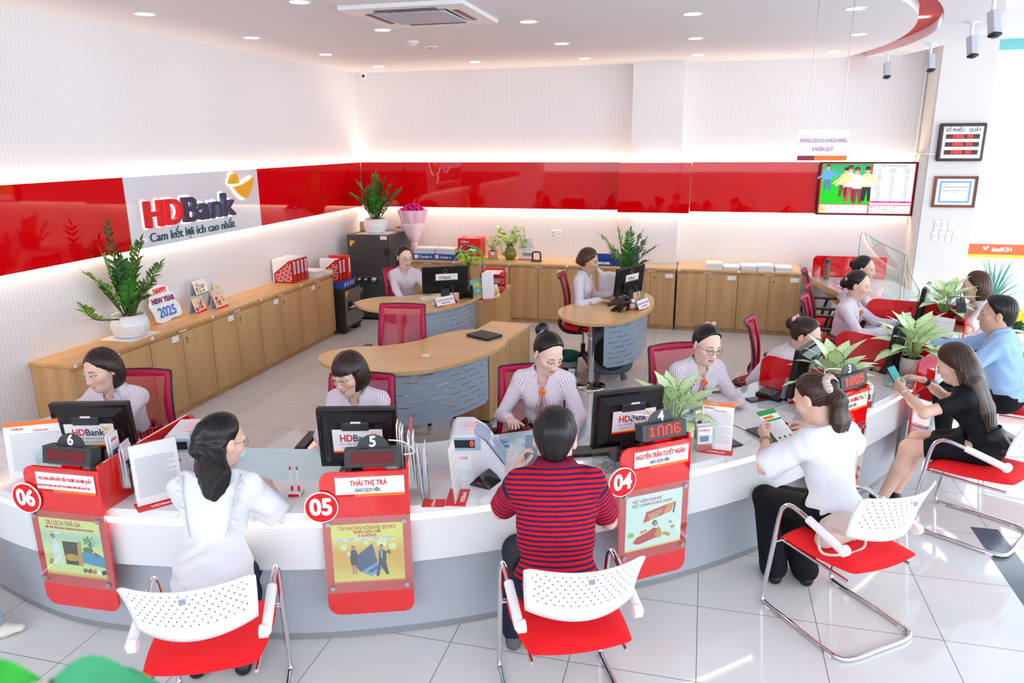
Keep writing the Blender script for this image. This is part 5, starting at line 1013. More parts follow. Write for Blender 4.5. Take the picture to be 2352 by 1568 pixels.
def monitor(x, y, z, ang, label, tilt=6, w=.41, h=.335, thick=True, card=True, lift=.045):
    """back of the monitor faces ang (degrees, direction in xy)"""
    t = thing('monitor', label, 'monitor', (x, y, z), rad(ang+90), None)
    Mt = Matrix.Translation((0, 0, lift+h/2)) @ Matrix.Rotation(rad(tilt), 4, 'X')
    MB().rbox(-w/2, -.012, -h/2, w/2, .03, h/2, .008, 0, Mt).build('bezel', M_MON, t); MB().box(-w/2+.015, .030, -h/2+.02, w/2-.015, .0312, h/2-.015, 0, Mt).build('screen', M_SCR, t)
    if thick:
        hb = MB(); a, b_ = w*.44, h*.42; c1, c2 = w*.34, h*.33
        hb.add([(-a, -.012, -b_), (a, -.012, -b_), (a, -.012, b_), (-a, -.012, b_), (-c1, -.055, -c2), (c1, -.055, -c2), (c1, -.055, c2), (-c1, -.055, c2)], [(4, 5, 6, 7), (0, 1, 5, 4), (1, 2, 6, 5), (2, 3, 7, 6), (3, 0, 4, 7)]); hb.v = [tuple(Mt @ Vector(v)) for v in hb.v]; bk = hb.build('rear_housing', M_MON, t)
        MB().rbox(-w*.17, -.066, h*.20, w*.17, -.05, h*.34, .006, 0, Mt).build('handle_recess', M_MONG, bk)
        mb = MB()
        for sx in (-1, 1):
            for k in range(9): xx = sx*(w*.24+.0045*k); mb.box(xx, -.0565-.0, h*.19, xx+.0018, -.0545, h*.30, 0, Mt)
            for k in range(16): zz = -h*.28+.0075*k; xs = sx*w*.385; mb.box(xs-.012, -.0385, zz, xs+.012, -.034, zz+.002, 0, Mt)
        mb.build('vents', M_MONG, bk)
        mb = MB(); [mb.box(sx*w*.465-.002, -.014, -h*.35+k*.03, sx*w*.465+.002, -.012, -h*.345+k*.03+.002, 0, Mt) for sx in (-1, 1) for k in (0, 1, 4, 5, 8)]; mb.build('screw_marks', M_STEEL, bk)
        if card: bank_card(t, Mt @ frame_M((w*.02, -.0575, h*.02), (1, 0, 0), (0, 0, 1)), w*.62, h*.40)
        MB().box(-.02, -.068, h*.335, .03, -.064, h*.36, 0, Mt).build('tag_sticker', M_LABEL, t)
    else:
        MB().rbox(-w*.3, -.03, -h*.4, w*.3, -.008, 0, .006, 0, Mt).build('rear_housing', M_MON, t)
        if card: bank_card(t, Mt @ frame_M((w*.03, -.0135, h*.05), (1, 0, 0), (0, 0, 1)), w*.48, h*.36)
        mb = MB(); mb.tube([(.022*math.cos(a*PI/10), -.0135, h*.33+.022*math.sin(a*PI/10)) for a in range(20)], .0018, closed=True, n=5); mb.v = [tuple(Mt @ Vector(v)) for v in mb.v]; mb.build('round_mark', M_STEEL, t)
    MB().rbox(-.045, -.02, .0, .045, .02, lift+h*.35, .006).build('stand', M_MONG if not thick else M_MON, t); MB().rbox(-.12, -.09, 0, .12, .09, .016, .006).build('stand_base', M_MON, t)
    mb = MB(); mb.tube(crv([(-.05, -.03, lift+h*.3), (-.06, -.06, lift), (-.03, -.08, .01)], 5), .004, n=6); mb.tube(crv([(.07, -.03, lift+h*.3), (.08, -.05, lift), (.10, -.07, .008)], 5), .004, n=6, mi=1); mb.build('cable', [M_BLACK, mat('vga_blue', '#2a50b0', .4)], t)
    return t
monitor(-3.06, 3.02, CT, -74, 'black monitor with bank label behind sign 06, back facing out')
monitor(-1.66, 3.27, CT, -75, 'black monitor with bank label beside the brochure stands behind sign 05')
monitor(-.34, 3.87, CT, -58, 'black monitor half hidden by the plant behind sign 04')
monitor(.71, 5.05, CT, -25, 'black monitor seen nearly edge-on behind sign 03 plant', w=.40)
monitor(1.45, 5.85, CT, -22, 'dark monitor edge-on before the woman with the red bow')
monitor(2.02, 7.45, CT, -20, 'grey monitor edge-on by the glass screen at the farthest station', thick=False, card=False)
monitor(-2.67, 7.52, CT, -62, 'flat black monitor with bank label on the manager desk', thick=False, w=.50, h=.30, lift=.09)
monitor(-.72, 7.90, CT, -28, 'flat dark monitor seen from behind on the typing woman\'s desk', thick=False, w=.50, h=.30, lift=.09)

# ---------------- visitor chairs ----------------
def perf():
    m = mat('perforated_white_shell', '#f0f1f3', .35); at = nd(m, 'ShaderNodeAttribute', attribute_name='pan'); s = sep(m, at.outputs['Vector'])
    r = math_n(m, 'DIVIDE', s[1], .022); ri = math_n(m, 'FLOOR', r); u = math_n(m, 'FRACT', math_n(m, 'ADD', math_n(m, 'DIVIDE', s[0], .030), math_n(m, 'MULTIPLY', ri, .5))); f = math_n(m, 'FRACT', r)
    du = math_n(m, 'MULTIPLY', math_n(m, 'SUBTRACT', u, .5), .030); dv = math_n(m, 'MULTIPLY', math_n(m, 'SUBTRACT', f, .5), .022)
    d = math_n(m, 'SQRT', math_n(m, 'ADD', math_n(m, 'POWER', du, 2), math_n(m, 'POWER', dv, 2))); hole = math_n(m, 'LESS_THAN', d, .0034)
    hole = math_n(m, 'MULTIPLY', hole, math_n(m, 'LESS_THAN', s[2], .5)); lk(m, math_n(m, 'SUBTRACT', 1.0, hole), bsdf(m).inputs['Alpha']); return m
M_PERF = perf(); M_CUSH = mat('bright_red_cushion', '#f4101e', .75); M_SHELL = mat('white_shell_plastic', '#f0f1f3', .35)
def visitor_chair():
    t = thing('visitor_chair', '', 'chair')
    # local: origin midway between the front feet, facing +y
    for s in (-1, 1):
        x = s*.25
        mb = MB(); mb.tube(crv([(0, -.565, .014), (x*.62, -.565, .014), (x*.92, -.54, .014), (x, -.45, .014), (x, -.25, .014), (x, -.06, .014), (x, -.012, .03), (x, -.02, .10), (x, -.055, .35), (x, -.085, .56), (x, -.115, .625), (x, -.17, .645), (x, -.28, .625), (x, -.48, .575)], 5), .0125, n=10); mb.build('side_frame', M_CHROME, t)
        mb = MB(); mb.tube([(x, -.27, .628), (x, -.49, .572)], .021, n=12); mb.ball((x, -.49, .572), (.021, .021, .021)); mb.build('armrest_sleeve', M_SHELL, t)
        MB().rbox(x-.014, -.50, .0, x+.014, -.46, .012, .003).build('glide', M_WHITE, t); MB().rbox(x-.014, -.08, .0, x+.014, -.04, .012, .003).build('glide', M_WHITE, t)
    for y, z in ((-.07, .40), (-.09, .41)): pass
    mb = MB(); mb.tube([(-.25, -.062, .40), (.25, -.062, .40)], .011); mb.tube([(-.20, -.06, .40), (-.2, -.5, .40)], .009); mb.tube([(.20, -.06, .40), (.2, -.5, .40)], .009); mb.build('seat_frame', M_CHROME, t)
    bm = bmesh.new(); NU, NV = 14, 12; V = {}
    def sp(u, v, top):
        # u -1..1 , v 0 front..1 rear
        w = .225+.018*math.sin(PI*min(1, v*1.1)); e = max(abs(u)**6, abs(2*v-1)**8); x = u*w*(1-.04*abs(2*v-1)**6); y = -.03-.50*v-(.02*(1-u*u) if v > .9 else 0)+(.0 if v > .1 else -.02*u*u)
        z = .435-.035*max(0, (.12-v)/.12)**2+.02*v*v+.008*u*u*(v)-.0
        return (x*.995, y, z+((.028*(1-e)) if top else -.022*(1-e)))
    vs = [sp(-1+2*i/NU, j/NV, True) for j in range(NV+1) for i in range(NU+1)]; n0 = len(vs); vs += [sp(-1+2*i/NU, j/NV, False) for j in range(NV+1) for i in range(NU+1)]
    g = lambda i, j, o=0: o+j*(NU+1)+i; fs = []
    for j in range(NV):
        for i in range(NU): fs.append((g(i, j), g(i, j+1), g(i+1, j+1), g(i+1, j))); fs.append((g(i, j, n0), g(i+1, j, n0), g(i+1, j+1, n0), g(i, j+1, n0)))
    for i in range(NU): fs.append((g(i, 0), g(i+1, 0), g(i+1, 0, n0), g(i, 0, n0))); fs.append((g(i, NV), g(i, NV, n0), g(i+1, NV, n0), g(i+1, NV)))
    for j in range(NV): fs.append((g(0, j), g(0, j, n0), g(0, j+1, n0), g(0, j+1))); fs.append((g(NU, j), g(NU, j+1), g(NU, j+1, n0), g(NU, j, n0)))
    bm.free(); MB().add(vs, fs, 0, True).build('seat', M_CUSH, t, sub=1)
    # back shell
    NU, NV = 24, 10; vs = []; at = []
    for j in range(NV+1):
        for i in range(NU+1):
            u = -1+2*i/NU; v = j/NV; w = .222+.022*v; e = max(0, abs(u)-.9)/.1; low = .045*(u*u)
            z = .632-.022*(1-u*u)*(1-v)+.235*v-.012*e*v*v; y = -.555+.085*u*u-.075*v+.01*math.sin(PI*v)
            vs.append((u*w, y, z)); edge = 1.0 if (abs(u) > .86 or v < .22 or v > .90) else 0.0; at.append((u*w, v*.25, edge))
    mb = MB(); mb.add(vs, [(j*(NU+1)+i, j*(NU+1)+i+1, (j+1)*(NU+1)+i+1, (j+1)*(NU+1)+i) for j in range(NV) for i in range(NU)], 0, True); o = mb.build('backrest', M_PERF, t, solid=.009)
    a = o.data.attributes.new('pan', 'FLOAT_VECTOR', 'POINT'); a.data.foreach_set('vector', [q for p in at for q in p])
    for s in (-1, 1):
        mb = MB(); mb.tube([(s*.258, -.49, .572), (s*.225, -.49, .572)], .026, n=18); mb.build('hinge_ear', M_SHELL, o); mb = MB(); mb.tube([(s*.259, -.49, .572), (s*.262, -.49, .572)], .009, n=10); mb.build('bolt', M_STEEL, o)
    mb = MB(); mb.box(-.012, -.637, .82, .012, -.6355, .84); mb.build('tag_sticker', M_TXTG, o)
    return t
VC = visitor_chair(); VC_used = [False]
def place_visitor(x, y, ang, label):
    o = VC if not VC_used[0] else copy_tree(VC); VC_used[0] = True
    o.location = (x, y, 0); o.rotation_euler = (0, 0, rad(ang-90)); o['label'] = label; o['category'] = 'chair'; o['group'] = 'white and red cantilever visitor chairs'; return o
place_visitor(-2.01, 2.56, 114.5, 'white-backed red visitor chair under the woman in the white ruffled blouse')
place_visitor(-.60, 3.03, 115.5, 'white-backed red visitor chair under the man in the striped polo')
place_visitor(.616, 3.92, 128, 'white-backed red visitor chair with the beige handbag on it')
place_visitor(1.52, 5.05, 147, 'white-backed red visitor chair under the woman in black')
place_visitor(2.25, 6.25, 160, 'white-backed red visitor chair under the man in the blue shirt')
place_visitor(2.75, 7.65, 170, 'white-backed visitor chair under the woman in the white tee')
place_visitor(3.1, 6.9, 200, 'empty white-backed visitor chair cut by the right edge of the photo')
# office chairs
place_office(-3.40, 3.60, -75, 'red mesh office chair behind the left teller with bobbed hair')
place_office(-1.98, 3.85, -80, 'red mesh office chair behind the teller with round glasses and fringe')
place_office(-.95, 4.28, -70, 'red mesh office chair behind the teller with the striped hair bun')
place_office(-.02, 5.03, -58, 'red mesh office chair behind the smiling teller with glasses')
place_office(.66, 6.10, -8, 'red mesh office chair turned sideways behind the leaning teller')
place_office(1.19, 7.13, -10, 'red mesh office chair at the teller with the red bow')
place_office(1.30, 7.72, -5, 'empty red mesh office chair between the two far right tellers')
place_office(1.38, 8.70, -5, 'red mesh office chair of the farthest teller by the glass screen')
place_office(-3.25, 7.93, -25, 'red mesh office chair under the seated manager with glasses')
place_office(-2.54, 5.85, -82, 'empty red mesh office chair tucked at the empty kidney desk')
place_office(-1.22, 7.95, 5, 'red mesh office chair under the typing short-haired woman')
# ---------------- people: smooth bodies grown from blended limb shapes ----------------
A = lambda v: np.array(v, dtype=np.float64)
def nrm(v): v = A(v); return v/(np.linalg.norm(v)+1e-12)
class Field:
    def __init__(s, lo, hi, vox):
        s.lo = A(lo); s.vox = vox; s.n = np.maximum(4, np.ceil((A(hi)-s.lo)/vox).astype(int)+1); s.F = np.full(tuple(s.n), .15, np.float32)
    def sub(s, lo, hi):
        a = np.clip(np.floor((A(lo)-s.lo)/s.vox).astype(int), 0, s.n); b_ = np.clip(np.ceil((A(hi)-s.lo)/s.vox).astype(int)+1, 0, s.n)
        if (b_ <= a).any(): return None
        sl = tuple(slice(i, j) for i, j in zip(a, b_)); g = [(s.lo[i]+s.vox*np.arange(a[i], b_[i], dtype=np.float32)) for i in range(3)]
        return sl, np.meshgrid(*g, indexing='ij', sparse=True)
    def un(s, sl, d, k):
        F = s.F[sl]
        if k <= 0: s.F[sl] = np.minimum(F, d)
        else: h = np.maximum(k-np.abs(F-d), 0)/k; s.F[sl] = np.minimum(F, d)-h*h*k*.25
    def cone(s, a, b, ra, rb, k=.02, flat=None):
        a, b = A(a), A(b); r = max(ra, rb)+k+.012; fl = 1.0
        if flat is not None: fl = flat[1]; r *= 1.0
        q = s.sub(np.minimum(a, b)-r, np.maximum(a, b)+r)
        if q is None: return
        sl, (X, Y, Z) = q; ba = b-a; L = max(ba@ba, 1e-9)
        px, py, pz = X-a[0], Y-a[1], Z-a[2]; t = np.clip((px*ba[0]+py*ba[1]+pz*ba[2])/L, 0, 1)
        qx, qy, qz = px-t*ba[0], py-t*ba[1], pz-t*ba[2]; d2 = qx*qx+qy*qy+qz*qz
        if flat is not None: n = nrm(flat[0]); c = qx*n[0]+qy*n[1]+qz*n[2]; d2 = d2+c*c*(fl*fl-1)
        s.un(sl, (np.sqrt(d2)-(ra+t*(rb-ra))).astype(np.float32), k)
    def ell(s, c, r, R=None, k=.02, sub=False, ks=.01):
        c, r = A(c), A(r); m = r.max()+k+.012; q = s.sub(c-m, c+m)
        if q is None: return
        sl, (X, Y, Z) = q; P = [X-c[0], Y-c[1], Z-c[2]]
        if R is not None: P = [P[0]*R[0][i]+P[1]*R[1][i]+P[2]*R[2][i] for i in range(3)]
        k0 = np.sqrt((P[0]/r[0])**2+(P[1]/r[1])**2+(P[2]/r[2])**2)+1e-6; k1 = np.sqrt((P[0]/r[0]**2)**2+(P[1]/r[1]**2)**2+(P[2]/r[2]**2)**2)+1e-6
        d = (k0*(k0-1)/k1).astype(np.float32)
        if sub:
            F = s.F[sl]; d = -d; h = np.maximum(ks-np.abs(F-d), 0)/ks; s.F[sl] = np.maximum(F, d)+h*h*ks*.25
        else: s.un(sl, d, k)
    def whole(s): return np.meshgrid(*[(s.lo[i]+s.vox*np.arange(s.n[i], dtype=np.float32)) for i in range(3)], indexing='ij', sparse=True)
    def cut(s, d, k=.006):
        h = np.maximum(k-np.abs(s.F-d), 0)/k; s.F = (np.maximum(s.F, d)+h*h*k*.25).astype(np.float32)
    def mesh(s):
        F = s.F; F[0] = F[-1] = .1; F[:, 0] = F[:, -1] = .1; F[:, :, 0] = F[:, :, -1] = .1
        g = openvdb.FloatGrid(background=.15); g.copyFromArray(np.ascontiguousarray(F)); p, t, q = g.convertToPolygons(isovalue=0.0, adaptivity=0.0)
        return np.asarray(p, np.float64)*s.vox+s.lo, np.asarray(q)[:, ::-1]
def npmesh(name, parts, m, parent, attrs=None, label=None):
    """parts: list of (verts, quads); world coordinates, stored relative to parent"""
    V = np.concatenate([p[0] for p in parts]); off = 0; Q = []
    for p in parts: Q.append(p[1]+off); off += len(p[0])
    Q = np.concatenate(Q); V = V-A(parent.location)
    me = bpy.data.meshes.new(name); me.vertices.add(len(V)); me.vertices.foreach_set('co', V.astype(np.float32).ravel())
    me.loops.add(4*len(Q)); me.loops.foreach_set('vertex_index', Q.astype(np.int32).ravel()); me.polygons.add(len(Q))
    me.polygons.foreach_set('loop_start', np.arange(0, 4*len(Q), 4, dtype=np.int32)); me.polygons.foreach_set('use_smooth', np.ones(len(Q), bool))
    me.update(calc_edges=True); me.validate()
    for m_ in (m if isinstance(m, (list, tuple)) else [m]): me.materials.append(m_)
    for n_, arr in (attrs or {}).items():
        if arr.shape[1] == 4: a = me.attributes.new(n_, 'FLOAT_COLOR', 'POINT'); a.data.foreach_set('color', arr.astype(np.float32).ravel())
        else: a = me.attributes.new(n_, 'FLOAT_VECTOR', 'POINT'); a.data.foreach_set('vector', arr.astype(np.float32).ravel())
    o = bpy.data.objects.new(name, me); COL.objects.link(o); o.parent = parent
    if label: o['label'] = label
    return o
# ---- cloth and skin materials ----
def skinmat(name):
    m = mat(name, '#ffffff', .42, sub=.12); at = nd(m, 'ShaderNodeAttribute', attribute_name='Col'); lk(m, at.outputs['Color'], bsdf(m).inputs[0]); return m
M_SKIN = skinmat('skin')
def clothbump(m, s=.35, sc=9):
    v = coords(m); n_ = noise(m, v, sc, 4); n2 = noise(m, v, 320, 1); bump(m, math_n(m, 'ADD', n_, math_n(m, 'MULTIPLY', n2, .02)), s, .02)
def cloth(name, c, rough=.8, b=.35, sc=9):
    m = mat(name, c, rough, spec=.2); clothbump(m, b, sc); return m
def m_vstripe(name, base, st):
    m = mat(name, base, .75, spec=.2); at = nd(m, 'ShaderNodeAttribute', attribute_name='st'); s = sep(m, at.outputs['Vector'])
    th = math_n(m, 'ARCTAN2', s[1], s[0]); u = math_n(m, 'MULTIPLY', th, math_n(m, 'DIVIDE', s[2], 2*PI)); f = math_n(m, 'FRACT', math_n(m, 'ADD', u, 100.0))
    g = math_n(m, 'LESS_THAN', f, .30); lk(m, mixc(m, g, base, st), bsdf(m).inputs[0]); clothbump(m, .35, 11); return m
def m_hstripe(name, c1, c2, period=.0215, frac=.45):
    m = mat(name, c1, .8, spec=.2); at = nd(m, 'ShaderNodeAttribute', attribute_name='st2'); s = sep(m, at.outputs['Vector'])
    f = math_n(m, 'FRACT', math_n(m, 'DIVIDE', math_n(m, 'ADD', s[0], 10.0), period)); g = math_n(m, 'LESS_THAN', f, frac); lk(m, mixc(m, g, c1, c2), bsdf(m).inputs[0]); clothbump(m, .25, 8); return m
def m_plaid(name):
    m = mat(name, '#7a1424', .8, spec=.2); s = sep(m, coords(m))
    def ln(v, p, w, o=0): return math_n(m, 'LESS_THAN', math_n(m, 'FRACT', math_n(m, 'ADD', math_n(m, 'DIVIDE', v, p), 50+o)), w)
    d = math_n(m, 'ADD', s[0], s[1]); a = math_n(m, 'MULTIPLY', math_n(m, 'ADD', ln(d, .06, .5), ln(s[2], .06, .5)), .5)
    c = mixc(m, a, '#b01828', '#14131c'); l = math_n(m, 'MAXIMUM', ln(d, .03, .07, .2), ln(s[2], .03, .07, .2)); lk(m, mixc(m, l, c, '#c8a890'), bsdf(m).inputs[0]); return m
M_SHIRT = m_vstripe('striped_shirt_cloth', '#f1eff5', '#b08fb0'); M_POLO = m_hstripe('striped_polo_cloth', '#d0122c', '#242348'); M_PLAID = m_plaid('plaid_skirt_cloth')
M_BLOUSE = cloth('white_blouse_cloth', '#e2e5ec', .8, .8, 7); M_BTROU = cloth('black_trouser_cloth', '#15161b', .8); M_NTROU = cloth('navy_trouser_cloth', '#23273a', .8); M_BDRESS = cloth('black_dress_cloth', '#14161d', .7, .3)
M_LBLUE = cloth('light_blue_cloth', '#9dbfe8', .75, .7, 7); M_TEE = cloth('white_tee_cloth', '#e0dfe6', .8, .6); M_JEANS = cloth('light_denim', '#a9cbe0', .8)
M_COLLARR = cloth('burgundy_collar', '#7a1a38', .8); M_SHOEK = mat('black_shoe', '#141416', .4)
def hairm(name, c, c2):
    m = mat(name, c, .32, spec=.45); v = coords(m, (260, 260, 12)); n_ = noise(m, v, 1.0, 2); lk(m, ramp(m, n_, [(.3, c2), (.7, c)]), bsdf(m).inputs[0]); bump(m, n_, .5, .002); return m
M_HK = hairm('black_hair', '#1a1517', '#08080a'); M_HB = hairm('dark_brown_hair', '#3a2420', '#150e0e'); M_HR = hairm('brown_hair', '#5a3222', '#27150f'); M_HL = hairm('long_brown_hair', '#4a3226', '#1a1212')
SKINS = {'f': (.76, .50, .39), 'p': (.82, .57, .47), 't': (.62, .38, .27)}
def yb_curve(z, st):
    if st == 'fringe': return np.interp(z, [-.2, -.03, .0, .03, .038], [.03, .035, .04, .045, .3])
    return np.interp(z, [-.2, -.10, -.03, .01, .04, .07, .095, .12], [.02, .02, .018, .032, .050, .060, .058, .06])
def make_head(M3, H, vox, sc, face, male=False, mouth=0.0, nl=(0, -.03, -.2)):
    """M3: 3x3 columns right, forward, up. returns verts, quads, colours (world)"""
    f = Field((-.098, -.125, -.235), (.098, .135, .135), vox)
    f.ell((0, -.014, .028), (.073, .092, .086), k=.0); f.ell((0, .022, -.03), (.0555, .065, .083), k=.03); f.ell((0, .052, -.088), (.025, .027, .024), k=.038)
    if male: f.ell((0, .02, -.06), (.06, .055, .05), k=.03)
    for s in (-1, 1):
        f.ell((s*.040, .050, -.024), (.024, .026, .024), k=.025); f.ell((s*.030, .072, .022), (.020, .012, .008), k=.02)
        f.ell((s*.031, .099, .002), (.019, .016, .011), sub=True, ks=.014); f.ell((s*.0305, .0735, .002), (.0155, .0125, .0125), k=.004)
        f.ell((s*.0115, .093, -.034), (.0085, .010, .007), k=.008)
        c_, s_ = math.cos(s*.35), math.sin(s*.35); f.ell((s*.078, -.012, -.004), (.0075, .018, .031), ((c_, s_, 0), (-s_, c_, 0), (0, 0, 1)), k=.008); f.ell((s*.086, -.004, .0), (.005, .009, .016), sub=True, ks=.005)
    f.cone((0, .084, .008), (0, .0985, -.030), .0065, .0090, k=.015)
    f.ell((0, .083, -.056), (.021, .0105, .0058), k=.006); f.ell((0, .082, -.066), (.018, .0110, .0068), k=.005)
    f.ell((0, .094, -.0612-.002*mouth), (.018, .006, .0014+.004*mouth), sub=True, ks=.004)
    nr = .052 if male else .044
    f.cone((0, -.018, -.04), nl, nr+.004, nr+.002, k=.03)
    v, q = f.mesh(); x, y, z = v.T; ax = np.abs(x); base = A(SKINS[face]); C_ = np.tile(base, (len(v), 1)); fr = y > .045
    def mixm(mask, c, a=1.0):
        mk = np.clip(mask, 0, 1)[:, None]*a; C_[:] = C_*(1-mk)+A(c)*mk
    sm = lambda d, w=.0018: np.clip(.5-d/w, 0, 1)
    blush = np.exp(-(((ax-.045)/.018)**2+((z+.028)/.016)**2))*fr; mixm(blush, base*A((1.02, .80, .80)), .6)
    u = np.clip(1-(x/.0235)**2, 0, 1)
    lip = sm(np.maximum(z-(-.0612+.0085*u**.6-.0018*np.exp(-(x/.004)**2)), (-.0612-.0100*u**.6)-z))*(ax < .0235)*(y > .06); mixm(lip, (.62, .10, .10) if not male else base*A((.75, .55, .55)), .9)
    mixm(sm(np.abs(z+.0612)-.0009)*(ax < .021)*(y > .06), (.25, .05, .06), .7)
    if mouth > .5: mixm(sm(np.abs(z+.0618)-.0022)*(ax < .014)*(y > .06), (.9, .88, .86), .9)
    bz = .0245+.006*(1-((ax-.030)/.02)**2); th = .0022+.0016*np.clip((.046-ax)/.03, 0, 1); mixm(sm(np.abs(z-bz)-th, .0022)*sm(np.abs(ax-.031)-.0165, .004)*fr, (.07, .045, .04), .85)
    ex, ez = (ax-.031), z-.002+.0015*(ax-.031)/.014*0; a_, b_ = .0142, .0047*(1.0 if mouth < 2 else .6)
    er = np.sqrt((ex/a_)**2+(ez/b_)**2); ins = sm(er-1, .25)*fr; mixm(sm(er-1.42, .22)*fr*(ez > -.0008), (.03, .018, .016), .95); mixm(ins, (.84, .83, .82))
    ir = np.sqrt(ex**2+(ez+.0002)**2); mixm(sm(ir-.0062, .0015)*ins, (.045, .025, .018)); mixm(sm(np.sqrt((ex-.002)**2+(ez-.002)**2)-.001, .0012)*ins, (.9, .9, .9), .8)
    mixm(sm(np.abs(er-1.05)-.12, .12)*fr*(ez < 0), (.35, .2, .17), .4)
    mixm(sm(np.sqrt(((ax-.006)/.0035)**2+((z+.0385)/.0022)**2)-1, .4)*(y > .085), base*.45, .8)
    v = v*sc; Wd = v @ A(M3).T+A(H); return Wd, q, np.hstack([C_, np.ones((len(v), 1))])
def make_hair(M3, H, vox, sc, style, extra=None, down=None):
    lo, hi = (-.15, -.19, -.22), (.15, .14, .17)
    if style.get('long'): lo = (-.17, -.26, -.22-style['long'])
    f = Field(lo, hi, vox); X, Y, Z = f.whole(); st = style['kind']; male = st == 'male'
    if male: f.ell((0, -.016, .034), (.084, .102, .095), k=0); f.ell((0, .03, .085), (.062, .06, .034), k=.03); f.ell((0, -.055, -.035), (.048, .045, .055), k=.03)
    else: f.ell((0, -.017, .031), (.0845, .103, .098), k=0)
    if st in ('bob', 'fringe', 'long'):
        f.ell((0, -.022, -.03), (.096, .106, .115), k=.03)
        if st == 'long': f.ell((0, -.05, -.08), (.098, .075, .12), k=.03)
    yb = yb_curve(Z+0*X, 'fringe' if st == 'fringe' or style.get('fringe') else st)
    side = np.clip((np.abs(X)-.045)/.03, 0, 1)
    if st in ('bob', 'long'): yb = yb-.022*np.clip((.02-Z)/.05, 0, 1)
    m = (Y-(yb-.012*side)).astype(np.float32); f.F = (f.F+.0075*np.exp(np.minimum(m, 0)/.016)).astype(np.float32); f.cut(m*.85, .010)
    if st == 'bob' or st == 'fringe': f.cut((-(Z+style.get('len', .115))+.01*np.sin(X*160)*.3+0*Y).astype(np.float32), .012)
    elif male: f.cut((-(Z+.074)-.0*X+0*Y).astype(np.float32), .01); f.cut((-(Z+.005)-(.0-Y)*1.6+0*X).astype(np.float32)*.5, .01)
    elif st != 'long': f.cut((-(Z+.078)-.0*X+0*Y).astype(np.float32), .012); f.cut((-(Z-.0)-(.0-Y)*2.2+0*X).astype(np.float32)*.45, .012)
    if st in ('up', 'male', 'pony'):
        for s in (-1, 1): f.ell((s*.086, -.006, -.012), (.02, .026, .034), sub=True, ks=.01)
    for c in style.get('add', []):
        if c[0] == 'e': f.ell(c[1], c[2], k=.012)
        else:
            for i in range(len(c[1])-1): f.cone(c[1][i], c[1][i+1], c[2][i], c[2][i+1], k=.02, flat=(c[3], c[4]) if len(c) > 3 else None)
    if down is not None:   # chains given in head frame already
        for ch, rr, fl in down:
            for i in range(len(ch)-1): f.cone(ch[i], ch[i+1], rr[i], rr[i+1], k=.025, flat=fl)
    th = np.arctan2(X, Z+.001) if st in ('up', 'pony') else np.arctan2(X, Y+.02)
    f.F = (f.F+.0012*np.sin(th*15+5*np.sin(th*3+Z*14))+.00045*np.sin(th*75+4*np.sin(th*6+Z*25))).astype(np.float32)
    v, q = f.mesh(); v = v*sc; return v @ A(M3).T+A(H), q
def ik(S, T, l1, l2, hint):
    S, T = A(S), A(T); d = T-S; L = np.linalg.norm(d)
    if L > (l1+l2)*.995: T = S+d/L*(l1+l2)*.995; d = T-S; L = np.linalg.norm(d)
    a = (l1*l1-l2*l2+L*L)/(2*L); h = math.sqrt(max(l1*l1-a*a, 0)); u = d/L; hv = A(hint)-(A(hint)@u)*u; return S+u*a+nrm(hv)*h, T
def hand_cones(Wp, d, n, side, sc=1.0, curl=(.35, .45, .3), spread=.12, thumb=(.55, .75, .25), tb=.3, per=None):
    d = nrm(d); n = A(n)-(A(n)@d)*d; n = nrm(n); s = np.cross(d, n)*side; Wp = A(Wp); out = []
    kn = [(.026, .086), (.0085, .090), (-.0095, .086), (-.026, .078)]; FL = [.070, .077, .071, .055]; R_ = [.0086, .0088, .0083, .0074]
    for i in range(4):
        k = Wp+d*kn[i][1]*sc+s*kn[i][0]*sc; out.append((Wp+s*kn[i][0]*.62*sc+d*.004, k, .0145*sc, .0118*sc, .014)); c = per[i] if per else curl; a = 0; p = k; dd = nrm(d+s*spread*(1.2-i*.8)*.6)
        for j, fr in enumerate((.45, .31, .24)):
            a += c[j]; v = dd*math.cos(a)+n*math.sin(a); q = p+v*FL[i]*fr*sc; out.append((p, q, R_[i]*sc*(1-.10*j), R_[i]*sc*(.9-.10*j), .0035 if j else .006)); p = q
    t0 = Wp+d*.022*sc+s*.018*sc+n*.006; v = nrm(thumb[0]*d+thumb[1]*s+thumb[2]*n); t1 = t0+v*.040*sc; out.append((t0, t1, .0145*sc, .0115*sc, .012)); v2 = nrm(v+d*tb+n*.15-s*tb*.3); t2 = t1+v2*.030*sc; out.append((t1, t2, .0105*sc, .0095*sc, .004)); v3 = nrm(v2+d*tb+n*.1-s*tb*.4); out.append((t2, t2+v3*.024*sc, .0092*sc, .0078*sc, .003))
    return out
PEOPLE = {}
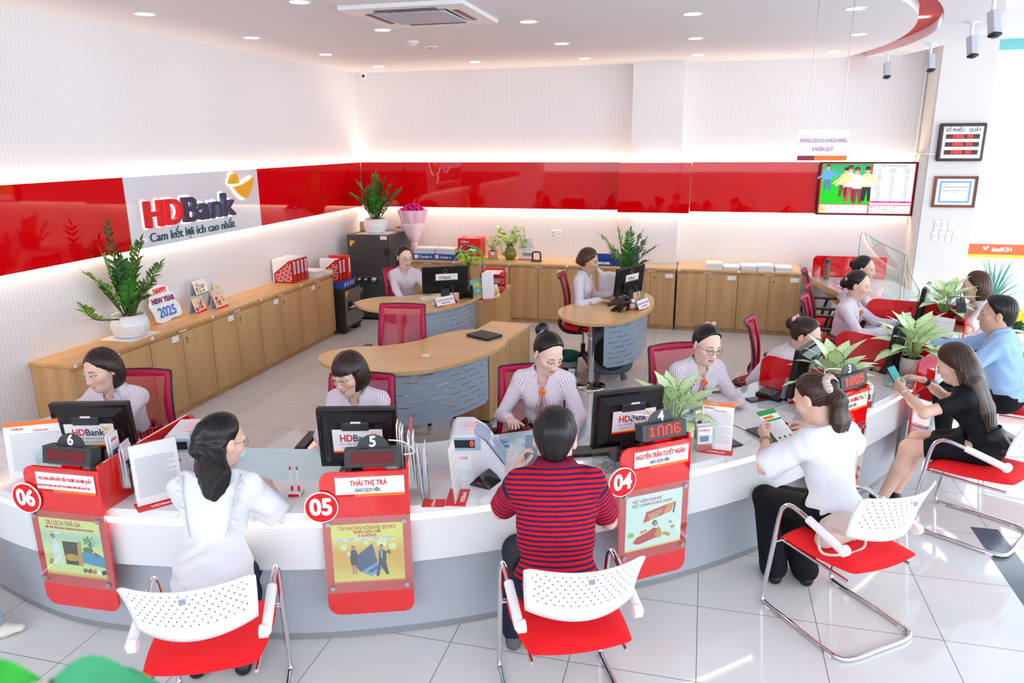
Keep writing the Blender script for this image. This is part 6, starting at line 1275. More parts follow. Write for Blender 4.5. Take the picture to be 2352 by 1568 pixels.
def person(name_label, H, face, lean=10, hy=None, hp=10, hr=0, side=0.0, seat=.45, female=True, skin='f', hair=None, hairm_=None, top=None, bottom=None, arms=None, legs=None, vox=.0022, glasses=None, sc=1.0, mouth=0, group=None, shoes=None, nvox=.0065, extras=None, hscale=None, tors=None):
    hscale = hscale or (1.07 if female else 1.16); phi = rad(face); fw = A((math.cos(phi), math.sin(phi), 0)); rt_ = A((math.sin(phi), -math.cos(phi), 0)); up0 = A((0, 0, 1)); H = A(H)
    th = rad(lean); u = nrm(up0*math.cos(th)+fw*math.sin(th)+rt_*side); tf = nrm(fw-(fw@u)*u); tr = np.cross(tf, u)
    hyr = rad(hy if hy is not None else face); hf0 = A((math.cos(hyr), math.sin(hyr), 0)); hrt = A((math.sin(hyr), -math.cos(hyr), 0)); pr_ = rad(hp)
    hf = hf0*math.cos(pr_)-up0*math.sin(pr_); hu = up0*math.cos(pr_)+hf0*math.sin(pr_); rr = rad(hr); hrt, hu = hrt*math.cos(rr)+hu*math.sin(rr), hu*math.cos(rr)-hrt*math.sin(rr)
    M3 = np.stack([hrt, hf, hu], 1)
    N = H-(.6*hu+.4*u)*(.157 if female else .135)-hf*.011-tf*.018
    hipz = seat+.095; TL = (N[2]-hipz)/max(u[2], .3); P = N-u*TL
    root = thing('person', name_label, 'person', (P[0], P[1], 0), 0, group)
    W_ = sc*(1.0 if female else 1.13); r_ = tr
    nl = (M3.T @ (N-u*.035+tf*.022-H))/hscale; hd = make_head(M3, H, vox, hscale, skin, not female, mouth, nl); base = SKINS[skin]
    lo = np.minimum(P, H)-.62; hi = np.maximum(P, H)+.62; lo[2] = .0
    # joints
    sh = [N-u*.062+r_*s*(.142*W_) for s in (-1, 1)]; hj = [P+r_*s*.085*W_ for s in (-1, 1)]
    arms = arms or {}; J = []
    for i, s in enumerate((-1, 1)):
        a = arms.get('LR'[i], {}); wr = a.get('w'); 
        if wr is None: wr = sh[i]+fw*.30+r_*s*(-.02)-up0*.30
        e, w = ik(sh[i], wr, .255*sc*(1 if female else 1.07), .232*sc*(1 if female else 1.07), a.get('hint', -up0+r_*s*.6-fw*.2)); J.append((sh[i], e, w, a))
    legs = legs or {}; LJ = []
    for i, s in enumerate((-1, 1)):
        an = legs.get('LR'[i]); an = A(an) if an is not None else hj[i]+fw*.36+r_*s*.02; an[2] = max(an[2], .085) if legs.get('LR'[i]) is not None else .085
        k, an = ik(hj[i], an, .40*sc, .40*sc, up0*.8+fw*.6); LJ.append((hj[i], k, an))
    tp = np.array([P, N]+sh+[q for j in J for q in (j[1], j[2])]); lo, hi = tp.min(0)-.17, tp.max(0)+.17; hi[2] = min(hi[2], N[2]+.10)
    lp = np.array([P, P+u*.15]+[q for j in LJ for q in j]); lo2, hi2 = lp.min(0)-.19, lp.max(0)+.17; lo2[2] = -.02
    def torso(f, g, k=.05, legs_=False):
        if female:
            f.ell(P+u*.01-tf*.01, A((.148*W_+g, .108*W_+g, .105+g)), (np.stack([tr, tf, u], 1)), k=0); f.ell(P+u*TL*.42, A((.112*W_+g, .082+g, .12+g)), np.stack([tr, tf, u], 1), k=k)
            f.ell(P+u*TL*.72+tf*.005, A((.130*W_+g, .092+g, .125+g)), np.stack([tr, tf, u], 1), k=k)
            for s in (-1, 1): f.ell(P+u*TL*.68+tf*.068+r_*s*.058, A((.052+g, .046+g, .052+g)), np.stack([tr, tf, u], 1), k=.035)
        else:
            f.ell(P+u*.01-tf*.01, A((.160*W_+g, .118*W_+g, .105+g)), np.stack([tr, tf, u], 1), k=0); f.ell(P+u*TL*.40, A((.145*W_+g, .112+g, .15+g)), np.stack([tr, tf, u], 1), k=k); f.ell(P+u*TL*.72, A((.155*W_+g, .110+g, .15+g)), np.stack([tr, tf, u], 1), k=k)
        f.cone(sh[0]-u*.005+r_*.02, sh[1]-u*.005-r_*.02, .050+g, .050+g, k=.045, flat=None); f.cone(N+u*.005, N-u*.09, .052+g*.6, .07+g, k=.05)
        for s, S in zip((-1, 1), sh): f.cone(N+u*.012, S+u*.012, .036+g*.7, .042+g, k=.03)
    sk = []; C = [hd[2]]; sk.append((hd[0], hd[1]))
    def addskin(f): v, q = f.mesh(); sk.append((v, q)); C.append(np.tile(np.append(A(base)*A((.98, .96, .95)), 1.0), (len(v), 1)))
    f = Field(np.minimum(lo, lo2), np.maximum(hi, hi2), .009); torso(f, -.012)
    for S, e, w, a in J: f.cone(S, e, .036*W_, .030, .02)
    for h, k, an in LJ: f.cone(h, k, .066*W_, .048, .04); f.cone(k, an, .048, .030, .02)
    addskin(f)
    for i, (S, e, w, a) in enumerate(J):
        s = (-1, 1)[i]; hdn = nrm(a.get('d', w-e)); n = a.get('n', -up0); hs = (.90 if female else 1.0)*sc
        cs = hand_cones(w, hdn, n, s, hs, a.get('curl', (.35, .45, .3)), a.get('spread', .12), a.get('thumb', (.55, .75, .25)), a.get('tb', .3), a.get('per'))
        pts = np.array([c[0] for c in cs]+[c[1] for c in cs]+[e, w, S*.5+e*.5]); f = Field(pts.min(0)-.06, pts.max(0)+.06, a.get('vox', .0028))
        f.cone(S*.5+e*.5, e, .038*W_ if female else .046, .034, .01); f.cone(e, e*.5+w*.5, .035*W_, .033*W_, .02); f.cone(e*.5+w*.5, w, .032*W_, .0225*W_, .02, (n, 1.15)); 
        for c in cs: f.cone(c[0], c[1], c[2], c[3], c[4])
        addskin(f)
    if bottom and bottom.get('bare'):
        for h, k, an in LJ:
            pts = np.array([h, k, an]); f = Field(pts.min(0)-.13, pts.max(0)+.13, .005); f.cone(h, k, .072*W_, .052, .02); f.cone(k, k*.62+an*.38-fw*.012, .050, .050, .03); f.cone(k*.62+an*.38-fw*.012, an, .048, .032, .03); addskin(f)
    npmesh('body', sk, M_SKIN, root, {'Col': np.concatenate(C)})
    # ---- top garment ----
    if top:
        g = top.get('g', .008); f = Field(lo, hi, nvox); torso(f, g, .06)
        for i, (S, e, w, a) in enumerate(J):
            sl = top.get('sleeve', 1.0); ra = top.get('ra', .045)*(1 if female else 1.15)
            if sl >= 1:
                f.cone(S, e, ra+.006, ra-.002, k=.03); m_ = e*.3+w*.7; f.cone(e, m_, ra-.002, ra-.010, k=.02); f.cone(m_, w-nrm(w-e)*.012, ra-.010, ra-.013, k=.02); f.cone(w-nrm(w-e)*.045, w-nrm(w-e)*.010, ra-.012, ra-.012, k=.002)
            else: f.cone(S, S+(e-S)*sl, ra+.008, ra+top.get('flare', .008), k=.03)
        if top.get('hemlow'): f.cone(P+u*.02, P-u*.05-tf*.01, .16*W_, top['hemlow'], k=.05)
        for ad in top.get('add', []): f.ell(P+u*ad[0]*TL+tf*ad[1]+tr*ad[2], ad[3], np.stack([tr, tf, u], 1), k=.03)
        X, Y, Z = f.whole(); alongu = (X-P[0])*u[0]+(Y-P[1])*u[1]+(Z-P[2])*u[2]
        hem = top.get('hem', .0); f.cut((hem-alongu).astype(np.float32), .004)
        # sleeve ends
        if top.get('sleeve', 1.0) < 1:
            for S, e, w, a in J:
                d = nrm(e-S); al = (X-S[0])*d[0]+(Y-S[1])*d[1]+(Z-S[2])*d[2]; L = np.linalg.norm(e-S)*top['sleeve']+.03; f.cut(np.where((al > L-.03) & (al < L+.25) & (((X-S[0]-d[0]*al)**2+(Y-S[1]-d[1]*al)**2+(Z-S[2]-d[2]*al)**2) < .0090), al-L, -.1).astype(np.float32), .003)
        # neck opening
        nk = top.get('neck', 'collar'); dN = (X-N[0])*u[0]+(Y-N[1])*u[1]+(Z-N[2])*u[2]
        nb = N+u*.035+tf*top.get('nf', .036); rn = np.sqrt((X-nb[0])**2+(Y-nb[1])**2+(Z-nb[2])**2); f.cut((-(rn-top.get('nr', .070))).astype(np.float32), .004)
        if nk == 'collar':
            f.ell(N+tf*.075-u*.012, A((.026, .06, .050)), np.stack([tr, tf, u], 1), sub=True, ks=.012)
        f.cut((dN-.022).astype(np.float32)*np.ones_like(f.F), .004)
        wr = .0022*np.sin(alongu*52+3*np.sin(X*23)+2*np.sin(Y*31))*top.get('wr', 1.0); f.F = (f.F+wr).astype(np.float32)
        v, q = f.mesh()
        # stripe attributes
        def dist(p, a, b): ba = b-a; t = np.clip(((p-a) @ ba)/(ba@ba), 0, 1); c = p-a-t[:, None]*ba; return np.linalg.norm(c, axis=1), c, t*np.linalg.norm(ba)
        rel = v-P; al = rel @ u; X_ = rel @ tr; Y_ = rel @ tf; thx = np.stack([Y_/.85+.0, X_, np.full(len(v), 74.0)], 1); dT = np.full(len(v), .0); h2 = al.copy()
        for s, (S, e, w, a) in zip((-1, 1), J):
            d1, c1, t1 = dist(v, S+(e-S)*.12, e); d2_, c2, t2 = dist(v, e, w); lat = (rel @ r_)*s
            use1 = (d1 < .075) & (lat > .135*W_-.02*0) & (d1 <= d2_) | ((d1 < .06) & ((v-S) @ nrm(e-S) > .055) & (d1 <= d2_)); use2 = (d2_ < .06) & (d2_ < d1)
            for use, c, ax_, tt, o in ((use1, c1, nrm(e-S), t1, 0), (use2, c2, nrm(w-e), t2, .25)):
                b1 = nrm(np.cross(ax_, fw+.01*up0)); b2 = np.cross(ax_, b1); thx[use] = np.stack([c[use] @ b1, c[use] @ b2, np.full(use.sum(), 25.0)], 1); h2[use] = tt[use]+o
        npmesh(top.get('name', 'shirt'), [(v, q)], top['m'], root, {'st': thx, 'st2': np.stack([h2, X_, Y_], 1)})
        bvh = BVHTree.FromPolygons([tuple(p) for p in v], [tuple(t) for t in q])
    else: bvh = None
    # ---- bottom garment ----
    if bottom:
        g = bottom.get('g', .008); f = Field(lo2, hi2, nvox+.001); Rm = np.stack([tr, tf, u], 1)
        f.ell(P+u*.01-tf*.01, A((.150*W_+g, .112*W_+g, .11+g)), Rm, k=0); f.ell(P+u*.10, A((.120*W_+g, .09+g, .08)), Rm, k=.04)
        kk = bottom.get('k', .05)
        for h, k, an in LJ:
            e = k if bottom.get('len', 2) >= 1 else h+(k-h)*bottom['len']; f.cone(h, e, .080*W_+g, .056*W_+g if bottom.get('len', 2) >= 1 else .068+g, k=kk)
            if bottom.get('len', 2) >= 2: f.cone(k, an+up0*bottom.get('lift', .0), .055*W_+g, bottom.get('cuff', .05), k=.03)
        if kk > .1: f.cone(LJ[0][0]*.5+LJ[1][0]*.5, ((LJ[0][1]+LJ[1][1])*.5-hj[0]*.5-hj[1]*.5)*bottom['len']+(hj[0]+hj[1])*.5, .085, .07, k=.08)
        if top:
            X, Y, Z = f.whole(); al = (X-P[0])*u[0]+(Y-P[1])*u[1]+(Z-P[2])*u[2]; fd = (X-P[0])*tf[0]+(Y-P[1])*tf[1]+(Z-P[2])*tf[2]; f.cut(np.minimum(al-(max(top.get('hem', 0), -.03)+.06), .06-fd).astype(np.float32), .004)
        v, q = f.mesh(); npmesh(bottom.get('name', 'trousers'), [(v, q)], bottom['m'], root)
    # ---- shoes ----
    if shoes != 0:
        for h, k, an in LJ:
            f = Field(an-.22, an+.22, .005); d = nrm(A(legs.get('foot', fw))); z = an.copy(); z[2] = .035; f.cone(z-d*.03, z+d*.07, .034, .036, .02); f.cone(z+d*.07, z+d*.135-up0*.008, .036, .026, .02, (up0, 1.35)); f.cone(z-d*.03, an, .034, .036, .02)
            X, Y, Z = f.whole(); f.cut((.002-Z+0*X+0*Y).astype(np.float32), .004); f.cut((Z-(.10 if shoes is None else shoes[1])+0*X+0*Y).astype(np.float32), .004); npmesh('shoe', [f.mesh()], (shoes[0] if shoes else M_SHOEK), root)
    # ---- hair ----
    if hair:
        dn = None
        if hair.get('hang'):
            inv = M3.T; dn = [([inv @ (A(p)-H)/hscale for p in ch], rr_, (inv @ A(fl[0]), fl[1]) if fl else None) for ch, rr_, fl in hair['hang'](H, M3, N, u, tf, tr)]
        npmesh('hair', [make_hair(M3, H, max(vox, .0028), hscale, hair, None, dn)], hairm_ or M_HK, root)
    MH = Matrix(((M3[0, 0], M3[0, 1], M3[0, 2], H[0]-P[0]), (M3[1, 0], M3[1, 1], M3[1, 2], H[1]-P[1]), (M3[2, 0], M3[2, 1], M3[2, 2], H[2]), (0, 0, 0, 1)))
    if glasses:
        mb = MB(); R0 = .0225
        for s in (-1, 1):
            mb.tube([(s*.031+R0*math.cos(a)*1.08, .0985+.001*abs(math.cos(a)), -.002+R0*.92*math.sin(a)) for a in [2*PI*k/24 for k in range(24)]], .0013, closed=True, n=5)
            mb.tube([(s*.054, .098, .004), (s*.074, .07, .006), (s*.081, .0, .004), (s*.080, -.02, -.006)], .0013, n=5)
        mb.tube([(-.008, .099, .002), (0, .102, .005), (.008, .099, .002)], .0013, n=5); go = mb.build('glasses', glasses, root, M=MH)
        mb = MB(); [mb.add([(s*.031+R0*math.cos(2*PI*k/20)*1.05, .099, -.002+R0*.9*math.sin(2*PI*k/20)) for k in range(20)], [tuple(range(20))]) for s in (-1, 1)]; mb.build('lens', M_ACRYL, go)
    rec = dict(root=root, P=P, N=N, u=u, tf=tf, tr=tr, TL=TL, H=H, M3=M3, MH=MH, J=J, bvh=bvh, LJ=LJ)
    def surf(x, al, back=False):
        """point on clothing at lateral x, height fraction al of torso"""
        o = P+u*TL*al+tr*x; d = -tf if not back else tf; h = bvh.ray_cast(Vector(o-d*.4), Vector(d), .5)
        p = A(h[0]) if h[0] else o+(-d)*.1; return p, (A(h[1]) if h[0] else -d)
    rec['surf'] = surf
    if top and top.get('neck') == 'collar': collar(rec, top.get('cm', top['m']), top.get('ch', 1.0))
    if extras: extras(rec)
    return rec
def relp(rec, p): return Vector(A(p)-A(rec['root'].location))
def collar(rec, m, ch=1.0):
    """folded shirt collar with front points"""
    N, u, tf, tr = rec['N'], rec['u'], rec['tf'], rec['tr']; vs = []; n = 26; at = []
    for i in range(n+1):
        a = -2.62+5.24*i/n; ca, sa = math.cos(a), math.sin(a)      # a=0 at the back
        e = max(0, abs(a)-1.7)/.92; ctr = N+u*.018+tf*(.012)
        dirv = -tf*ca+tr*sa
        pin = ctr+dirv*(.060-.010*e)+u*(.010-.030*e); ptop = ctr+dirv*(.064-.006*e)+u*(.034-.040*e); pout = ctr+dirv*(.094+.020*e*ch)-u*(.004+.045*e*e*ch)+tf*(.022*e)
        h = rec['bvh'].find_nearest(Vector(pout));
        if h[0]: pout = A(h[0])+A(h[1])*.010
        for p in (pin, ptop, pout): vs.append(relp(rec, p)); at += [dirv @ tf, dirv @ tr, 46.0]
    fs = [(3*i+j, 3*i+j+1, 3*i+j+4, 3*i+j+3) for i in range(n) for j in range(2)]
    o = MB().add(vs, fs, 0, True).build('collar', m, rec['root'], solid=.003); a = o.data.attributes.new('st', 'FLOAT_VECTOR', 'POINT'); a.data.foreach_set('vector', at)
def m_tie():
    m = mat('tie_stripes', '#b3243e', .7); s = sep(m, coords(m)); f = math_n(m, 'FRACT', math_n(m, 'MULTIPLY', math_n(m, 'ADD', math_n(m, 'MULTIPLY', math_n(m, 'ADD', s[0], s[1]), .8), s[2]), 85)); lk(m, mixc(m, math_n(m, 'LESS_THAN', f, .5), '#b3243e', '#f0e4ea'), bsdf(m).inputs[0]); return m
M_TIE = m_tie(); M_FLOWER = mat('orange_silk', '#ff7a22', .6); M_BADGE = mat('badge_gold', '#e8d9a8', .3)
def uniform(tie=True, badge=True, low=.48, pin=True):
    def fn(rec):
        root, s = rec['root'], rec['surf']; u, tf, tr = rec['u'], rec['tf'], rec['tr']
        if tie:
            for sg in (-1, 1):
                vs = []; K = 9
                for k in range(K):
                    t_ = k/(K-1); al = .84-(.84-low)*t_; w = .006+.016*t_+.004*math.sin(t_*14); x0 = sg*(.004+.022*t_); p, n_ = s(x0-w*.5, al); q_, n2 = s(x0+w, al); vs += [relp(rec, p+tf*.008), relp(rec, (p+q_)/2+tf*.016), relp(rec, q_+tf*.008)]
                MB().add(vs, [(3*k+j, 3*k+j+1, 3*k+j+4, 3*k+j+3) for k in range(K-1) for j in range(2)], 0, True).build('tie_tail', M_TIE, root, solid=.003)
            for sg in (-1, 1):
                pts = [s(sg*x_, al)[0]+tf*.006 for x_, al in ((.042, .99), (.026, .93), (.010, .87), (.0, .845))]; MB().tube([relp(rec, p) for p in pts], .007, n=6).build('neck_scarf', M_TIE, root)
            p, n_ = s(.0, .83); mb = MB(); rnd = random.Random(3)
            for k in range(22): a = rnd.uniform(0, 2*PI); r = rnd.uniform(0, .017); c = p+tf*(.016+.006*rnd.random())+tr*r*math.cos(a)+u*r*math.sin(a); mb.ball(tuple(relp(rec, c)), (.010, .010, .007), 0, None, 6)
            mb.build('flower_brooch', M_FLOWER, root)
        if badge:
            p, n_ = s(.075, .76); M = frame_M(relp(rec, p+n_*.004), Vector(-tr)*-1, Vector(u)); M = frame_M(relp(rec, p+n_*.006), Vector(tr), Vector(u)-Vector(n_)*Vector(u).dot(Vector(n_)))
            b = MB().box(-.032, -.008, 0, .032, .008, .002, 0, M).box(-.032, -.008, .0021, .032, -.004, .0025, 1, M).build('name_badge', [M_BADGE, M_ORANGE], root)
        if pin: p, n_ = s(.05, .93); MB().ball(tuple(relp(rec, p+n_*.006)), .006, 0, None, 10).build('pin', mat('gold', '#e8c25a', .25, 1.0), root)
    return fn
def bow(rec, off, size=.05):
    """striped ribbon bow at a head-local offset"""
    M = rec['MH'] @ Matrix.Translation(off); mb = MB()
    for sg in (-1, 1): mb.ball((sg*size*.55, 0, 0), (size*.55, size*.22, size*.36), 0, M, 12)
    mb.ball((0, .0, 0), (size*.18, size*.26, size*.25), 1, M, 10); mb.ball((0, -.01, -size*.35), (size*.8, size*.14, size*.14), 1, M, 10); mb.build('hair_bow', [M_TIE, M_SIGNRED], rec['root'])
def scrunchie(rec, off, R, r, m, axis='Y'):
    M = rec['MH'] @ Matrix.Translation(off) @ (Matrix.Rotation(PI/2, 4, 'X') if axis == 'Y' else Matrix.Rotation(rad(35), 4, 'X')); n = 40; mb = MB(); mb.tube([(R*math.cos(2*PI*k/n), R*math.sin(2*PI*k/n), r*.25*math.sin(k*2.1)) for k in range(n)], [r*(1+.22*math.sin(k*2.7)) for k in range(n)], closed=True, n=9); mb.build('scrunchie', m, rec['root'], M=M)
def earring(rec, s, m=None): MB().ball((s*.083*.97, -.012, -.034), .0042, 0, rec['MH'], 8).build('earring', m or mat('pearl', '#f2ece4', .2), rec['root'])
SH = lambda **k: dict(dict(m=M_SHIRT, name='striped_shirt', sleeve=1.0, hem=.06, neck='collar', g=.010), **k)
PL = dict(m=M_PLAID, name='plaid_skirt', len=.8, k=.12)
# ---------------- the people ----------------
V = (0.0, 0.0, 1.0)
def hangdown(length, w0, w1, back=.06, flat=1.8, spread=.05, curl=0.0, strands=5, start=-.02, r0=.035):
    def fn(H, M3, N, u, tf, tr):
        out = []; hr, hf, hu = M3[:, 0], M3[:, 1], M3[:, 2]; bk = -tf
        for i in range(strands):
            q = (i/(strands-1)-.5)*2 if strands > 1 else 0; p0 = H-hf*back+hr*q*spread+hu*start; p1 = N+bk*(.07-.02*abs(q))+hr*q*spread*1.1+A(V)*.02; p2 = p1-u*length*.5+bk*.012+hr*q*spread*.15; p3 = p1-u*length+bk*(.010+curl)+hr*q*spread*.1
            out.append(([p0, p1, p2, p3], [r0, w0, w0*.8, w1], (tuple(bk), flat)))
        return out
    return fn
S1 = person('person with bobbed black hair in striped shirt behind sign 06, looking left', (-3.507, 3.58, 1.10), -82, lean=22, hy=-98, hp=12, hr=-6, skin='f', hair=dict(kind='bob', len=.125), hairm_=M_HB, mouth=1,
    top=SH(), bottom=PL, extras=uniform(low=.75, badge=False), arms=dict(L=dict(w=(-3.25, 3.15, .80), n=(0, 0, -1)), R=dict(w=(-3.66, 3.12, .80), n=(0, 0, -1))))
S2 = person('person with short fringe and round glasses in striped shirt behind sign 05', (-1.997, 3.856, 1.10), -85, lean=20, hy=-104, hp=16, hr=-4, skin='f', hair=dict(kind='fringe', len=.10), hairm_=M_HB, glasses=mat('gold_wire', '#c8a878', .3, .8), mouth=1,
    top=SH(), bottom=PL, extras=uniform(tie=False, badge=False, pin=True), arms=dict(L=dict(w=(-1.72, 3.50, .79)), R=dict(w=(-2.03, 3.56, .79), d=(.6, -.6, 0))))
def s3x(rec):
    uniform()(rec); scrunchie(rec, (0, -.102, .064), .032, .013, M_TIE); earring(rec, 1); earring(rec, -1)
S3 = person('person with high bun and striped scrunchie in striped shirt, looking down, behind the counter', (-.88, 4.341, 1.16), -82, lean=7, hy=-46, hp=28, hr=3, skin='p', hair=dict(kind='up', add=[('e', (0, -.128, .078), (.042, .038, .044))]), top=SH(), bottom=PL, extras=s3x,
    arms=dict(L=dict(w=(-.66, 4.05, .80)), R=dict(w=(-1.07, 4.10, .80), hint=(-.7, .2, -1))))
def s4x(rec): uniform()(rec); bow(rec, (-.03, -.075, .118), .045)
S4 = person('smiling person with glasses and red hair bow in striped shirt behind the counter', (.072, 4.915, 1.12), -62, lean=18, hy=-56, hp=16, hr=5, skin='p', hair=dict(kind='up', add=[('e', (0, -.115, .045), (.035, .03, .035))]), hairm_=M_HK, glasses=mat('brown_frame', '#4a2e30', .3), mouth=.4,
    top=SH(), bottom=PL, extras=s4x, arms=dict(L=dict(w=(.30, 4.72, .80), d=(-.7, -.5, 0)), R=dict(w=(.02, 4.62, .80), d=(.8, -.2, 0))))
def s5x(rec): uniform(low=.7, badge=False)(rec); bow(rec, (.0, -.125, .085), .06)
S5 = person('person with tinted glasses and big striped bow leaning forward in striped shirt', (.762, 5.50, 1.07), -18, lean=38, hy=-24, hp=20, hr=0, skin='f', hair=dict(kind='up', add=[('e', (0, -.125, .035), (.042, .038, .042))]), hairm_=M_HB, glasses=mat('gold_wire', '#c8a878', .3, .8),
    top=SH(), bottom=PL, extras=s5x, arms=dict(L=dict(w=(.98, 5.62, .80)), R=dict(w=(.85, 5.25, .80))))
def s6x(rec): uniform()(rec); bow(rec, (.01, -.105, .04), .055)
S6 = person('person in striped shirt with low bun and red bow, in profile facing right', (1.407, 7.253, 1.14), -22, lean=9, hy=-20, hp=8, skin='f', hair=dict(kind='up', add=[('e', (0, -.110, -.005), (.045, .04, .045))]), hairm_=M_HK, mouth=1,
    top=SH(), bottom=PL, extras=s6x, arms=dict(L=dict(w=(1.80, 7.25, .80)), R=dict(w=(1.62, 6.93, .79), d=(.8, -.3, 0))), vox=.0026)
S7 = person('person with swept back black hair behind the one with the red bow, farthest teller', (1.615, 8.14, 1.15), -10, lean=12, hy=-20, hp=6, skin='f', hair=dict(kind='up', add=[('e', (0, -.105, .03), (.04, .035, .04))]), hairm_=M_HK, mouth=1, top=SH(), bottom=PL, vox=.003, arms=dict(L=dict(w=(1.95, 8.25, .79)), R=dict(w=(1.92, 7.95, .79))))
def s8x(rec): uniform(tie=False)(rec); 
S8 = person('person with glasses and ponytail in striped shirt at the manager desk by the tall safe', (-3.34, 8.03, 1.135), -62, lean=6, hy=-44, hp=10, skin='p', hair=dict(kind='up', add=[('c', [(0, -.095, .03), (.01, -.13, -.03), (.01, -.12, -.12)], [.03, .035, .02])]), hairm_=M_HK, glasses=mat('gold_wire', '#c8a878', .3, .8),
    top=SH(nr=.066), bottom=PL, extras=s8x, vox=.003, arms=dict(L=dict(w=(-3.0, 7.86, .79)), R=dict(w=(-3.22, 7.62, .70), hint=(-.6, -.2, -1))))
S9 = person('person with short brown hair in striped shirt typing at the right kidney desk', (-1.165, 7.90, 1.19), -8, lean=4, hy=-4, hp=16, seat=.48, skin='t', hair=dict(kind='bob', len=.060), hairm_=M_HR, top=SH(nr=.066), bottom=PL, extras=uniform(tie=False, pin=False), vox=.003,
    arms=dict(L=dict(w=(-.93, 8.06, .795), d=(1, -.25, -.1), hint=(0, .5, -1), curl=(.25, .4, .3)), R=dict(w=(-1.02, 7.76, .79), d=(1, .1, -.1), hint=(0, -.6, -1), curl=(.25, .4, .3))))
# customers
def ruffles(rec):
    s, tr, u, tf = rec['surf'], rec['tr'], rec['u'], rec['tf']
    for sg in (-1, 1):
        vs = []; K = 40
        for k in range(K):
            t_ = k/(K-1); al = 1.0-.60*t_; x = sg*(.125-.045*t_); p, n_ = s(x, al, True); w = .030+.012*math.sin(k*1.3); out = -tf*.0+tr*sg*.55
            p = p+(-tf)*.003; q_ = p+nrm(-tf*.75+tr*sg*(.65+.4*math.sin(k*1.1)))*w; vs += [relp(rec, p), relp(rec, (p+q_)/2+(-tf)*.004), relp(rec, q_-u*.006*math.sin(k*1.7))]
        MB().add(vs, [(3*k+j, 3*k+j+1, 3*k+j+4, 3*k+j+3) for k in range(K-1) for j in range(2)], 0, True).build('shoulder_ruffle', M_BLOUSE, rec['root'], solid=.002)
    m = mat('face_mask', '#b8d4dc', .7); MB().ball((0, .082, -.055), (.052, .030, .042), 0, rec['MH'], 20).build('face_mask', m, rec['root'])
C1 = person('person from behind with half-tied black hair in a white ruffled blouse, mask and glasses', (-2.098, 2.776, 1.10), 108, lean=24, hy=66, hp=14, hr=0, seat=.455, skin='f', tors=1, vox=.0024,
    hair=dict(kind='up', long=.30, add=[('c', [(0, -.10, .06), (0, -.115, .02), (0, -.11, -.03)], [.030, .026, .04])], hang=hangdown(.10, .038, .016, .07, 1.3, .055, .02, 7)), hairm_=M_HK, glasses=mat('clear_frame', '#6a7890', .2),
    top=dict(m=M_BLOUSE, name='white_blouse', sleeve=.72, flare=.022, hem=-.09, hemlow=.155, neck='round', nr=.066, nf=.02, g=.022, wr=2.2, ra=.055), bottom=dict(m=M_NTROU, len=2, name='navy_trousers', cuff=.055, g=.0), extras=ruffles,
    arms=dict(L=dict(w=(-2.22, 3.02, .79), d=(.9, .35, 0), hint=(-1, -.3, -.9)), R=dict(w=(-2.03, 2.99, .79), d=(-.9, .3, 0), hint=(1, -.3, -1))), legs=dict(L=(-2.20, 2.55, .085), R=(-2.0, 2.62, .085)))
def polo(rec):
    vs = []; N, u, tf, tr = rec['N'], rec['u'], rec['tf'], rec['tr']; n = 24
    for i in range(n+1):
        a = -2.6+5.2*i/n; dv = -tf*math.cos(a)+tr*math.sin(a); e = max(0, abs(a)-1.6); c = N+u*.02+tf*.014
        pin = c+dv*.066+u*(.02-.02*e); top_ = c+dv*.072+u*(.044-.034*e); po = c+dv*(.108+.01*e)-u*(.006+.02*e)
        h = rec['bvh'].find_nearest(Vector(po)); po = A(h[0])+A(h[1])*.007; vs += [relp(rec, p) for p in (pin, top_, po)]
    MB().add(vs, [(3*i+j, 3*i+j+1, 3*i+j+4, 3*i+j+3) for i in range(n) for j in range(2)], 0, True).build('collar', M_COLLARR, rec['root'], solid=.003)
    p, n_ = rec['surf'](0, .845, True); M = frame_M(relp(rec, p+n_*.006), Vector(tr), Vector(u)-Vector(n_)*Vector(u).dot(Vector(n_))) @ Matrix.Rotation(0, 4, 'Z')
    MB().ball((0, 0, 0), (.017, .006, .0015), 0, M, 12).ball((0, .0, .001), (.012, .003, .0015), 1, M, 10).build('chest_emblem', [M_TXTW, mat('emblem_green', '#3f7a52', .6)], rec['root'], label='small white and green emblem below the collar')
    for i, (S, e, w, a) in enumerate(rec['J']):
        d = nrm(e-S); L = np.linalg.norm(e-S)*.74; c = S+d*L; b1 = Vector(nrm(np.cross(d, V))); b2 = Vector(d).cross(b1); k = 28
        ring = [[relp(rec, c+d*o)+(b1*math.cos(2*PI*j/k)+b2*math.sin(2*PI*j/k))*r for j in range(k)] for o, r in ((-.022, .0635), (.0, .0625), (.003, .058))]
        MB().add([p for R_ in ring for p in R_], [(q*k+j, q*k+(j+1) % k, (q+1)*k+(j+1) % k, (q+1)*k+j) for q in range(2) for j in range(k)], 0, True).build('sleeve_cuff', M_COLLARR, rec['root'], solid=.002)
def watch(rec, i, m=None, r=.029, back=.02):
    S, e, w, a = rec['J'][i]; d = nrm(w-e); c = w-d*back; b1 = Vector(nrm(np.cross(d, V))); b2 = Vector(d).cross(b1); mb = MB(); mb.tube([relp(rec, c)+(b1*math.cos(2*PI*j/20)+b2*math.sin(2*PI*j/20)*.85)*r for j in range(20)], .0065, closed=True, n=6); mb.ball(tuple(relp(rec, c)-b2*r*(.9 if b2.z < 0 else -.9)), (.013, .013, .006), 0, None, 12); mb.build('wristwatch', m or M_STEEL, rec['root'])
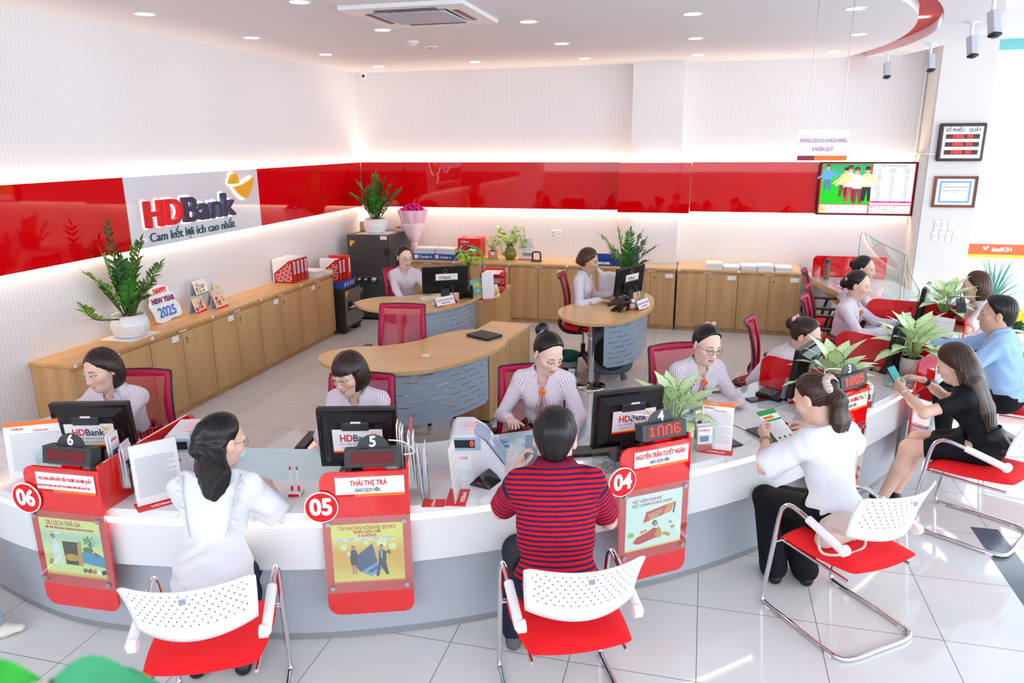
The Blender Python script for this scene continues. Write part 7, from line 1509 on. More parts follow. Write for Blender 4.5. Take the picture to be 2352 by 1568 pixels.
C2 = person('person from behind with short black hair in red and navy striped polo holding a phone', (-.586, 3.048, 1.145), 106, lean=16, hy=97, hp=10, seat=.46, female=False, skin='f', hair=dict(kind='male'), hairm_=M_HK, vox=.0024,
    top=dict(m=M_POLO, name='striped_polo', sleeve=.74, flare=.010, hem=-.045, neck='polo', nr=.066, nf=.02, g=.012, wr=1.0, ra=.050), bottom=dict(m=M_NTROU, len=2, name='dark_trousers', cuff=.055, g=.01), extras=lambda r: (polo(r), watch(r, 0)),
    arms=dict(L=dict(w=(-.825, 3.29, .845), d=(.15, .35, .8), n=(.95, .2, -.1), hint=(-.45, -.55, -1), curl=(.55, .65, .5), thumb=(.75, .35, .55), tb=.5, spread=.04), R=dict(w=(-.42, 3.36, .80), hint=(.5, -.6, -1))), legs=dict(L=(-.80, 3.10, .085), R=(-.55, 3.14, .085)), shoes=(mat('grey_sneaker', '#5a5c60', .7), .095))
def c3x(rec):
    scrunchie(rec, (0, -.122, .040), .040, .020, mat('satin_scrunchie', '#cfc0b8', .35)); earring(rec, -1)
    S, e, w, a = rec['J'][0]; d = nrm(w-e); c = w-d*.02; b1 = Vector(nrm(np.cross(d, V))); b2 = Vector(d).cross(b1); mb = MB(); [mb.ball(tuple(relp(rec, c)+(b1*math.cos(2*PI*j/16)+b2*math.sin(2*PI*j/16))*.029), .006, 0, None, 8) for j in range(16)]; mb.build('bead_bracelet', mat('beads', '#b59a80', .25, .3), rec['root'])
C3 = person('person with brown-tipped ponytail and beige scrunchie in short white top reading a leaflet', (.616, 3.982, 1.11), 130, lean=14, hy=146, hp=30, hr=-4, seat=.455, skin='f', vox=.0024,
    hair=dict(kind='pony', long=.40, add=[('c', [(0, -.10, .035), (0, -.125, .038)], [.034, .026])], hang=lambda H, M3, N, u, tf, tr: [([H-M3[:, 1]*.112+M3[:, 2]*.036+M3[:, 0]*q*.012, H-M3[:, 1]*.150+M3[:, 0]*(q*.02+.0)-A(V)*.05, H-M3[:, 1]*.15+M3[:, 0]*(q*.035+.0)-A(V)*.16+A((.02, -.01, 0)), H-M3[:, 1]*.13+M3[:, 0]*(q*.045)-A(V)*.40+A((.05, -.03, 0))], [.020, .030, .028, .010], None) for q in (-1, 0, 1)]), hairm_=hairm('two_tone_hair', '#4a2a1c', '#120d0e'),
    top=dict(m=M_BLOUSE, name='white_top', sleeve=.86, flare=.030, hem=-.01, hemlow=None, neck='round', nr=.066, nf=.02, g=.022, wr=1.5, ra=.055), bottom=dict(m=M_BTROU, len=2, name='wide_black_trousers', cuff=.075, g=.008), extras=c3x,
    arms=dict(L=dict(w=(.405, 4.055, .835), d=(-.25, .65, .35), n=(.9, .35, -.2), hint=(-.8, -.9, -.9), curl=(.75, .8, .5), thumb=(.75, .25, .6), tb=.5, spread=.03), R=dict(w=(.66, 4.30, .835), d=(-.9, .15, .05), n=(-.2, -.55, -.7), hint=(1, .2, -.6), curl=(.5, .7, .5), thumb=(.75, .4, .5), tb=.6, spread=.03)), legs=dict(L=(.50, 4.0, .085), R=(.67, 4.02, .085), foot=(-.3, .9, 0)))
def c4x(rec):
    watch(rec, 0, M_CHROME, .027, .025); s, u, tf, tr = rec['surf'], rec['u'], rec['tf'], rec['tr']; vs = []; K = 72; P = rec['P']
    for k in range(K+1):
        a = -2.3+4.6*k/K; dv = -tf*math.cos(a)+tr*math.sin(a); c = P+u*.075; r0 = .132; r1 = .186+.012*math.sin(k*.5)
        for q, (rr_, dz) in enumerate(((r0, .03), (r0+.02, -.02), (r1-.01, -.075), (r1, -.115))): vs.append(relp(rec, c+dv*rr_*np.array([1, 1, 1])*(.92)+u*dz))
    MB().add(vs, [(4*k+j, 4*k+j+1, 4*k+j+5, 4*k+j+4) for k in range(K) for j in range(3)], 0, True).build('peplum_ruffle', mat('black_satin', '#101319', .3, spec=.5), rec['root'], solid=.002, label='shiny black peplum frill')
    S, e, w, a = rec['J'][1]; d = nrm(w-e); b1 = Vector(nrm(np.cross(d, V))); b2 = Vector(d).cross(b1); mb = MB()
    for o in (.012, .022, .032): c = w-d*o; mb.tube([relp(rec, c)+(b1*math.cos(2*PI*j/18)+b2*math.sin(2*PI*j/18))*.027 for j in range(18)], .0042, closed=True, n=6)
    mb.build('bracelet', mat('dark_bead', '#2a1c18', .5), rec['root'])
C4 = person('person with long brown hair in a black short-sleeved dress using a phone', (1.60, 5.09, 1.045), 150, lean=22, hy=150, hp=26, seat=.455, skin='f', vox=.0026,
    hair=dict(kind='long', long=.50, hang=hangdown(.37, .042, .012, .05, 1.5, .060, .0, 6)), hairm_=M_HL,
    top=dict(m=M_BDRESS, name='black_dress', sleeve=.52, flare=.008, hem=-.02, neck='round', nr=.062, nf=.02, g=.013, wr=.6), bottom=dict(m=M_BDRESS, len=.66, name='dress_skirt', k=.10, bare=True, g=.006), extras=c4x, shoes=(M_SHOEK, .12),
    arms=dict(L=dict(w=(1.315, 5.035, .855), d=(-.35, .85, .25), n=(.85, .35, -.1), hint=(-.6, -1, -.5), curl=(.45, .6, .4), thumb=(.8, .3, .5), tb=.4), R=dict(w=(1.50, 5.30, .86), d=(-.8, .25, .1), n=(-.3, -.5, -.75), hint=(1, .1, -.6), curl=(.3, .5, .4), spread=.2)), legs=dict(L=(1.26, 4.99, .10), R=(1.37, 5.12, .10), foot=(-.8, .5, 0)))
C5 = person('person with short black hair in a light blue long-sleeved shirt facing the counter', (2.143, 6.072, 1.17), 158, lean=10, hy=164, hp=4, seat=.46, female=False, skin='t', hair=dict(kind='male'), hairm_=M_HK, vox=.0028,
    top=dict(m=M_LBLUE, name='blue_shirt', sleeve=1.0, hem=-.0, neck='collar', nr=.062, g=.016, wr=2.0, ra=.052), bottom=dict(m=M_BTROU, len=2, name='black_trousers', g=.01), arms=dict(L=dict(w=(1.80, 6.05, .82), d=(-.8, .5, 0), hint=(-.2, -1, -.7)), R=dict(w=(1.85, 6.42, .82), hint=(.3, 1, -.6))), legs=dict(L=(1.95, 6.15, .085), R=(2.02, 6.42, .085)))
C6 = person('person with shoulder-length brown hair in a white tee at the farthest counter', (2.424, 7.472, 1.14), 172, lean=10, hy=166, hp=6, seat=.455, skin='f', hair=dict(kind='bob', len=.16, long=.05), hairm_=M_HR, vox=.003,
    top=dict(m=M_TEE, name='white_tee', sleeve=.75, flare=.016, hem=-.0, neck='round', nr=.064, g=.018, wr=1.4), bottom=dict(m=M_BTROU, len=2, name='black_trousers', g=.01), arms=dict(L=dict(w=(2.12, 7.30, .80), d=(-1, .1, 0), hint=(0, -1, -.6)), R=dict(w=(2.12, 7.62, .80))), legs=dict(L=(2.2, 7.45, .085), R=(2.2, 7.65, .085)))
C7 = person('person cut off by the left edge of the photo, jeans and white clog showing', (-3.90, 2.42, 1.12), 80, lean=14, hy=60, hp=15, seat=.455, skin='f', hair=dict(kind='bob'), hairm_=M_HK, vox=.004, top=dict(m=M_TEE, name='tee', sleeve=.7, hem=0, neck='round', g=.015), bottom=dict(m=M_JEANS, len=2, name='light_jeans', cuff=.075, g=.012, lift=.02),
    arms=dict(R=dict(w=(-3.62, 2.84, .80), d=(.9, .25, -.1), hint=(.6, -.5, -.8)), L=dict(w=(-3.9, 2.85, .8))), legs=dict(L=(-3.66, 2.42, .09), R=(-3.40, 2.50, .095), foot=(.75, .65, 0)), shoes=(mat('cream_clog', '#e6e0d6', .5), .095))
place_visitor(-3.80, 2.42, 85, 'white-backed visitor chair hidden past the left edge under the person in jeans')
# ---------------- things on the counter ----------------
def variegated():
    m = mat('variegated_leaf', '#b9d890', .3); at = nd(m, 'ShaderNodeAttribute', attribute_name='pan'); s = sep(m, at.outputs['Vector'])
    n1 = noise(m, coords(m), 90, 3); av = math_n(m, 'ABSOLUTE', s[1]); e = math_n(m, 'ADD', math_n(m, 'ADD', math_n(m, 'MULTIPLY', math_n(m, 'POWER', av, 3.0), .55), math_n(m, 'MULTIPLY', math_n(m, 'SUBTRACT', n1, .5), 1.7)), math_n(m, 'MULTIPLY', math_n(m, 'LESS_THAN', av, .05), .25))
    lk(m, ramp(m, e, [(.0, '#dff2c4'), (.32, '#c4e29c'), (.46, '#6aa84c'), (.75, '#226a36')]), bsdf(m).inputs[0]); return m
M_VAR = variegated()
def aglaonema(x, y, z, label, R, H_, n, seed, pot='white', pr=.07, ph=.13, L=.17):
    t = thing('potted_plant', label, 'potted plant', (x, y, z)); rnd = random.Random(seed)
    if pot == 'white':
        m = mat('lattice_pot', '#eceae6', .25); MB().lathe([(.0001, .006), (pr*.72, .006), (pr*.78, 0), (pr, ph), (pr*.93, ph), (pr*.9, ph-.02)], n=36).build('pot', m, t); MB().lathe([(.0001, 0), (pr*.95, 0), (pr*1.02, .012), (pr*.9, .012)], n=30).build('saucer', m, t)
        mb = MB()
        for k in range(12):
            for sg in (-1, 1): mb.tube([((pr*(.80+.20*j/6)+.0005)*math.cos(2*PI*k/12+sg*j*.09), (pr*(.80+.20*j/6)+.0005)*math.sin(2*PI*k/12+sg*j*.09), .01+ph*.95*j/6) for j in range(7)], .0012, n=4)
        mb.build('lattice_relief', m, t)
    else: MB().lathe([(.0001, 0), (pr*.75, 0), (pr, ph), (pr*1.06, ph), (pr*1.06, ph+.015), (pr*.92, ph+.015), (pr*.9, ph-.02)], n=30).build('pot', pot, t)
    MB().lathe([(.0001, ph-.012), (pr*.9, ph-.012)], n=24).build('soil', M_SOIL, t)
    for k in range(n):
        ring = k/n; a = k*2.4+rnd.uniform(-.3, .3); el = 1.25-1.15*ring; r = R*(.18+.42*ring); st = Vector((.02*math.cos(a), .02*math.sin(a), ph-.01)); b_ = Vector((r*.75*math.cos(a), r*.75*math.sin(a), ph+H_*(.62-.42*ring)+rnd.uniform(-.01, .02)))
        mb = MB(); mb.tube(crv([st, st.lerp(b_, .5)+Vector((0, 0, .03)), b_], 4), .0038, 1, 6); n0 = len(mb.v)
        d = Vector((math.cos(a)*math.cos(el), math.sin(a)*math.cos(el), math.sin(el))); uv = leaf(mb, b_, d, Vector((-math.cos(a)*math.sin(el), -math.sin(a)*math.sin(el), math.cos(el)))+Vector((0, 0, .2)), L*rnd.uniform(.85, 1.1), L*.60, 0, .12, .42, 7)
        o = mb.build('leaf', [M_VAR, mat('petiole', '#9cc47a', .5)], t); at = o.data.attributes.new('pan', 'FLOAT_VECTOR', 'POINT'); at.data.foreach_set('vector', [0.0]*(3*n0)+[q for p in uv for q in (p[0], p[1], 0.0)])
aglaonema(-.10, 4.12, CT, 'variegated leafy plant behind sign 04', .27, .24, 26, 3, pr=.06, ph=.10, L=.19)
aglaonema(.87, 4.92, CT, 'variegated leafy plant behind sign 03 and its lit number', .27, .26, 26, 5, pr=.075, ph=.13, L=.19)
aglaonema(1.53, 5.74, CT, 'variegated leafy plant in the white lattice pot beside the woman in black', .30, .28, 26, 8, pr=.088, ph=.15, L=.21)
aglaonema(2.14, 7.26, CT, 'variegated leafy plant in a red pot at the farthest station', .28, .28, 24, 12, pot=mat('red_pot', '#c01422', .3), pr=.085, ph=.17, L=.19)
def acryl_box(t, x0, y0, x1, y1, z0, z1, M=None, th=.003):
    b = MB(); b.box(x0, y0, z0, x1, y0+th, z1-.05, 0, M).box(x0, y1-th, z0, x1, y1, z1, 0, M).box(x0, y0, z0, x0+th, y1, z1-.02, 0, M).box(x1-th, y0, z0, x1, y1, z1-.02, 0, M).box(x0, y0, z0, x1, y1, z0+th, 0, M); return b.build('clear_pocket', M_ACRYL, t)
BL = [mat('brochure_%d' % i, c, .4) for i, c in enumerate(('#f4f2f6', '#e9d9ee', '#cfe3f4', '#f3ecc8', '#f0b23a', '#f6f6f8', '#d94a3a', '#f2f2f4'))]
def brochure_stand(x, y, ang, label, tiers, ncol, cols, w=.11, h=.23, base=True):
    t = thing('brochure_holder', label, 'brochure holder', (x, y, CT), rad(ang)); rnd = random.Random(int(x*100))
    for k in range(tiers):
        y0 = .055*k; z0 = .002+.055*k
        acryl_box(t, -w/2, y0, w/2, y0+.045, z0, z0+.15)
        for j in range(ncol):
            c = cols[(k*ncol+j) % len(cols)]; yy = y0+.008+.030*j/max(ncol, 1); hh = h*(.9+.15*rnd.random()); Mb = Matrix.Translation((0, yy, z0+.004)) @ Matrix.Rotation(-.10+.12*rnd.random(), 4, 'X') @ Matrix.Rotation(rnd.uniform(-.05, .05), 4, 'Y')
            o = MB().box(-w/2+.008, 0, 0, w/2-.008, .004, hh, 0, Mb).build('brochure', BL[c], t)
            if j == 0: mb = MB(); mb.box(-w/2+.009, -.0006, 0, w/2-.009, 0, hh*.28, 0, Mb).box(-w/2+.02, -.0006, hh*.38, w/2-.03, 0, hh*.62, 1, Mb); mb.build('cover_print', [BL[6], mat('photo_print', '#3c4a78', .5)], o); mb = MB(); addtext(mb, 'HDBank', Mb @ VX(-.005, -.001, hh*.86), .018, 0); mb.build('lettering', M_TXTRED, o)
    return t
brochure_stand(-1.225, 3.14, 108, 'clear tiered holder full of white and pink leaflets right of sign 05', 3, 4, [2, 1, 1, 0, 5, 7, 0, 5, 0, 7, 5, 3], w=.10, h=.26)
brochure_stand(-2.60, 2.83, 110, 'clear tiered holder with yellow and white leaflets right of sign 06', 3, 3, [4, 3, 0, 1, 5, 7, 0, 5, 0], w=.11, h=.21)
brochure_stand(.085, 3.99, 20, 'clear holder with white leaflets right of sign 04', 2, 2, [5, 0, 7, 0], w=.10, h=.15)
brochure_stand(1.10, 4.93, 40, 'clear holder with leaflets right of sign 03', 1, 2, [0, 1], w=.09, h=.14)
def info_sheet(x, y, ang, label, w=.21, h=.297, red=True, lines=20, head=True, z=CT, tilt=-6, band=True):
    t = thing('information_stand', label, 'sign', (x, y, z), rad(ang)); M = Matrix.Rotation(rad(tilt), 4, 'X')
    MB().box(-w/2-.004, -.003, .006, w/2+.004, .003, h+.012, 0, M).build('clear_holder', M_ACRYL, t); sh = MB().box(-w/2, -.0045, .01, w/2, -.0032, h+.008, 0, M).build('sheet', M_PAPER, t)
    if red: MB().rbox(-w/2-.008, -.05, 0, w/2+.008, .05, .006, .002).build('base', M_SIGNRED, t); lettering('lettering', 'HDBank', frame_M((0, -.03, .0065), (1, 0, 0), (0, 1, 0)), .03, M_TXTW, t, bold=.0006)
    mb = MB(); rnd = random.Random(int(x*77))
    for k in range(lines): zz = h*.80-k*h*.66/lines; x1 = w*.42 if rnd.random() > .2 else w*rnd.uniform(0, .3); mb.box(-w*.42, -.0050, zz, x1, -.0045, zz+h*.007, 0, M)
    mb.build('text_lines', M_TXTG, sh)
    if band: MB().box(-w/2, -.0049, h*.95, w/2, -.0045, h+.008, 0, M).build('orange_band', M_ORANGE, sh)
    if head: mb = MB(); addtext(mb, 'HDBank', M @ VX(-w*.3, -.005, h*.90), .016, 0, bold=.0003); mb.build('lettering', M_TXTRED, sh); mb = MB(); addtext(mb, 'THÔNG BÁO', M @ VX(.01, -.005, h*.85), .012, 0, bold=.0002); mb.build('title', mat('crimson_ink', '#c02848', .5), sh)
    return t
info_sheet(-3.26, 2.86, 30, 'large clear information sheet with orange top band left of sign 06', .32, .30, False)
info_sheet(-2.47, 2.76, 52, 'upright rate table on red base between sign 06 and the white blouse', .21, .30, True, 26, False, band=False)
info_sheet(-1.085, 3.14, 100, 'upright sheet on red base seen edge-on beside the leaflet holder', .16, .28, True, 4, False, band=False)
info_sheet(.14, 4.02, -5, 'upright sheet with orange gradient band on red base right of sign 04', .17, .27, True, 18)
info_sheet(-.05, 4.55, 60, 'light blue folded card standing by the plant behind sign 04', .15, .21, False, 3, False, band=False)
info_sheet(2.04, 7.02, -40, 'light blue brochure cover standing before the farthest plant', .24, .17, False, 3, False, band=False, tilt=-12)
# letter card box left
t = thing('card_box', 'clear box holding white bank envelopes behind sign 06', 'card holder', (-3.10, 2.80, CT), rad(-6)); acryl_box(t, -.11, -.03, .11, .12, .002, .20)
for k in range(3): o = MB().box(-.10, -.01+.045*k, .006, .10, .0+.045*k, .11+.03*k).build('envelope', M_PAPER, t); lettering('lettering', 'HDBank', VX(-.03, -.0105+.045*k, .085+.03*k), .022, M_TXTRED, o)
# money counters
def money_counter(x, y, ang, label, digit=True):
    t = thing('money_counter', label, 'money counter', (x, y, CT), rad(ang)); m = mat('machine_white', '#dfe3ea', .3); mg = mat('machine_blue', '#9db4cc', .3)
    prof = [(-.13, 0), (.15, 0), (.15, .06), (.05, .20), (-.02, .245), (-.11, .245), (-.13, .22)]
    MB().prism(prof, -.13, .13, 0, frame_M((0, 0, 0), (1, 0, 0), (0, 0, 1))).build('housing', m, t)
    MB().rbox(-.12, -.136, .165, .03, -.126, .235, .004).build('display_panel', mg, t); MB().box(-.105, -.138, .18, .0, -.135, .222).build('display', M_BLACK, t)
    if digit: mb = MB(); addtext(mb, '0', VX(-.015, -.1385, .201), .04, 0, bold=.001); mb.build('led_digits', M_LEDON, t)
    MB().prism([(.155, .062), (.055, .203), (-.0, .235), (-.002, .237), (.055, .206), (.157, .064)], -.09, .09, 0, frame_M((0, 0, 0), (1, 0, 0), (0, 0, 1))).build('note_ramp', mg, t)
    for s in (-.06, .03): MB().rbox(.12, s, .07, .135, s+.03, .16, .004, 0, Matrix.Rotation(-.3, 4, 'Y')).build('guide_arm', m, t)
    o = MB().box(-.10, -.1315, .06, -.02, -.1302, .14).build('price_sticker', M_LABEL, t); mb = MB(); addtext(mb, 'XDB', VX(-.06, -.132, .122), .022, 0); mb.build('lettering', M_TXTRED, o)
    MB().rbox(-.05, -.05, .246, .0, .05, .252, .002).build('label_strip', M_PINK, t)
    return t
mc = money_counter(-1.09, 3.48, 98, 'white money counting machine showing a red zero, right of sign 05'); mc.rotation_euler = (0, 0, rad(14))
mc2 = money_counter(-2.52, 3.12, 75, 'white money counting machine behind the white-bloused customer', False); mc2.rotation_euler = (0, 0, rad(20))
t = thing('led_wedge', 'black triangular terminal on the marble right of sign 05', 'terminal', (-1.0, 3.33, CT), rad(-15)); MB().prism([(-.06, 0), (.06, 0), (0, .065)], -.06, .06, 0, frame_M((0, 0, 0), (1, 0, 0), (0, 0, 1))).build('housing', mat('gloss_black', '#1a1b20', .12, coat=.6), t); MB().box(-.015, -.0612, .02, .012, -.0605, .028).build('red_mark', M_TXTRED, t)
t = thing('stapler', 'small blue and chrome stapler on the glass top near the bun-haired teller', 'stapler', (-1.045, 3.80, CT), rad(25)); MB().rbox(-.05, -.013, 0, .05, .013, .01, .004).build('base', mat('pale_blue_plastic', '#7fa6da', .3), t); mb = MB(); mb.tube([(-.05, 0, .012), (-.045, 0, .04), (.05, 0, .03)], .010, n=8); mb.build('arm', mat('pale_blue_plastic', '#7fa6da', .3), t); MB().box(-.02, -.008, .012, .05, .008, .024).build('magazine', M_CHROME, t)
def pen(x, y, z, ang, label, m=None, L=.14, el=0):
    t = thing('pen', label, 'pen', (x, y, z), rad(ang)); M = Matrix.Rotation(-rad(el), 4, 'Y'); MB().tube([M @ Vector((0, 0, .005)), M @ Vector((L*.85, 0, .005))], .0048, n=10).build('barrel', m or mat('blue_pen', '#1f58c8', .3), t); MB().tube([M @ Vector((L*.85, 0, .005)), M @ Vector((L, 0, .005))], [.0048, .001], n=10).build('tip', M_CHROME, t); return t
pen(-.80, 3.86, CT, 185, 'blue pen on the glass top beside the polo man\'s phone')
pen(.63, 4.35, CT+.002, 150, 'slim pen lying near the black folder', M_BLACK)
t = thing('pen_stand', 'white stand holding two red and white pens on cords left of sign 05', 'pen stand', (-1.875, 2.985, CT), rad(12)); MB().rbox(-.035, -.03, 0, .035, .03, .022, .004).build('base', M_WHITE, t); MB().box(-.026, -.0312, .004, .026, -.030, .018).build('red_plate', M_SIGNRED, t)
for x in (-.016, .018):
    p = MB(); p.tube([(x, 0, .02), (x-.002, .0, .135)], .0045, n=10).build('pen', M_WHITE, t); MB().tube([(x, 0, .02), (x, 0, .05)], .0052, n=10).build('pen_tip', M_SIGNRED, t); MB().tube([(x-.002, 0, .135), (x-.002, 0, .15)], .0048, n=10).build('pen_cap', M_SIGNRED, t)
mb = MB(); mb.tube([(.0+.006*math.cos(k), .01, .03+.008*k/1.0) for k in range(14)], .0010, n=4); mb.build('cord', M_WHITE, t)
def sheet(x, y, z, ang, label, w=.21, h=.297, col=None, lines=12, th=.0012, grp=None, name='paper_sheet', cat='paper'):
    t = thing(name, label, cat, (x, y, z), rad(ang), grp); o = MB().box(-w/2, -h/2, 0, w/2, h/2, th).build('page', col or M_PAPER, t); mb = MB(); rnd = random.Random(int(x*313+y*77))
    for k in range(lines): yy = h*.40-k*h*.78/max(lines, 1); mb.box(-w*.4, yy, th, w*rnd.uniform(.1, .42), yy+.0018, th+.0002)
    if lines: mb.build('text_lines', M_TXTG, t)
    return t
sheet(-.93, 3.58, CT, 12, 'printed form in a clear sleeve before the polo man', .24, .30)
sheet(-.50, 4.05, CT, -20, 'printed form beside the black monitor behind sign 04', .2, .28)
for k, (x, y, a) in enumerate(((.36, 4.62, 60), (.26, 4.74, 20), (.47, 4.66, 75), (.34, 4.50, 40), (.20, 4.86, 5))): sheet(x, y, CT+.0016*k, a, ['printed form under the black folder edge', 'printed form nearest the smiling teller', 'printed form beside the maroon phone', 'printed form with pink tab near the folder', 'printed form partly under the smiling teller\'s sleeve'][k], .21, .297)
t = thing('folder', 'open black folder with a card under the leaflet', 'folder', (.50, 4.36, CT+.010), rad(38)); MB().box(-.15, -.11, 0, .15, .11, .006, bev=.002).build('cover', M_BLACK, t); mb = MB().box(.04, -.09, .006, .13, -.03, .0075).box(.04, -.04, .0076, .13, -.03, .0080, 1); mb.build('card', [M_LABEL, M_ORANGE], t)
def phone(x, y, z, M, label, body, scr, w=.072, h=.150):
    t = thing('phone', label, 'phone', (x, y, z)); MB().rbox(-w/2, -h/2, -.004, w/2, h/2, .004, .004, 0, M).build('case', body, t); MB().box(-w/2+.004, -h/2+.005, .0040, w/2-.004, h/2-.005, .0046, 0, M).build('screen', scr, t); return t
phone(.42, 4.96, CT+.006, Matrix.Rotation(rad(-58), 4, 'Z'), 'maroon phone lying on papers before the smiling teller', mat('maroon_case', '#6a2438', .3), mat('dark_screen', '#30121a', .05))
ph2 = phone(-.755, 3.335, .945, frame_M((0, 0, 0), (.93, -.12, .10), (-.05, .35, .93)), 'phone held up by the man in the striped polo', mat('phone_silver', '#c8ccd2', .2), mat('phone_slate', '#4f5f72', .3, emit='#5a6b80', es=.35), .085, .175)
phone(1.30, 5.20, .90, frame_M((0, 0, 0), (.75, .55, .15), (-.45, .35, .75)), 'phone with teal screen held by the woman in black', M_BLACK, mat('phone_teal', '#3a8a88', .3, emit='#3f9a96', es=.4))
t = thing('leaflet', 'green and white leaflet held by the ponytailed customer', 'leaflet', (.475, 4.245, .845)); Ml = frame_M((0, 0, 0), (.80, .52, .10), (-.52, .62, .42)); 
MB().box(-.06, -.12, 0, .06, .12, .0012, 0, Ml).build('page', M_PAPER, t); mb = MB().box(-.06, .085, .0013, .06, .12, .0018, 0, Ml).box(-.06, .035, .0013, .06, .048, .0018, 0, Ml); [mb.prism(circ(-.035+.035*k, -.085, .009), .0013, .0018, 0 if k < 2 else 1, Ml) for k in range(3)]; mb.box(-.045, .055, .0013, .02, .075, .0018, 1, Ml); mb.build('cover_print', [mat('leaf_green', '#1f9a4c', .5), M_ORANGE], t)
mb = MB(); [mb.box(-.05, .02-.010*k, .0013, .05-.02*(k % 3), .0212-.010*k, .0016, 0, Ml) for k in range(9)]; mb.build('text_lines', M_TXTG, t)
def keypad(x, y, ang, label):
    t = thing('calculator', label, 'calculator', (x, y, CT), rad(ang)); MB().rbox(-.09, -.065, 0, .09, .065, .035, .008, 0, Matrix.Rotation(rad(8), 4, 'X')).build('housing', M_BLACK, t)
    M = Matrix.Rotation(rad(8), 4, 'X')
    for r in range(4): MB().box(-.07, -.05+.022*r, .035, .02, -.036+.022*r, .037, 0, M).build('key_row', M_BLACK, t); mb = MB(); [mb.rbox(-.07+.022*c, -.05+.022*r, .036, -.053+.022*c, -.036+.022*r, .041, .003, (0 if (c+r) % 3 else 1), M) for c in range(5)]; mb.build('keys', [mat('teal_key', '#3f9aa0', .4), mat('coral_key', '#e0584a', .4)], t)
    MB().box(.04, -.04, .0352, .08, .04, .037, 0, M).build('display', M_DGREY, t)
keypad(.52, 5.04, -35, 'black calculator with teal and coral keys beside the maroon phone'); keypad(1.72, 7.05, -30, 'black calculator before the teller with red bow')
calW = [M_PAPER, M_SIGNRED, M_YEL, te, gr]
calendar(.635, 4.98, CT, rad(-45), 'white desk calendar leaning at the edge-on monitor behind sign 03', calW, None, .14, .17, .07); calendar(1.80, 7.16, CT, rad(-40), 'desk calendar with food picture before the teller with red bow', calW, None, .20, .17, .08)
t = thing('paper_roll', 'small roll of white paper before the teller with red bow', 'paper roll', (1.64, 7.15, CT)); MB().tube([(0, -.03, .026), (0, .03, .026)], .026, n=20).build('roll', M_PAPER, t)
M_CLR = M_ACRYL
def candy_tray(x, y, ang, label, n=40):
    t = thing('candy_tray', label, 'tray', (x, y, CT), rad(ang)); acryl_box(t, -.09, -.07, .09, .07, .001, .075)
    mb = MB(); rnd = random.Random(5); [mb.ball((rnd.uniform(-.07, .07), rnd.uniform(-.05, .05), .010+rnd.uniform(0, .018)), (rnd.uniform(.005, .010), .005, .005), rnd.randrange(4), None, 6) for k in range(n)]; o = mb.build('candies', [mat('candy_pink', '#e88aa8', .3), M_YEL, mat('candy_blue', '#4f8fd8', .3), M_PAPER], t); o['kind'] = 'stuff'
    MB().lathe([(.012, .0), (.016, .06), (.020, .07)], c=(.02, .03, .02), n=16).build('clear_cup', M_ACRYL, t)
candy_tray(-.40, 3.66, 20, 'clear tray of wrapped sweets just left of sign 04'); candy_tray(1.40, 5.46, 40, 'clear tray of coloured sweets beside the white lattice pot')
t = thing('business_cards', 'two red bank cards lying on the marble right of sign 05', 'card', (-1.18, 3.06, CT), rad(14)); 
MB().rbox(-.055, -.04, 0, .055, .04, .002, .001).build('card', M_SIGNRED, t); lettering('lettering', 'HDBank', frame_M((0, 0, .0022), (0, 1, 0), (-1, 0, 0)), .022, M_TXTW, t)
t = thing('tablet', 'black tablet on the marble beside the sheet right of sign 04', 'tablet', (.20, 4.16, CT), rad(35)); MB().rbox(-.06, -.08, 0, .06, .08, .008, .003).build('body', M_BLACK, t); MB().box(-.055, -.072, .0081, .055, .072, .0086).build('screen', M_SCR, t)
t = thing('keyboard', 'black keyboard beside the monitor behind sign 04', 'keyboard', (-.52, 3.84, CT), rad(22)); MB().rbox(-.17, -.06, 0, .17, .06, .02, .005).build('body', M_BLACK, t)
t = thing('adhesive_bottle', 'small clear bottle with blue cap behind the white lattice pot', 'bottle', (1.38, 5.72, CT)); MB().cyl((0, 0, 0), .014, .05).build('body', M_ACRYL, t); MB().lathe([(.012, .05), (.012, .065), (.003, .08)], n=14).build('cap', mat('blue_pen', '#1f58c8', .3), t)
t = thing('water_bottle', 'brown clear water bottle with dark lid on the far right desk', 'bottle', (1.52, 9.80, CT)); MB().lathe([(.0001, 0), (.032, 0), (.034, .03), (.034, .2)], n=22).build('body', mat('smoked_bottle', '#8a6a60', .15, alpha=.8), t); MB().cyl((0, 0, .2), .034, .05).build('lid', mat('dark_olive', '#32362e', .4), t); mb = MB(); mb.tube([(-.034, 0, .21), (-.05, 0, .16), (-.04, 0, .12)], .004, n=6); mb.build('strap', mat('olive_strap', '#6a7458', .6), t)
sheet(1.72, 9.35, CT+.001, 20, 'purple printed sheet on the far right desk', .3, .2, mat('lilac_print', '#d8c4e0', .6), 0)
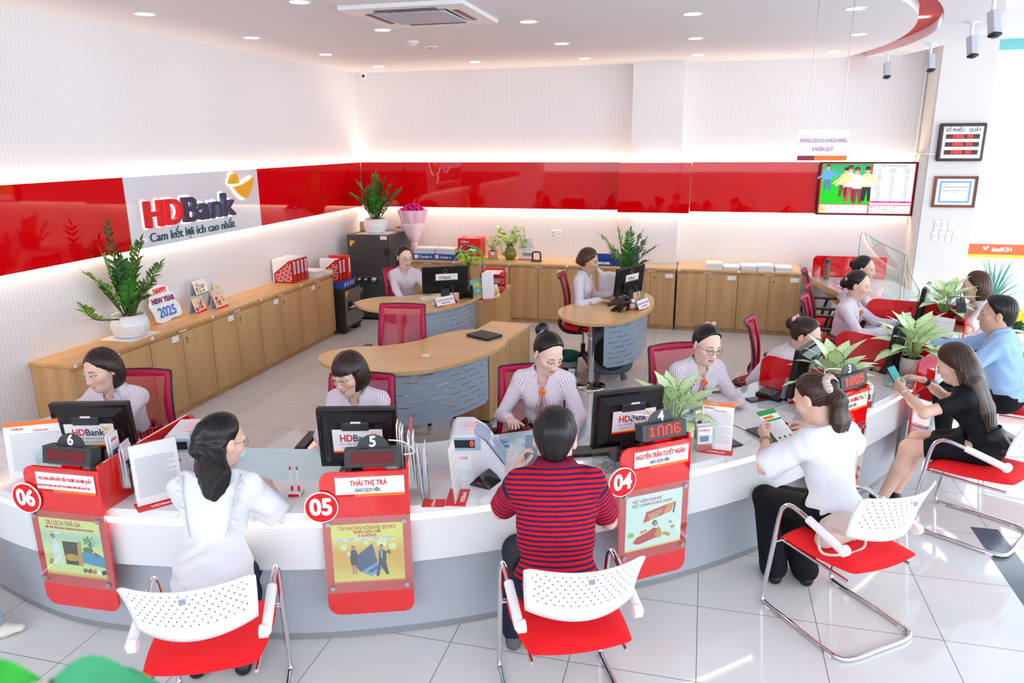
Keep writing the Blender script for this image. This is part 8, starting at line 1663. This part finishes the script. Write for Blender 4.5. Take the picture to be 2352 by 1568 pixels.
# ---------------- desk items ----------------
def nameplate(x, y, z, ang, label, n1, n2):
    t = thing('name_stand', label, 'name plate', (x, y, z), rad(ang)); mb = MB(); w, h, d = .25, .095, .04
    mb.add([(-w/2, -d, 0), (w/2, -d, 0), (w/2, 0, h), (-w/2, 0, h)], [(0, 1, 2, 3)]); mb.add([(-w/2, d, 0), (w/2, d, 0), (w/2, 0, h), (-w/2, 0, h)], [(0, 3, 2, 1)]); mb.build('card', M_PAPER, t, solid=.002)
    M = frame_M((0, -d-.002, 0), (1, 0, 0), (0, d, h)); mb = MB(); addtext(mb, n1, M @ Matrix.Translation((0, h*.68, .001)), .024, 0, fit=.22); mb.build('lettering', M_VIO, t); mb = MB(); addtext(mb, n2, M @ Matrix.Translation((0, h*.36, .001)), .018, 0, fit=.12); mb.build('caption', M_TXTBLUE, t); mb = MB().box(-w/2, .0, .0005, w/2, .012, .0012, 0, M).box(-w/2, 0, .0006, -w*.2, .012, .0014, 1, M); mb.build('colour_strip', [M_ORANGE, mat('maroon', '#8a1f3c', .5)], t)
nameplate(-2.62, 7.33, CT, 60, 'tent name plate on the manager desk', 'NGUYỄN THỊ THÚY HẰNG', 'TRƯỞNG PHÒNG DVKH'); nameplate(-.565, 7.62, CT, 68, 'tent name plate on the typing woman\'s desk', 'NGUYỄN THỊ HẰNG', 'KIỂM SOÁT VIÊN')
def desk_phone(x, y, ang, label):
    t = thing('telephone', label, 'telephone', (x, y, CT), rad(ang)); M = Matrix.Translation((0, 0, .05)) @ Matrix.Rotation(rad(38), 4, 'X'); MB().rbox(-.08, -.09, -.012, .08, .09, .018, .008, 0, M).build('body', M_BLACK, t)
    mb = MB(); mb.tube([M @ Vector(p) for p in crv([(-.055, -.085, .05), (-.055, -.03, .035), (-.055, .04, .035), (-.055, .085, .05)], 4)], [.02]*5+[.014]*3+[.02]*5, n=10); mb.build('handset', M_BLACK, t)
    mb = MB(); [mb.rbox(.0+.022*c, -.06+.022*r, .018, .016+.022*c, -.046+.022*r, .023, .002, 0, M) for c in range(3) for r in range(4)]; mb.build('keys', M_DGREY, t); MB().box(-.01, .04, .018, .06, .075, .020, 0, M).build('display', M_MONG, t)
    for s in (-.06, .06): MB().box(s-.012, .02, 0, s+.012, .035, .11, 0, Matrix.Rotation(rad(-15), 4, 'X')).build('stand_leg', M_BLACK, t)
desk_phone(-2.50, 7.72, 200, 'black desk telephone beside the name plate on the manager desk'); desk_phone(-.76, 7.45, 235, 'black desk telephone on the typing woman\'s desk')
calendar(-2.46, 7.98, CT, rad(-30), 'green printed desk calendar on the manager desk', [te, gr, M_YEL, wp, og], None, .2, .17); calendar(-2.30, 8.15, .685, rad(-20), 'small pale calendar on the side cabinet behind the white stand', [wp, M_YEL, M_ORANGE, te], None, .12, .15)
info_sheet(-2.33, 8.02, 35, 'blank white back of an upright stand on the manager side cabinet', .14, .30, True, 0, False, z=.685, band=False)
t = thing('letter_tray', 'three-tier red letter tray with papers beside the manager desk', 'tray', (-2.42, 8.55, .685), rad(5)); M_TRAY = mat('tray_red', '#e0142a', .3)
for k in range(3):
    z = .10*k; tr_ = MB().box(-.13, -.16, z, .13, .16, z+.006).box(-.13, -.16, z, -.124, .16, z+.045).box(.124, -.16, z, .13, .16, z+.045).box(-.13, .154, z, .13, .16, z+.05).box(-.13, -.16, z, .13, -.154, z+.025).build('tray', M_TRAY, t); MB().box(-.11, -.15, z+.007, .11, .14, z+.024).build('papers', M_PAPER, tr_)
for x in (-.12, .12):
    for y in (-.15, .15): MB().tube([(x, y, .0), (x, y, .25)], .008, n=8).build('post', M_TRAY, t)
t = thing('potted_plant', 'money tree plant in a white dish under the lit desk lamp', 'potted plant', (-2.62, 8.20, CT)); MB().lathe([(.0001, .0), (.06, 0), (.11, .05), (.115, .055), (.1, .05)], n=32, wave=lambda w, z: .04*math.cos(8*w)*(z > .03)).build('pot', M_POT, t); MB().tube([(0, 0, .03), (.005, 0, .10), (-.005, 0, .17), (0, 0, .24)], [.034, .028, .024, .02], n=12).build('trunk', mat('bark', '#6a5a40', .8), t)
rnd = random.Random(21); M_MT = leafmat('money_leaf', '#7ccf3a', '#3f9a2c')
for k in range(9):
    a = k*2.4; r = rnd.uniform(.06, .16); h = rnd.uniform(.12, .34); e = Vector((r*math.cos(a), r*math.sin(a), .24+h)); mb = MB(); mb.tube(crv([(0, 0, .23), (r*.4*math.cos(a), r*.4*math.sin(a), .24+h*.7), e], 4), .003, 1, 5)
    for j in range(6): b_ = a+j*PI/3; leaf(mb, e, Vector((math.cos(b_), math.sin(b_), -.35)), Vector((0, 0, 1)), rnd.uniform(.10, .14), .042, 0, .1, .25)
    mb.build('leaf_cluster', [M_MT, M_STEM], t)
t = thing('desk_lamp', 'small black lamp on a thin curved stem lighting the money tree', 'lamp', (-2.50, 8.36, CT)); MB().cyl((0, 0, 0), .04, .01).build('base', M_BLACK, t); mb = MB(); mb.tube(crv([(0, 0, .01), (0, 0, .35), (-.02, 0, .44), (-.07, -.02, .47)], 6), .005, n=8); mb.build('stem', M_BLACK, t); MB().rbox(-.17, -.05, .455, -.06, .01, .49, .01).build('lamp_head', M_BLACK, t); MB().box(-.16, -.045, .452, -.07, .005, .456).build('diffuser', mat('lamp_white', '#ffffff', .5, emit='#f4fff0', es=30), t)
t = thing('folder', 'closed black folder lying on the empty kidney desk', 'folder', (-1.83, 6.15, CT), rad(-28)); MB().rbox(-.13, -.10, 0, .13, .10, .012, .004).rbox(-.13, -.10, .014, .13, .10, .026, .004).build('cover', mat('charcoal_leather', '#2b2e36', .5), t)
t = thing('paper_stack', 'papers under the monitor on the manager desk', 'paper', (-2.86, 7.62, CT), rad(30)); MB().box(-.13, -.1, 0, .13, .1, .008).box(-.10, -.09, .0085, .15, .1, .014, 1).build('pages', [M_PAPER, mat('mint_paper', '#d6ebe0', .6)], t)
t = thing('keyboard', 'dark keyboard under the typing woman\'s hands', 'keyboard', (-.83, 7.93, CT), rad(80)); MB().rbox(-.21, -.07, 0, .21, .07, .018, .004).build('body', M_BLACK, t)
for r in range(5): mb = MB(); [mb.box(-.2+.028*c, -.06+.025*r, .018, -.176+.028*c, -.040+.025*r, .023) for c in range(14)]; mb.build('key_row', mat('key_brown', '#4a3a34', .5), t)
t = thing('mouse', 'black computer mouse under the typing woman\'s right hand', 'mouse', (-.90, 7.70, CT), rad(80)); MB().ball((0, 0, .012), (.055, .032, .018)).build('shell', M_BLACK, t)
t = thing('figurine', 'white lucky cat figurine on red base before the desk telephone', 'figurine', (-.66, 7.55, CT), rad(40)); mb = MB(); mb.ball((0, 0, .04), (.028, .026, .034)); mb.ball((0, -.004, .088), (.026, .024, .024)); mb.ball((.026, -.005, .085), (.009, .009, .028)); mb.build('body', M_POT, t); mb = MB(); [mb.ball((s*.016, -.004, .11), (.007, .004, .011)) for s in (-1, 1)]; mb.build('ears', M_SIGNRED, t); MB().rbox(-.04, -.04, 0, .04, .04, .014, .006).build('base', M_SIGNRED, t); MB().tube([(.02*math.cos(a), .02*math.sin(a), .066) for a in [k*PI/6 for k in range(12)]], .004, closed=True, n=5).build('neck_band', M_SIGNRED, t)
t = thing('potted_plant', 'dark green potted plant in ribbed white vase on the typing woman\'s desk', 'potted plant', (-.80, 8.36, CT)); MB().lathe([(.0001, 0), (.06, 0)]+[(.062+.022*k/12+(.003 if k % 2 else 0), .25*k/12) for k in range(13)]+[(.078, .25), (.075, .22)], n=36).build('pot', M_POT, t)
MB().lathe([(.0001, .235), (.077, .235)], n=20).build('soil', M_SOIL, t)
zz_plant(t, .23, [(-.30, .0, .42, .08, 1), (-.12, 0, .52, 0, 1), (.02, .05, .46, 0, 0), (.14, .05, .44, .05, 2), (.30, .05, .30, .1, 0), (.10, -.1, .28, .05, 2), (-.16, -.12, .2, .1, 0), (.22, -.08, .16, .1, 2), (-.2, .1, .26, .1, 2), (.0, -.05, .34, 0, 0), (.18, .1, .36, 0, 2)], .08, .028, 31, leaves=11)
t = thing('printer', 'white document scanner with open feeder beside the ribbed vase', 'printer', (-1.02, 8.42, CT), rad(8)); MB().rbox(-.10, -.12, .0, .14, .12, .21, .012).build('housing', mat('machine_white', '#dfe3ea', .3), t); MB().rbox(-.22, -.10, .12, -.08, .10, .14, .004, 0, Matrix.Rotation(rad(38), 4, 'Y') @ Matrix.Translation((-.03, 0, .0))).build('feeder', M_WHITE, t); MB().box(-.06, -.08, .212, .06, .08, .222, 0, Matrix.Rotation(rad(-6), 4, 'Y')).build('papers', M_PAPER, t)
t = thing('pen_cup', 'clear cup with coloured pens behind the monitor of the typing woman', 'pen holder', (-.60, 8.12, CT)); MB().lathe([(.0001, 0), (.03, 0), (.034, .09)], n=20).build('cup', M_ACRYL, t)
for k, c in enumerate(('#2f9a9a', '#2f6ad0', '#d03030', '#e0a030')): MB().tube([(.012*math.cos(k*1.6), .012*math.sin(k*1.6), .006), (.026*math.cos(k*1.6), .026*math.sin(k*1.6), .16)], .004, n=8).build('pen', mat('penc%d' % k, c, .3), t)
# ---------------- handbag on chair ----------------
hb = thing('handbag', 'beige leather shoulder bag with chain on the ponytailed customer\'s chair', 'handbag', (.735, 3.64, .468), rad(40)); M_BAG = mat('beige_leather', '#c9b8ae', .4)
f = Field((-.16, -.08, -.02), (.16, .08, .22), .005); f.ell((0, 0, .085), (.115, .040, .085), k=0); f.cone((-.08, 0, .04), (.08, 0, .04), .045, .045, .03); f.cone((-.075, 0, .12), (.075, 0, .12), .030, .030, .03); X, Y, Z = f.whole(); f.cut((.004-Z+0*X+0*Y).astype(np.float32), .01); v, q = f.mesh()
MB().add([tuple(p) for p in v], [tuple(int(i) for i in p) for p in q], 0, True).build('bag_body', M_BAG, hb)
mb = MB(); mb.tube(crv([(-.09, 0, .13), (-.16, -.03, .10), (-.17, -.07, .03), (-.06, -.10, .006), (.08, -.10, .006), (.15, -.05, .03)], 8), .0075, n=6); mb.build('strap', M_BAG, hb); mb = MB(); [mb.ball((-.09+.018*k, -.048-.012*math.sin(k*.5), .135-.012*k), (.008, .005, .006), 0, None, 6) for k in range(11)]; mb.build('chain', M_BAG, hb); mb = MB(); mb.tube([(-.09+.010*math.cos(a), 0, .15+.010*math.sin(a)) for a in [k*PI/5 for k in range(10)]], .003, closed=True, n=5); mb.build('gold_ring', mat('gold', '#e8c25a', .25, 1.0), hb)
# ---------------- plants by the facade ----------------
t = thing('spiky_plant', 'blue-green spiky grass-like plant outside the glass at the right edge', 'plant', (3.75, 10.9, -.02)); mb = MB(); rnd = random.Random(2)
for k in range(90):
    a = rnd.uniform(0, 2*PI); el = rnd.uniform(.25, 1.45); L = rnd.uniform(.45, .75); d = Vector((math.cos(a)*math.cos(el), math.sin(a)*math.cos(el), math.sin(el))); leaf(mb, Vector((0, 0, .35)), d, Vector((0, 0, 1)), L, .022, 0, .3, .12, 4)
mb.build('foliage', mat('spiky_green', '#3f8a78', .5), t); MB().lathe([(.0001, 0), (.14, 0), (.18, .3), (.17, .36), (.15, .34)], n=24).build('pot', M_POT, t)
t = thing('flower_pot', 'yellow chrysanthemums in a pot by the right edge', 'flowers', (3.45, 9.35, 0)); MB().lathe([(.0001, 0), (.12, 0), (.16, .30), (.15, .31)], n=24).build('pot', M_POT, t); mb = MB(); rnd = random.Random(6); [leaf(mb, Vector((rnd.uniform(-.1, .1), rnd.uniform(-.1, .1), .3)), Vector((rnd.uniform(-1, 1), rnd.uniform(-1, 1), 1.2)), Vector((0, 0, 1)), .2, .05) for k in range(50)]; mb.build('foliage', M_ZZD, t)
mb = MB(); [mb.ball((.16*rnd.uniform(-1, 1), .16*rnd.uniform(-1, 1), .50+rnd.uniform(-.03, .06)), (.045, .045, .03), 0, None, 8) for k in range(22)]; o = mb.build('flowers', mat('chrysanthemum', '#f8d416', .6), t); o['kind'] = 'stuff'
# ---------------- plant close to the camera ----------------
t = thing('foreground_plant', 'blurred green leaves poking in at the bottom left corner', 'plant', (-.62, .45, 0)); M_FG = leafmat('fore_leaf', '#3f9f6c', '#2c8456'); M_FG2 = leafmat('fore_leaf_bright', '#35b035', '#1d8c2a')
MB().lathe([(.0001, 0), (.15, 0), (.2, .5), (.19, .52)], n=24).build('pot', M_POT, t)
for (p0, d, n_, L, Wd, mm) in (((.03, .035, 1.925), (.88, .24, .03), (.1, -.5, .8), .085, .05, M_FG), ((-.06, .015, 1.925), (.82, .22, .03), (.1, -.5, .8), .075, .04, M_FG2), ((.04, .05, 1.895), (.9, .3, .0), (.3, -.6, .7), .09, .06, M_FG)):
    mb = MB(); mb.tube(crv([(0, 0, .5), (-.03, -.02, 1.4), p0], 6), .004, 1, 6); leaf(mb, Vector(p0), Vector(d), Vector(n_), L, Wd, 0, .12, .15, 8); mb.build('leaf', [mm, M_STEM], t)
